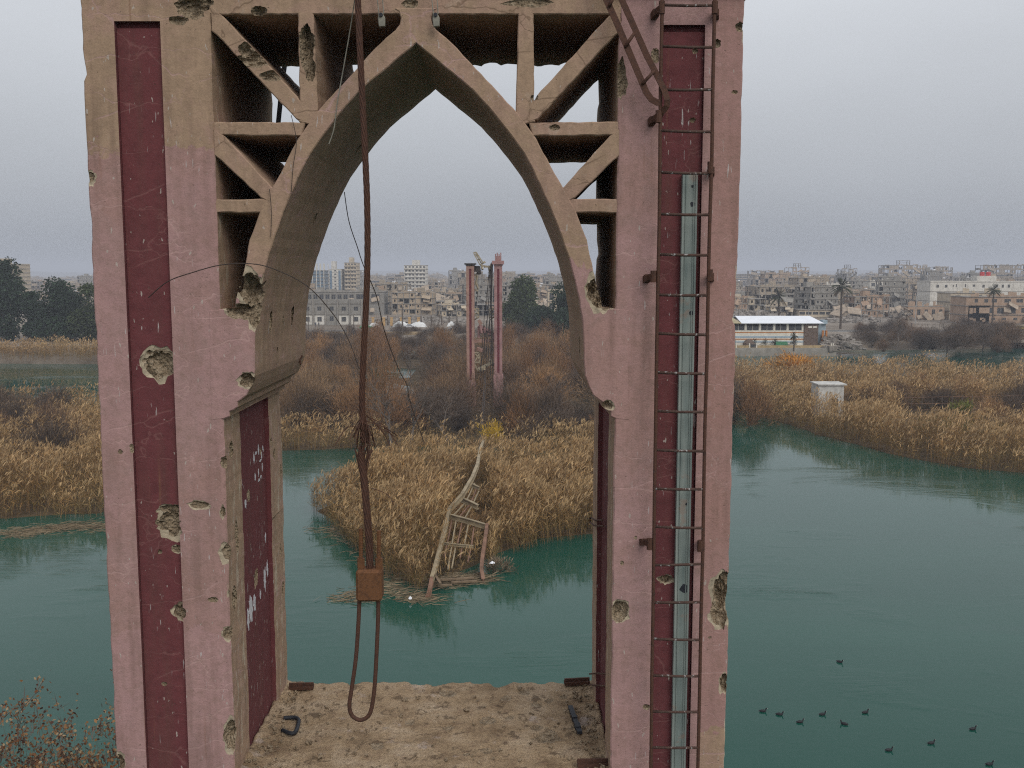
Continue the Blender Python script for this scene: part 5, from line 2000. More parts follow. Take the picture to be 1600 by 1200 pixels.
PROTO = []
spec = [(14, 12, 9.5, 3, 4), (18, 12, 12.5, 4, 5), (11, 10, 6.5, 2, 3), (16, 14, 6.5, 2, 5), (22, 13, 9.5, 3, 6), (12, 11, 12.5, 4, 3), (20, 14, 15.5, 5, 5), (10, 9, 3.6, 1, 3), (15, 11, 9.5, 3, 4), (24, 14, 6.5, 2, 7), (13, 12, 16, 5, 4), (17, 12, 7, 2, 4)]
WALLS = ['wall_raw', 'wall_raw', 'wall_beige', 'wall_raw', 'wall_grey', 'wall_raw', 'wall_raw', 'wall_white', 'wall_pink', 'wall_raw', 'wall_grey', 'wall_beige']
for i, (w, d, h, fl, bays) in enumerate(spec):
    fr, wl = ruin_mesh(w, d, h, fl, bays + 2, 300 + i, hole=.42, miss=.16 + .16 * (i % 3))
    tk = MB()
    r_ = random.Random(i)
    tk.bb(-1.6, 1.6, -1.3, 1.3, h + .122, h + 2.6)
    tn = MB()
    tn.tube([(2.6, 0, h + .9), (4.2, 0, h + .9)], .55, 8)
    tn.bb(2.9, 3.0, -.5, .5, h + .122, h + .6)
    tn.bb(3.8, 3.9, -.5, .5, h + .122, h + .6)
    PROTO.append((fr.mesh('frame', [M['frame']]), wl.mesh('wall', [M[WALLS[i]]]), tk.mesh('stair_head', [M[WALLS[i]]]), tn.mesh('water_tank', [M['tank_white']]), w, d, h))

def ruin(i, x, y, rot=0.0, s=(1, 1, 1), label='', group=None, z=2.2, extras=True, wall=None, name='ruined_building'):
    p = PROTO[i]
    o = empty(name, (x, y, z), label, 'building', group)
    o.rotation_euler = (0, 0, rot)
    o.scale = s
    put('frame', p[0], o)
    wobj = put('wall', p[1], o)
    if wall:
        wobj.material_slots[0].link = 'OBJECT'
        wobj.material_slots[0].material = M[wall]
    if extras:
        t = put('stair_head', p[2], o)
        t.location = (random.uniform(-.25, .25) * p[4], random.uniform(-.2, .3) * p[5], 0)
        if random.random() < .5:
            t = put('water_tank', p[3], o)
            t.location = (random.uniform(-.35, .1) * p[4], random.uniform(-.2, .2) * p[5], 0)
    return o

# ---- rows of ruined blocks fading into the haze
r_ = random.Random(42)
rows = [(432, 13), (470, 15), (515, 15), (565, 17), (625, 17), (700, 19), (790, 22), (900, 26), (1020, 30)]
ngen = 0
labels = {0: 'shell-ravaged low building in the front rows of the ruined town', 1: 'ruined grey block in the middle distance of the town', 2: 'hazy blue-grey ruined block far out in the town'}
HERO = []                         # spans of x/y kept free for the buildings modelled one by one
def hero_free(x, y):
    px = 800 + x / y * F
    for (a, b_, y0, y1) in HERO:
        if a < px < b_ and y0 < y < y1:
            return False
    return True
HERO += [(455, 575, 330, 500), (1440, 1610, 400, 560), (850, 900, 350, 470), (1395, 1480, 390, 480), (-60, 160, 300, 520), (560, 690, 360, 440), (1145, 1300, 300, 400), (480, 565, 600, 960), (625, 672, 650, 900)]
for ri, (Yr, gap) in enumerate(rows):
    x = -.62 * Yr
    while x < .62 * Yr:
        i = r_.randrange(len(PROTO))
        w = PROTO[i][4]
        x += w / 2 + r_.uniform(1, gap * .6)
        yy = Yr + r_.uniform(-14, 14)
        if hero_free(x, yy) and ngen < 285:
            g = 0 if Yr < 500 else (1 if Yr < 720 else 2)
            sz = r_.uniform(.65, 1.0) if g < 2 else r_.uniform(.8, 1.25)
            px = 800 + x / yy * F
            if px < 160:
                sz *= .6 if g < 2 else .75
            WN = ['raw concrete', 'raw concrete', 'beige', 'raw concrete', 'grey block', 'raw concrete', 'raw concrete', 'whitewashed', 'brown brick', 'raw concrete', 'grey block', 'beige'][i]
            FN = ['', 'one', 'two', 'three', 'four', 'five'][spec[i][3]]
            zone = 'past the tan-topped pillar' if px < 165 else 'hidden behind the tan-topped pillar' if px < 430 else 'left of the hanging cable' if px < 570 else 'between cable and far tower' if px < 735 else 'right of the far tower' if px < 935 else 'hidden behind the ladder pillar' if px < 1135 else 'above the restaurant' if px < 1310 else 'between tall palm and white building' if px < 1455 else 'at the picture edge'
            lab = '%s %s-storey %s ruin %s' % (['front-row', 'mid-town', 'hazy far'][g], FN, WN, zone)
            ruin(i, x, yy, r_.uniform(-.3, .3) + (math.pi if r_.random() < .3 else 0), (1, 1, sz), lab, ['front ruins of the town', 'middle ruins of the town', 'hazy far ruins of the town'][g])
            ngen += 1
        x += w / 2
# ---- beyond: one mass of far roofs
mb = MB()
for i in range(900):
    y = r_.uniform(1090, 2600)
    x = r_.uniform(-.62, .62) * y
    w, d, h = r_.uniform(10, 28), r_.uniform(10, 22), r_.choice((4, 7, 7, 10, 10, 13, 16)) * r_.uniform(.8, 1.1)
    if x < -.33 * y:
        h *= .6
    mb.bb(x - w / 2, x + w / 2, y - d / 2, y + d / 2, 2.0, 2.2 + h)
    if r_.random() < .5:
        mb.bb(x - 2, x + 2, y - 2, y + 2, 2.2 + h, 4.6 + h)
    for k in range(int(h / 3.2)):
        mb.bb(x - w * .42, x + w * .42, y - d / 2 - .3, y - d / 2 - .02, 3.4 + k * 3.2, 4.8 + k * 3.2, 1)
tag(mb.build('distant_city', [M['wall_raw'], M['dark']]), 'hazy mass of far roofs along the horizon', None, None, 'stuff')
# low far hills
mb = MB()
xs = np.linspace(-5200, 5200, 90)
vs = [(x, 5600, 0) for x in xs] + [(x, 6200, 26 + 16 * float(lump(np.array([x]), np.array([0.]), 420, 3)[0]) + 8 * float(lump(np.array([x]), np.array([0.]), 110, 5)[0])) for x in xs]
mb.add(vs, [(i, i + 1, 91 + i, 90 + i) for i in range(89)])
structure(mb.build('hills', [M['bank']]))

# ---- buildings one by one
def front_building(name, px0, px1, ytop, ybase, depth, wall, label, floors, wins, z=2.2, extra=None, cat='building', sill=.35, head=.78, slab_over=.25, back_solid=True):
    """a block seen face on. wins: per floor a list of (centre fraction, width fraction, low, high); every opening is a real hole with its own window part"""
    a, b_ = PZ(px0, ybase, z), PZ(px1, ybase, z)
    Y = a.y
    w = b_.x - a.x
    h = (ybase - ytop) * Y / F
    o = empty(name, ((a.x + b_.x) / 2, Y, z), label, cat)
    fh = h / floors
    fr, wl = MB(), MB()
    for k in range(floors + 1):
        fr.bb(-w / 2 - slab_over, w / 2 + slab_over, -slab_over, depth + slab_over, k * fh - .15, k * fh + .12)
    for k in range(floors):
        z0, z1 = k * fh + .121, (k + 1) * fh - .151
        ws = sorted(wins[k] if k < len(wins) else [])
        cur = -w / 2
        for wn in ws:
            c, ww = wn[0], wn[1]
            lo, hi = (wn[2], wn[3]) if len(wn) > 3 else (sill, head)
            x0, x1 = -w / 2 + (c - ww / 2) * w, -w / 2 + (c + ww / 2) * w
            if x0 > cur + .01:
                wl.bb(cur, x0, 0, .25, z0, z1)
            s0, s1 = z0 + lo * (z1 - z0), z0 + hi * (z1 - z0)
            if s0 - z0 > .02:
                wl.bb(x0, x1, 0, .25, z0, s0)
            if z1 - s1 > .02:
                wl.bb(x0, x1, 0, .25, s1, z1)
            m2 = MB()
            t = .07
            m2.bb(x0 + .01, x1 - .01, .06, .16, s0 + .005, s0 + t)
            m2.bb(x0 + .01, x1 - .01, .06, .16, s1 - t, s1 - .005)
            m2.bb(x0 + .01, x0 + t, .062, .158, s0 + t, s1 - t)
            m2.bb(x1 - t, x1 - .01, .062, .158, s0 + t, s1 - t)
            m2.bb((x0 + x1) / 2 - .04, (x0 + x1) / 2 + .04, .063, .157, s0 + t, s1 - t)
            wo = put('window', m2.mesh('window', [M['frame']]), o)
            m3 = MB()
            m3.bb(x0 + .03, x1 - .03, .12, .14, s0 + .03, s1 - .03)
            put('pane', m3.mesh('pane', [M['dark']]), wo)
            cur = x1
        if w / 2 - cur > .01:
            wl.bb(cur, w / 2, 0, .25, z0, z1)
        wl.bb(-w / 2, -w / 2 + .25, .251, depth, z0, z1)
        wl.bb(w / 2 - .25, w / 2, .251, depth, z0, z1)
        wl.bb(-w / 2 + .251, w / 2 - .251, depth - .25, depth, z0, z1)
    put('floor_slabs', fr.mesh('floor_slabs', [M['frame']]), o)
    put('wall', wl.mesh('wall', [M[wall]]), o)
    if extra:
        extra(o, w, h, depth)
    return o

def ev(n, ww, a=0., b_=1., lo=.35, hi=.78):
    return [(a + (b_ - a) * (i + .5) / n, ww, lo, hi) for i in range(n)]

def par(o, w, h, d, mat_='wall_grey', ph=.9, skip=0):
    mb = MB()
    mb.bb(-w / 2, w / 2, 0, .2, h + .122, h + ph)
    mb.bb(-w / 2, -w / 2 + .2, .201, d, h + .122, h + ph)
    mb.bb(w / 2 - .2, w / 2, .201, d, h + .122, h + ph)
    put('parapet', mb.mesh('parapet', [M[mat_]]), o)

def ragged(o, w, h, d, mat_='wall_beige', seed=1):
    rr = random.Random(seed)
    n = 16
    for i in range(n):
        if rr.random() < .25:
            continue
        mb = MB()
        x0 = -w / 2 + w * i / n
        mb.box((x0 + w / n / 2, .12, h + .13 + .45), (w / n, .22, .9), jit=.0)
        hh = rr.uniform(.3, 2.0)
        mb = MB()
        mb.bb(x0, x0 + w / n - .01, 0, .24, h + .122, h + .122 + hh)
        put('broken_parapet', mb.mesh('broken_parapet', [M[mat_]]), o)
    for i in range(3):
        mb = MB()
        mb.box((rr.uniform(-.45, .45) * w, -rr.uniform(.2, 1.0), rr.uniform(.1, .9) * h), (rr.uniform(1.5, 4), rr.uniform(1.5, 3), .25), Matrix.Rotation(rr.uniform(-.8, .8), 3, 'Y') @ Matrix.Rotation(rr.uniform(.5, 1.3), 3, 'X'), jit=.2)
        put('torn_slab', mb.mesh('torn_slab', [M['slab_pale']]), o)

def ex_school(o, w, h, d):
    par(o, w, h, d, 'wall_grey', 1.5)
    for i in range(7):
        mb = MB()
        x = -w / 2 + w * i / 6
        mb.bb(x - .25, x + .25, -.42, -.001, -.2, h + 1.4)
        put('pilaster', mb.mesh('pilaster', [M['frame']]), o)
    for i in range(6):
        if i == 3:
            continue
        mb = MB()
        x = -w / 2 + w * (i + .5) / 6
        for (a, b_) in ((-1.75, -.85), (.85, 1.75)):
            mb.bb(x + a, x + b_, -.06, -.003, .2, 3.4)
        mb.bb(x - .849, x + .849, -.058, -.003, .2, 1.1)
        mb.bb(x - .849, x + .849, -.058, -.003, 2.9, 3.4)
        put('white_panel', mb.mesh('white_panel', [M['wall_white']]), o)
front_building('school_building', 452, 566, 474, 508, 14, 'wall_grey', 'two-storey grey block with white ground floor panels on the far bank road', 2,
               [ev(6, .055, lo=.35, hi=.85), ev(6, .06, lo=.3, hi=.72)], extra=ex_school)
front_building('long_grey_building', 470, 600, 456, 492, 16, 'wall_grey', 'long low grey hall behind the two-storey block', 2, [[], ev(9, .05, 0, .65) + [(.72, .1, .2, .8), (.9, .1, .2, .8)]], extra=lambda o, w, h, d: ragged(o, w, h, d, 'wall_grey', 8))
def ex_glass(o, w, h, d):
    for i in range(6):
        for j in range(2):
            mb = MB()
            x = -w / 2 + w * i / 5
            y = -.6 if j == 0 else d + .5
            mb.bb(x - .25, x + .25, y - .25, y + .25, -.1, h + 5)
            put('column', mb.mesh('column', [M['wall_white']]), o)
front_building('glass_tower', 478, 507, 423, 466, 16, 'glass_blue', 'bluish glazed tower under construction with white columns', 8, [[]] * 8, extra=ex_glass, slab_over=.7)
def ex_white(o, w, h, d):
    mb = MB()
    mb.bb(-w * .32, w * .02, .5, 7, h + .122, h + 6)
    put('stair_head', mb.mesh('stair_head', [M['wall_white']]), o)
    for x in (-.36, .36):
        mb = MB()
        mb.bb(w * x - .8, w * x + .8, -.35, -.02, .3, h - 1)
        put('dark_strip', mb.mesh('dark_strip', [M['glass_blue']]), o)
front_building('white_tower', 515, 534, 421, 464, 15, 'wall_white', 'slim white tower with dark vertical strips and a stepped top', 8, [[(.5, .16, .3, .75)]] * 8, extra=ex_white, slab_over=.05)
def ex_balc(o, w, h, d, n=8, frac=.9, mat_='wall_beige'):
    fh = h / n
    for k in range(1, n):
        mb = MB()
        for s in (-1, 1):
            c = s * w * .24
            mb.bb(c - w * .2, c + w * .2, -1.5, -.26, k * fh - .1, k * fh + 1.05)
        put('balcony', mb.mesh('balcony', [M[mat_]]), o)
    mb = MB()
    mb.bb(-w * .15, w * .2, 2, 8, h + .122, h + 4)
    put('stair_head', mb.mesh('stair_head', [M[mat_]]), o)
front_building('balcony_tower', 539, 558, 411, 464, 16, 'wall_beige', 'tall beige tower with stacked balconies next to the white tower', 9, [ev(4, .13, lo=.3, hi=.8)] * 9, extra=lambda o, w, h, d: ex_balc(o, w, h, d, 9))
front_building('apartment_tower', 632, 666, 415, 463, 18, 'wall_white', 'isolated white apartment tower with stacked balconies right of the cable', 8, [ev(6, .09, lo=.25, hi=.8)] * 8, extra=lambda o, w, h, d: ex_balc(o, w, h, d, 8, mat_='wall_white'))
front_building('beige_tower', -25, 29, 414, 470, 18, 'wall_beige', 'tall plain beige tower block behind the eucalyptus', 9, [ev(3, .08, 0, .5)] * 9, extra=lambda o, w, h, d: (par(o, w, h, d, 'wall_beige', .6), ex_balc(o, w, h, d, 1, mat_='wall_beige')))
front_building('beige_house', 856, 890, 455, 503, 12, 'wall_beige', 'beige three-storey house between the evergreens behind the arch', 3, [ev(3, .17), ev(3, .2, lo=.1, hi=.85), ev(3, .2, lo=.1, hi=.85)], extra=lambda o, w, h, d: par(o, w, h, d, 'wall_beige', .7))
def ex_longwhite(o, w, h, d):
    par(o, w, h, d, 'wall_white', .6)
    for (x, ww, hh, lab) in ((-.02, .16, 3.0, 0), (.47, .16, 5.0, 1)):
        mb = MB()
        mb.bb(w * (x - ww / 2), w * (x + ww / 2), 2, 9, h + .122, h + hh)
        put('roof_block', mb.mesh('roof_block', [M['wall_white']]), o)
    for x in (-.045, .005):
        mb = MB()
        mb.tube([(w * x, 4, h + 3.0), (w * x, 4, h + 4.8)], 1.1, 10)
        mb.tube([(w * x, 4, h + 4.8), (w * x, 4, h + 5.0)], [1.1, .4], 10)
        put('water_tank', mb.mesh('water_tank', [M['red_tank']]), o)
front_building('long_white_building', 1452, 1640, 441, 485, 16, 'wall_white', 'long white building with two red rooftop tanks and small square windows', 3,
               [[], [], [(.06, .022, .4, .72), (.13, .022, .4, .72), (.19, .01, .5, .7), (.215, .01, .45, .8), (.29, .012, .45, .8), (.36, .02, .5, .75), (.44, .02, .4, .72), (.55, .018, .4, .75), (.6, .018, .4, .75), (.65, .018, .4, .75), (.8, .02, .4, .75)]], extra=ex_longwhite, slab_over=.05)
front_building('pink_ruin', 1508, 1612, 464, 506, 13, 'wall_pink', 'ruined pink-brown three-storey house with gaping openings at the picture edge', 3,
               [ev(6, .06, lo=.4, hi=.7), [(.08, .05, .1, .8), (.3, .2, .15, .85), (.52, .1, .1, .85), (.7, .1, .1, .9), (.88, .1, .2, .8)], [(.15, .05), (.3, .06), (.42, .08), (.62, .1), (.8, .1)]], extra=lambda o, w, h, d: ragged(o, w, h, d, 'wall_pink', 3))
front_building('yellow_ruin', 1483, 1560, 458, 500, 12, 'wall_beige', 'ochre ruined house with a torn upper wall behind the palm', 3, [[(.2, .1)], [(.3, .12, .1, .8), (.7, .14, .1, .8)], [(.15, .1), (.55, .18, .2, .8), (.8, .14, .2, .8)]], extra=lambda o, w, h, d: ragged(o, w, h, d, 'wall_beige', 4))
front_building('pink_wall_ruin', 1418, 1475, 479, 500, 8, 'wall_pink', 'roofless pink wall with five arched openings by the road', 1, [ev(5, .09, lo=.35, hi=.8)], slab_over=.02, extra=lambda o, w, h, d: ragged(o, w, h, d, 'wall_pink', 5))
front_building('small_pink_house', 1512, 1545, 478, 506, 8, 'wall_pink', 'small pink-brown house with two openings before the ruined terrace', 2, [[(.3, .14, .05, .6), (.75, .16, .2, .6)], [(.3, .12, .2, .8)]])
front_building('ochre_market', 1248, 1300, 484, 496, 9, 'wall_beige', 'low ochre market shed with a dark strip of openings between the palms', 1, [ev(5, .17, lo=.35, hi=.75)], slab_over=.4)
front_building('grey_end_block', 1138, 1176, 456, 480, 12, 'wall_grey', 'plain blue-grey block wall just past the ladder pillar', 2, [[], []], slab_over=.03)
front_building('cream_villa', 1290, 1330, 446, 484, 12, 'wall_white', 'cream ruined villa standing behind the tall palm', 3, [ev(3, .2, lo=.1, hi=.85)] * 3, extra=lambda o, w, h, d: ragged(o, w, h, d, 'wall_white', 6))
front_building('white_terrace', 1358, 1400, 440, 470, 12, 'wall_white', 'whitish three-storey terrace in the middle of the ruins', 3, [ev(4, .14, lo=.2, hi=.8)] * 3, extra=lambda o, w, h, d: ragged(o, w, h, d, 'wall_white', 7))
front_building('dark_arcade', 1360, 1408, 464, 480, 10, 'wall_raw', 'long dark-fronted arcade below the whitish terrace', 1, [ev(6, .13, lo=.1, hi=.85)], slab_over=.6)

# skeletal blocks on the skyline
def skeleton(px0, px1, ytop, ybase, floors, bays, seed, label, roof=False):
    a, b_ = PZ(px0, ybase, 2.2), PZ(px1, ybase, 2.2)
    w = b_.x - a.x
    h = (ybase - ytop) * a.y / F
    fr, wl = ruin_mesh(w, 16, h, floors, bays, seed, hole=.25, miss=.55)
    o = empty('skeleton_block', ((a.x + b_.x) / 2, a.y, 2.2), label, 'building')
    put('frame', fr.mesh('frame', [M['frame']]), o)
    put('wall', wl.mesh('wall', [M['wall_raw']]), o)
    if roof:
        mb = MB()
        for x in (-.12 * w, .12 * w):
            for y in (-4, 3):
                mb.bb(x - .3, x + .3, y - .3, y + .3, h + .122, h + 4.5)
        for z in (2.2, 4.5):
            mb.bb(-.12 * w - .4, .12 * w + .4, -4.6, 3.6, h + z, h + z + .4)
        put('roof_frame', mb.mesh('roof_frame', [M['frame']]), o)
    return o
skeleton(1228, 1260, 419, 452, 5, 5, 501, 'skeletal concrete block with an open frame on its roof', True)
skeleton(1170, 1206, 424, 452, 4, 5, 502, 'stepped grey skyline block nearest the ladder pillar')
skeleton(1311, 1334, 421, 452, 4, 4, 503, 'narrow skyline block with a rooftop frame right of the tall palm', True)
skeleton(1376, 1442, 415, 454, 6, 9, 504, 'wide shattered skyline block with a central stair tower', True)
skeleton(1455, 1482, 418, 452, 5, 4, 505, 'skeletal skyline block left of the red tanks')
skeleton(1528, 1612, 415, 456, 6, 10, 506, 'largest skyline block of long open floors at the picture edge')
skeleton(1270, 1300, 431, 455, 3, 5, 507, 'low broken skyline block behind the tall palm')
skeleton(815, 858, 432, 458, 4, 7, 508, 'hazy grey block above the olive-green tree')
skeleton(575, 625, 446, 476, 3, 6, 509, 'gutted grey concrete building beside the hanging cable')
skeleton(600, 640, 444, 482, 3, 5, 510, 'gutted concrete building with dark upper bays behind the fallen slabs')
skeleton(690, 730, 459, 482, 2, 5, 511, 'shell-torn two-storey ruin just left of the far tower')
skeleton(1180, 1235, 448, 484, 3, 6, 512, 'gutted brown ruin behind the short palm')
skeleton(1235, 1290, 452, 486, 3, 6, 513, 'broken-fronted ruin between the two tall palms')
skeleton(1408, 1452, 444, 480, 3, 5, 514, 'dark-windowed grey ruin left of the long white building')

# pancaked houses
def collapsed(px0, px1, ytop, ybase, seed, label, n=9):
    a, b_ = PZ(px0, ybase, 2.2), PZ(px1, ybase, 2.2)
    w = b_.x - a.x
    h = (ybase - ytop) * a.y / F
    o = empty('collapsed_house', ((a.x + b_.x) / 2, a.y, 2.2), label, 'building')
    r_ = random.Random(seed)
    for i in range(n):
        mb = MB()
        s = (w * r_.uniform(.3, .55), r_.uniform(4, 8), .35)
        rot = Matrix.Rotation(r_.uniform(-.75, .75), 3, 'Y') @ Matrix.Rotation(r_.uniform(.15, .8), 3, 'X') @ Matrix.Rotation(r_.uniform(-.5, .5), 3, 'Z')
        mb.box((r_.uniform(-.3, .3) * w, r_.uniform(0, 8), h * (.2 + .7 * i / n)), s, rot, jit=.3)
        put('fallen_slab', mb.mesh('fallen_slab', [M['slab_pale']]), o)
    mb = MB()
    for i in range(40):
        mb.box((r_.gauss(0, .25) * w, r_.uniform(-4, 8), abs(r_.gauss(0, .25)) * h), (r_.uniform(.4, 2.2), r_.uniform(.4, 1.5), r_.uniform(.3, 1.2)), Matrix.Rotation(r_.uniform(0, 3), 3, 'Z') @ Matrix.Rotation(r_.uniform(-.5, .5), 3, 'X'))
    for i in range(5):
        x = r_.uniform(-.4, .4) * w
        mb.bb(x - .25, x + .25, 2, 2.5, 0, h * r_.uniform(.5, 1))
    put('broken_masonry', mb.mesh('broken_masonry', [M['rubble']]), o)['kind'] = 'stuff'
collapsed(578, 604, 454, 484, 1, 'pancaked house with pale slabs sliding down beside the cable', 11)
collapsed(640, 672, 448, 482, 2, 'collapsed house with a tilted pale roof slab below the apartment tower', 10)
collapsed(668, 700, 462, 486, 3, 'caved-in house left of the far tower')
collapsed(1300, 1345, 482, 497, 4, 'flattened house behind the tall palm trunk')
collapsed(1405, 1425, 482, 500, 5, 'fallen slabs leaning against the roofless pink wall')
collapsed(1330, 1410, 478, 492, 6, 'long run of fallen floors across the ruins', 12)
collapsed(845, 870, 470, 498, 7, 'broken slabs beside the beige house')

def heap(px0, px1, ybase, hgt, label, n=500, seed=0, z=2.2, depth=14, mat_='rubble'):
    a, b_ = PZ(px0, ybase, z), PZ(px1, ybase, z)
    w = b_.x - a.x
    r_ = random.Random(seed)
    mb = MB()
    nx, ny = 40, 10
    vs = []
    for j in range(ny + 1):
        for i in range(nx + 1):
            u, v = i / nx, j / ny
            prof = math.sin(math.pi * u) ** .5 * math.sin(math.pi * v) ** .7
            hh = hgt * prof * (.6 + .5 * mnoise.noise(Vector((u * w * .15, v * depth * .2, seed)))) + prof * .5 * mnoise.noise(Vector((u * w * .7, v * 5, seed + 3)))
            vs.append((a.x + u * w, a.y + v * depth, z - .1 + max(0, hh)))
    fs = [(j * (nx + 1) + i, j * (nx + 1) + i + 1, (j + 1) * (nx + 1) + i + 1, (j + 1) * (nx + 1) + i) for j in range(ny) for i in range(nx)]
    mb.add(vs, fs)
    for i in range(n):
        u, v = r_.random(), r_.random()
        prof = math.sin(math.pi * u) ** .5 * math.sin(math.pi * v) ** .7
        s = r_.uniform(.15, .7) * (1 + (r_.random() < .08) * 2.2)
        mb.box((a.x + u * w, a.y + v * depth, z + hgt * prof * .75 * r_.uniform(.5, 1.1)), (s * 1.4, s, s * .55), Matrix.Rotation(r_.uniform(0, 3), 3, 'Z') @ Matrix.Rotation(r_.uniform(-.8, .8), 3, 'X'), jit=.1 * s)
    return tag(mb.build('rubble', [M[mat_]]), label, None, None, 'stuff')
heap(1288, 1352, 546, 4.2, 'grey rubble heap tipped beside the riverside restaurant', 600, 1, 1.6, 12)
heap(1562, 1640, 535, 3.0, 'pale rubble on the far bank at the picture edge', 300, 2, 1.8, 10)
heap(1100, 1235, 498, 4.0, 'long rubble field behind the restaurant roof', 700, 3, 2.2, 22)
heap(560, 735, 505, 2.4, 'dark rubble strip before the collapsed houses', 800, 4, 2.2, 22)
heap(1300, 1420, 505, 2.2, 'rubble and earth along the far road', 500, 5, 2.2, 14)
heap(-40, 40, 548, 1.8, 'stony debris on the bank below the eucalyptus', 300, 6, 1.4, 10)
heap(1200, 1300, 552, 1.2, 'riprap stones below the restaurant terrace', 400, 7, .6, 5)

# =================================================================== RIVERSIDE RESTAURANT
M['roof_white'] = simple('white_sheet_roof', (0.72, 0.74, 0.77), .5, .06, .5)
M['roof_tan'] = simple('tan_canvas_roof', (0.33, 0.28, 0.17), .8, .1, .5)
M['cream'] = simple('cream_paint', (0.62, 0.58, 0.50), .8, .2, 1)
M['orange_band'] = simple('orange_band', (0.42, 0.17, 0.05), .8, .15, 1)
M['blue_grey'] = simple('blue_grey_paint', (0.30, 0.38, 0.44), .8, .1, 1)
M['brown_stone'] = simple('brown_stone_cladding', (0.12, 0.085, 0.065), .9, .35, 2)
M['yellow_wall'] = simple('ochre_wall', (0.34, 0.25, 0.13), .9, .25, 1)
M['light_blue'] = simple('light_blue_wall', (0.30, 0.37, 0.41), .8, .1, 1)
M['green_paint'] = simple('green_sheet', (0.03, 0.13, 0.06), .7, .2, 1)
M['quay'] = simple('quay_concrete', (0.27, 0.245, 0.21), .9, .2, .6)
M['quay_stone'] = simple('ochre_quay_stone', (0.36, 0.27, 0.16), .9, .25, .8)

ZQ = 2.0
qa = PZ(1120, 542, ZQ)
YR = qa.y
def rx(px):
    return (px - 800) / F * YR
def rz(py):
    return PY(800, py, YR).z
rest = empty('riverside_restaurant', (rx(1215), YR, ZQ), 'riverside restaurant with a white sheet roof and banded white walls', 'restaurant')
Yf, dep = YR + 2, 11.0
def rb(name, x0, x1, y0, y1, z0, z1, m_, parent=None):
    mb = MB()
    mb.bb(x0, x1, y0, y1, z0, z1)
    return mb.build(name, [M[m_]], parent or rest)
X0, X1, X2 = rx(1100), rx(1260), rx(1286)
zr = rz(506)
rb('base_wall', X0, X1, Yf, Yf + .3, ZQ, rz(521), 'cream')
rb('band', X0, X1, Yf - .05, Yf - .003, rz(521) + .01, rz(521) + .25, 'orange_band')
for (y0, y1, m_) in ((526, 528.5, 'blue_grey'), (530, 531.5, 'orange_band'), (534, 536, 'blue_grey')):
    rb('band', X0, X1, Yf - .05, Yf - .003, rz(y1), rz(y0), m_)
rb('sill_wall', X0, X1, Yf, Yf + .3, rz(521) + .252, rz(517), 'cream')
rb('floor', X0, X1, Yf + .301, Yf + dep, rz(521), rz(521) + .2, 'quay')
rb('back_wall', X0, X2, Yf + dep, Yf + dep + .3, ZQ, zr, 'brown_stone')
for px in (1100, 1122, 1145, 1168, 1190.5, 1213, 1234, 1258):
    x = rx(px)
    rb('column', x - .22, x + .22, Yf - .02, Yf + .36, rz(517) + .002, zr, 'cream')
for i, (a, b_) in enumerate(((1145, 1168), (1168, 1190.5), (1190.5, 1213), (1213, 1234), (1234, 1258))):
    x0, x1 = rx(a) + .24, rx(b_) - .24
    mb = MB()
    z0, z1 = rz(517) + .01, zr - .01
    for t in (0, .5, 1):
        xx = x0 + (x1 - x0 - .08) * t
        mb.bb(xx, xx + .08, Yf + .1, Yf + .18, z0, z1)
    wo = mb.build('window', [M['cream']], rest)
    mb = MB()
    mb.bb(x0 + .01, x1 - .01, Yf + .13, Yf + .15, z0, z0 + (z1 - z0) * .62)
    mb.build('pane', [M['dark']], wo)
rb('stone_block', rx(1260), rx(1282), Yf - .3, Yf + dep, ZQ, zr - .05, 'brown_stone')
for px in (1269, 1276.5):
    rb('vent', rx(px) - .5, rx(px) + .5, Yf - .36, Yf - .302, rz(513), rz(510), 'cream')
# roofs
def slope(name, x0, x1, m_, yo=.0):
    mb = MB()
    za, zb_ = zr, zr + 1.5
    vs = [(x0, Yf - .9, za), (x1, Yf - .9, za), (x1 - 1.4, Yf + dep * .6, zb_), (x0, Yf + dep * .6, zb_), (x1 - 1.4, Yf + dep + .6, za + .4), (x0, Yf + dep + .6, za + .4)]
    up = [(a, b_, c + .16) for a, b_, c in vs]
    mb.add(vs + up, [(3, 2, 1, 0), (5, 4, 2, 3), (6, 7, 8, 9), (9, 8, 10, 11), (0, 1, 7, 6), (1, 2, 8, 7), (2, 4, 10, 8), (4, 5, 11, 10), (5, 3, 9, 11), (3, 0, 6, 9)])
    return mb.build(name, [M[m_]], rest)
slope('roof', rx(1160), rx(1289), 'roof_white')
slope('roof', rx(1095), rx(1160) - .02, 'roof_tan')
# side tower and terrace
rb('side_wall', rx(1283), rx(1296), Yf + 1, Yf + 7, ZQ, rz(505), 'light_blue')
rb('side_kiosk', rx(1290), rx(1297), Yf + .2, Yf + 3, rz(507), rz(501), 'light_blue')
rb('side_post', rx(1288), rx(1291), Yf - .5, Yf + .1, ZQ, rz(517), 'orange_band')
rb('side_post', rx(1293.5), rx(1296), Yf - .5, Yf + .1, ZQ, rz(517), 'orange_band')
tr = structure(rb('terrace', rx(1080), rx(1300), YR - 4.0, YR + 14, -.5, ZQ - .002, 'quay'))
tr.parent = None
tr.location = rest.location
rb('parapet', rx(1080), rx(1296), YR - 3.0, YR - 2.7, ZQ, ZQ + .6, 'yellow_wall')
for px in (1147, 1167.5, 1178.5, 1297, 1294):
    rb('parapet_post', rx(px) - .12, rx(px) + .12, YR - 3.1, YR - 2.6, ZQ, ZQ + 1.1, 'cream')
rb('gate', rx(1169), rx(1177), YR - 3.06, YR - 2.64, ZQ + .1, ZQ + .85, 'dark')
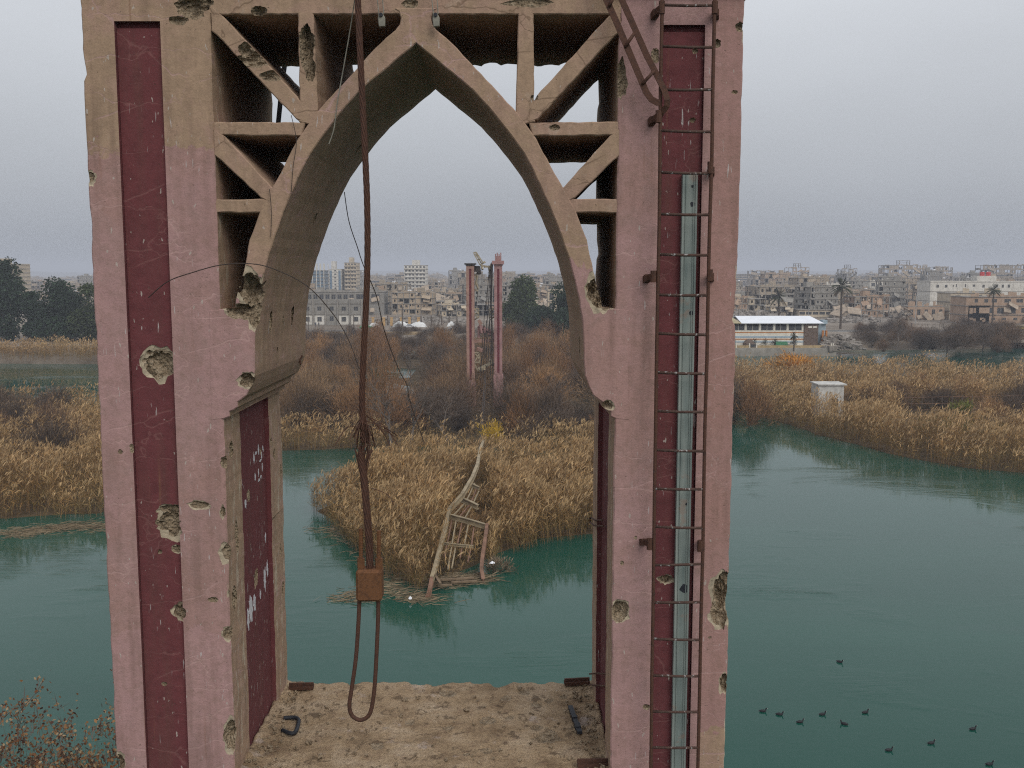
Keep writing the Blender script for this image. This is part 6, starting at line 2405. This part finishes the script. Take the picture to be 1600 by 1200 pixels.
# green shed at the waterline
q = PZ(1220, 549, .8)
gs = empty('green_hut', tuple(q), 'small dark green sheet-metal hut at the waterline below the restaurant', 'hut')
mb = MB()
mb.bb(q.x - 1.4, q.x + 1.4, q.y - 1, q.y + 1, .4, 2.3)
mb.build('wall', [M['green_paint']], gs)
mb = MB()
mb.tube([(q.x - 1.5, q.y, 2.3), (q.x + 1.5, q.y, 2.3)], 1.05, 12)
mb.build('roof', [M['green_paint']], gs)
# little terrace trees
V, T, C = shrub_geo(.9, 1.8, 5, 260, (.06, .06, .04), 200, tw=.12)
tm = np_mesh('terrace_tree', V, T, M['twig'], C)
for i, px in enumerate((1156, 1189, 1206, 1222, 1253)):
    q = PZ(px, 545, ZQ)
    o = put('terrace_tree', tm)
    o.location = (q.x, YR + .4, ZQ)
    o.scale = (.8 + .1 * i, .8, 1.0 + .1 * (i % 2))
    tag(o, 'small dark potted tree in the row on the restaurant terrace', 'shrub', 'terrace trees')
mb = MB()
q = PZ(1167, 541, ZQ)
mb.tube([(q.x, YR + .2, ZQ), (q.x, YR + .2, ZQ + 1.0), (q.x, YR + .2, ZQ + 1.8), (q.x, YR + .2, ZQ + 2.1)], [1.6, 1.45, .8, .05], 12)
tag(mb.build('garden_tent', [M['brown_stone']]), 'dark rounded thatched tent on the restaurant terrace', 'tent')
o = None

# =================================================================== QUAY WALL, ROAD, LAMPS
qy = PZ(560, 523, 2.2).y
mb = MB()
mb.bb(-62, -18, qy, qy + .6, 1.0, 3.1)
tag(mb.build('quay_wall', [M['quay_stone']]), 'low ochre stone quay wall along the far bank before the road', 'wall')
ry = PZ(600, 517.5, 2.2).y
mb = MB()
mb.add([(-400, ry - 4.5, 2.206), (400, ry - 4.5, 2.206), (400, ry + 5, 2.206), (-400, ry + 5, 2.206)], [(0, 1, 2, 3)])
structure(mb.build('road', [M['asphalt']]))
for yy in (ry - 5.0, ry + 5.1):
    mb = MB()
    mb.bb(-400, 400, yy - .25, yy + .25, 2.0, 2.36)
    structure(mb.build('kerb', [M['quay']]))
mb = MB()
for i in range(90):
    mb.bb(-400 + i * 9, -397 + i * 9, ry, ry + .25, 2.2061, 2.212)
structure(mb.build('road_marking', [M['roof_white']]))
M['pole'] = simple('grey_pole', (0.30, 0.30, 0.29), .6, .1, 2)
M['pole_dark'] = simple('dark_pole', (0.10, 0.08, 0.065), .8, .2, 2)
def lamp(px, ybase, ytop, label, arm=1):
    q = PZ(px, ybase, 2.2)
    h = (ybase - ytop) * q.y / F
    o = empty('street_lamp', tuple(q), label, 'street lamp', 'street lamps of the far road')
    mb = MB()
    mb.tube([q, q + Vector((0, 0, h))], [.13, .08], 8)
    mb.build('pole', [M['pole']], o)
    mb = MB()
    mb.tube(smooth_path([q + Vector((0, 0, h * .96)), q + Vector((.7 * arm, 0, h * 1.03)), q + Vector((1.7 * arm, 0, h * 1.04))], 4), .06, 6)
    mb.build('arm', [M['pole']], o)
    mb = MB()
    mb.box(q + Vector((1.9 * arm, 0, h * 1.04)), (.8, .3, .16))
    mb.build('lamp_head', [M['pole']], o)
lamp(1430, 506, 462, 'tall street lamp before the roofless pink wall')
lamp(1345, 507, 476, 'street lamp beyond the rubble heap by the restaurant', -1)
lamp(1263, 505, 480, 'street lamp rising over the white restaurant roof')
lamp(1185, 505, 478, 'street lamp over the tan end of the restaurant roof')
def pole(px, ybase, ytop, label, r=.14, z=2.2):
    q = PZ(px, ybase, z)
    mb = MB()
    h = (ybase - ytop) * q.y / F
    mb.tube([q - Vector((0, 0, .4)), q + Vector((0, 0, h))], [r * 1.2, r * .8], 8)
    mb.beam(q + Vector((-.5, 0, h - .4)), q + Vector((.5, 0, h - .4)), .1, .1)
    tag(mb.build('utility_pole', [M['pole_dark']]), label, 'pole', 'poles along the far road')
pole(629, 525, 479, 'tall dark utility pole before the collapsed houses', .2)
pole(482, 520, 462, 'thin utility pole before the two-storey grey block')
pole(553, 520, 492, 'short dark post at the end of the two-storey grey block')
pole(1154, 504, 470, 'dark pole rising beside the ladder pillar behind the restaurant')
M['orange_post'] = simple('ochre_gate_post', (0.45, 0.29, 0.13), .9, .2, 1)
for i, px in enumerate((583, 600, 612, 627, 640, 654)):
    q = PZ(px, 509, 2.2)
    mb = MB()
    mb.bb(q.x - .42, q.x + .42, q.y - .4, q.y + .4, 2.0, 5.0)
    mb.bb(q.x - .55, q.x + .55, q.y - .53, q.y + .53, 5.001, 5.2)
    tag(mb.build('gate_post', [M['orange_post']]), 'ochre square gate post in the row along the far road', 'post', 'ochre gate posts')
for i, px in enumerate((596, 606, 642, 658, 674, 690, 702, 714)):
    q = PZ(px, 508, 2.2)
    mb = MB()
    mb.bb(q.x - .22, q.x + .22, q.y - .2, q.y + .2, 2.0, 5.6)
    mb.bb(q.x - .3, q.x + .3, q.y - .28, q.y + .28, 2.0, 2.6)
    tag(mb.build('iron_post', [M['pole_dark']]), 'dark burnt fence post in the row along the far road', 'post', 'burnt fence posts')
M['tarp'] = simple('white_tarp', (0.62, 0.62, 0.60), .7, .08, 1)
def tarp(px0, px1, py, h, label, mat_='tarp'):
    a, b_ = PZ(px0, py, 2.2), PZ(px1, py, 2.2)
    mb = MB()
    n, m_ = 14, 6
    vs = []
    rr = random.Random(px0)
    for j in range(m_ + 1):
        for i in range(n + 1):
            u, v = i / n, j / m_
            vs.append((a.x + (b_.x - a.x) * u, a.y + 4 * v, 2.1 + h * (math.sin(math.pi * u) ** .6) * math.sin(math.pi * v) ** .6 * rr.uniform(.75, 1.1)))
    mb.add(vs, [(j * (n + 1) + i, j * (n + 1) + i + 1, (j + 1) * (n + 1) + i + 1, (j + 1) * (n + 1) + i) for j in range(m_) for i in range(n)])
    tag(mb.build('tarpaulin', [M[mat_]]), label, 'tarpaulin')
tarp(575, 592, 511, 1.6, 'white tarpaulin heap beside the green car')
tarp(612, 640, 511, 2.0, 'broad white tarpaulin heap at the foot of the utility pole')
tarp(640, 666, 511, 2.0, 'white tarpaulin heap among the ochre gate posts')
tarp(698, 712, 510, 1.8, 'small white tarpaulin close to the far tower')
tarp(1575, 1615, 524, 1.2, 'pale cream tarpaulin sheet on the bank at the picture edge', 'cream')

# =================================================================== CARS AND PEOPLE
M['tyre'] = simple('tyre', (0.02, 0.02, 0.02), .9, .1, 3)
def car(px, py, body_c, label, flip=1):
    q = PZ(px, py, 2.22)
    o = empty('parked_car', tuple(q), label, 'car')
    bm_ = simple('car_paint', body_c, .35, .05, 3, .5)
    mb = MB()
    prof = [(-2.1, .35), (-2.15, .75), (-1.9, .92), (-1.25, .98), (-.75, 1.42), (.55, 1.45), (1.1, 1.0), (1.95, .88), (2.15, .65), (2.1, .35)]
    mb.prism([(x * flip, z) for x, z in prof], -.8, .8, .12)
    put('body', mb.mesh('body', [bm_]), o)
    mb = MB()
    mb.prism([(x * flip, z) for x, z in [(-1.05, 1.0), (-.68, 1.36), (.48, 1.38), (.9, 1.0)]], -.83, .83, .01)
    put('window', mb.mesh('window', [M['dark']]), o)
    for x in (-1.35, 1.35):
        for y in (-.74, .74):
            mb = MB()
            mb.tube([(x, y - .1, .32), (x, y + .1, .32)], .32, 12)
            put('wheel', mb.mesh('wheel', [M['tyre']]), o)
car(572, 514, (0.02, 0.22, 0.11), 'green car parked on the road behind the hanging cable')
car(640, 513, (0.62, 0.63, 0.64), 'white car on the road beside the utility pole')
car(711, 516, (0.55, 0.56, 0.58), 'pale car parked close to the far tower', -1)
car(790, 516, (0.60, 0.62, 0.65), 'white car under the evergreens past the far tower')
car(1594, 516, (0.55, 0.40, 0.03), 'yellow car on the road at the picture edge', -1)
car(132, 512, (0.6, 0.6, 0.6), 'white car between the dark evergreens beside the pillar')
def person(px, py, shirt, trousers, label, seed):
    q = PZ(px, py, 2.2)
    me = bpy.data.meshes.new('person')
    st = .12 if seed % 2 else .22
    J = [(0, 0, .95), (0, 0, 1.2), (0, 0, 1.45), (0, 0, 1.56), (0, -.02, 1.70), (-.1, 0, .9), (-.11, -st, .5), (-.11, -st * .6, .06), (.1, 0, .9), (.11, st, .5), (.11, st * .8, .06),
         (-.2, 0, 1.42), (-.26, .05, 1.15), (-.27, -.08, .9), (.2, 0, 1.42), (.26, -.05, 1.15), (.27, .1, .9), (-.11, -st * .6 - .16, .04), (.11, st * .8 - .16, .04)]
    E = [(0, 1), (1, 2), (2, 3), (3, 4), (0, 5), (5, 6), (6, 7), (0, 8), (8, 9), (9, 10), (2, 11), (11, 12), (12, 13), (2, 14), (14, 15), (15, 16), (7, 17), (10, 18)]
    me.from_pydata(J, E, [])
    rad = [.15, .15, .15, .06, .11, .1, .075, .055, .1, .075, .055, .075, .055, .04, .075, .055, .04, .045, .045]
    o = put('person', me)
    sk = o.modifiers.new('skin', 'SKIN')
    for i, r_ in enumerate(rad):
        me.skin_vertices[0].data[i].radius = (r_, r_ * .8)
    me.skin_vertices[0].data[0].use_root = True
    o.modifiers.new('sub', 'SUBSURF').levels = 1
    dg = bpy.context.evaluated_depsgraph_get()
    dg.update()
    m2 = bpy.data.meshes.new_from_object(o.evaluated_get(dg), depsgraph=dg)
    o.modifiers.clear()
    o.data = m2
    m2.materials.clear()
    for c in (shirt, trousers, (.35, .22, .16)):
        m2.materials.append(simple('clothing', c, .9, .1, 5))
    for f_ in m2.polygons:
        z = f_.center.z
        f_.material_index = 2 if z > 1.55 or (abs(f_.center.x) > .24 and z < .98) else (0 if z > .92 else 1)
    o.location = q
    tag(o, label, 'person')
person(493, 511, (.05, .06, .09), (.04, .04, .06), 'person in dark clothes walking before the white ground floor panels', 1)
person(498, 511, (.10, .09, .10), (.05, .05, .05), 'second person in dark clothes walking close behind the first', 2)
person(478, 512, (.08, .05, .05), (.03, .03, .04), 'person in dark clothes standing alone near the pillar edge', 3)
person(1424, 512, (.03, .03, .04), (.03, .03, .04), 'lone dark-clad person on the road before the roofless pink wall', 2)

# =================================================================== SMALL THINGS ON THE MARSH
M['hut_white'] = simple('flaking_white_hut', (0.46, 0.45, 0.42), .9, .3, 1.2)
q = PZ(1297, 650, .2)
hs = q.y / F
hut = empty('concrete_hut', tuple(q), 'small flat-roofed white concrete hut standing in the reeds', 'hut')
w, h = 40 * hs, 4.6
mb = MB()
mb.box(q + Vector((0, 1.6, h / 2 - .1)), (w, 3.4, h))
mb.build('wall', [M['hut_white']], hut)
mb = MB()
mb.box(q + Vector((.1, 1.6, h)), (w + .5, 3.9, .18))
mb.build('roof', [M['hut_white']], hut)
mb = MB()
mb.box(q + Vector((.6, -.12, 1.5)), (.9, .06, 2.0))
mb.build('door', [M['pole_dark']], hut)
fence = empty('rusty_fence', tuple(PZ(1500, 660, .2)), 'long rusty wire fence on thin posts behind the reeds', 'fence')
fy0 = PZ(1392, 652, .2)
fy1 = PZ(1640, 646, .2)
N = 16
for i in range(N + 1):
    p = fy0.lerp(fy1, i / N)
    mb = MB()
    mb.tube([p, p + Vector((0, 0, 2.9))], .05, 6)
    mb.build('post', [M['pole_dark']], fence)
for z in (2.85, 1.9, 1.0):
    mb = MB()
    mb.tube([fy0 + Vector((0, 0, z)), fy0.lerp(fy1, .5) + Vector((0, 0, z - .08)), fy1 + Vector((0, 0, z))], .035, 5)
    mb.build('rail', [M['girder_rust']], fence)
M['pipe'] = simple('concrete_pipe', (0.34, 0.32, 0.28), .9, .2, 1)
for (px0, px1, py, lab) in ((110, 128, 541, 'concrete drain pipe lying on the bank under the round evergreen'), (135, 155, 542, 'second concrete pipe half hidden behind the pillar')):
    a, b_ = PZ(px0, py, 2.4), PZ(px1, py, 2.4)
    mb = MB()
    mb.tube([a, b_], .75, 14, caps=False)
    mb.tube([b_, a], .6, 14, caps=False)
    tag(mb.build('drain_pipe', [M['pipe']]), lab, 'pipe')

# leafless crooked trees standing out of the thicket
def crooked(px, ybase, ytop, lean, label, seed):
    q = PZ(px, ybase, .2)
    s = q.y / F
    h = (ybase - ytop) * s
    o = empty('leafless_tree', tuple(q), label, 'tree', 'leafless trees in the thicket')
    rr = random.Random(seed)
    mb = MB()
    tips = []
    def br(p, d, L, r_, depth):
        pts = [p]
        for k in range(4):
            d = (d + Vector((rr.uniform(-.35, .35), rr.uniform(-.35, .35), rr.uniform(-.1, .25)))).normalized()
            pts.append(pts[-1] + d * L / 4)
        mb.tube(pts, [r_ * (1 - .13 * k) for k in range(5)], 6)
        if depth == 0:
            tips.append((pts[-1], d))
            tips.append((pts[-2], d))
            return
        for k in range(3 if depth > 1 else 4):
            dd = (d + Vector((rr.uniform(-1, 1), rr.uniform(-1, 1), rr.uniform(-.2, .6)))).normalized()
            br(pts[rr.choice((2, 3, 4))], dd, L * rr.uniform(.5, .75), r_ * .5, depth - 1)
    br(Vector((0, 0, -.2)), Vector((lean, 0, 1)).normalized(), h * .5, .20, 3)
    put('trunk', mb.mesh('trunk', [M['pole_dark']]), o)
    P = np.array([t[0] for t in tips for _ in range(6)])
    D = np.array([t[1] for t in tips for _ in range(6)]) + rng.normal(0, .5, (len(P), 3))
    V, T = blades(P, D, rng.uniform(.4, 1.1, len(P)), .04, .05)
    put('crown', np_mesh('crown', V, T, M['twig'], np.broadcast_to(np.array([.12, .09, .07]), V.shape)), o)
crooked(640, 700, 600, .6, 'crooked leafless tree leaning over the pool left of the far tower', 1)
crooked(610, 700, 600, -.3, 'dark leafless tree just behind the frayed cable end', 2)
crooked(700, 600, 535, .2, 'bare tree close to the foot of the far tower', 3)
crooked(545, 548, 505, -.2, 'bare tree on the far bank before the quay wall', 4)
crooked(1400, 548, 500, .2, 'bare tree on the far bank below the roofless pink wall', 5)
crooked(1480, 548, 505, -.2, 'bare tree on the far bank beneath the joined evergreens', 6)
crooked(1535, 546, 508, .3, 'bare forked tree on the far bank before the small pink house', 7)
crooked(680, 528, 492, .1, 'bare tree between the tarpaulins and the far tower', 8)

crooked(575, 640, 575, .5, 'bare spreading tree left of the cable above the reed strip', 11)
crooked(700, 690, 590, -.4, 'tangled leafless tree between pool and far tower', 12)
crooked(820, 650, 585, .2, 'leafless tree in the thicket right of the far tower', 13)
crooked(880, 640, 580, -.3, 'leafless tree in the thicket close to the arch foot', 14)
crooked(850, 690, 640, .3, 'low leafless tree behind the reeds at the ladder side of the island', 15)
crooked(640, 600, 545, .3, 'leafless tree rising behind the pool', 16)
crooked(500, 655, 600, -.2, 'leafless tree above the reed strip beside the inner pillar face', 17)

# =================================================================== COOTS ON THE RIVER
M['coot'] = simple('black_plumage', (0.012, 0.012, 0.014), .6, .2, 8)
M['bill'] = simple('pale_bill', (0.6, 0.55, 0.5), .5, .1, 8)
def coot_mesh():
    mb = MB()
    spine = [(-.22, 0, .09), (-.18, 0, .085), (-.10, 0, .07), (0, 0, .065), (.09, 0, .075), (.14, 0, .11), (.165, 0, .16), (.18, 0, .205), (.205, 0, .225), (.235, 0, .222)]
    rad = [.012, .045, .085, .098, .08, .05, .034, .036, .034, .012]
    mb.tube(smooth_path(spine, 3), [np.interp(i / 27, np.linspace(0, 1, 10), rad) for i in range(28)], 10)
    return mb.mesh('body', [M['coot']], smooth=True)
cm = coot_mesh()
mb = MB()
mb.tube([(.228, 0, .222), (.268, 0, .212)], [.014, .004], 6)
bm2 = mb.mesh('bill', [M['bill']])
for i, (px, py, a, lab) in enumerate([(1192, 1112, 0, 'black coot at the head end of the row, closest to the pillar'), (1218, 1117, -.2, 'black coot second from the pillar in the row'), (1250, 1129, .1, 'black coot third from the pillar, lowest in the near row'),
                                      (1285, 1117, .2, 'black coot fourth from the pillar in the row'), (1319, 1132, 2.6, 'black coot turned the other way between two others'), (1352, 1114, .3, 'black coot last of the six in the near row'),
                                      (1312, 1035, -.7, 'lone black coot farther out above the row'), (1389, 1173, .1, 'black coot lowest of the trailing three'), (1455, 1162, .2, 'black coot in the middle of the trailing three'),
                                      (1520, 1140, .2, 'black coot highest of the trailing three'), (1546, 1195, .1, 'black coot at the bottom edge of the picture')]):
    q = PZ(px, py, 0)
    o = empty('coot', (q.x, q.y, -.02), lab, 'bird', 'coots on the river')
    o.rotation_euler = (0, 0, a)
    o.scale = (.85, .85, .85)
    put('body', cm, o)
    put('bill', bm2, o)

# =================================================================== HAZE
hz, hnt, hb = new_mat('haze_air')
hnt.nodes.remove(hb)
pv = hnt.nodes.new("ShaderNodeVolumePrincipled")
pv.inputs['Color'].default_value = (0.80, 0.84, 0.93, 1)
pv.inputs['Density'].default_value = HAZE
pv.inputs['Anisotropy'].default_value = 0.0
out = [q for q in hnt.nodes if q.type == 'OUTPUT_MATERIAL'][0]
hnt.links.new(pv.outputs[0], out.inputs['Volume'])
mb = MB()
mb.bb(-9100, 9100, -200, 12100, -4.0, 80.0)
tag(mb.build('haze', [hz]), 'pale winter haze over river and town', None, None, 'stuff')
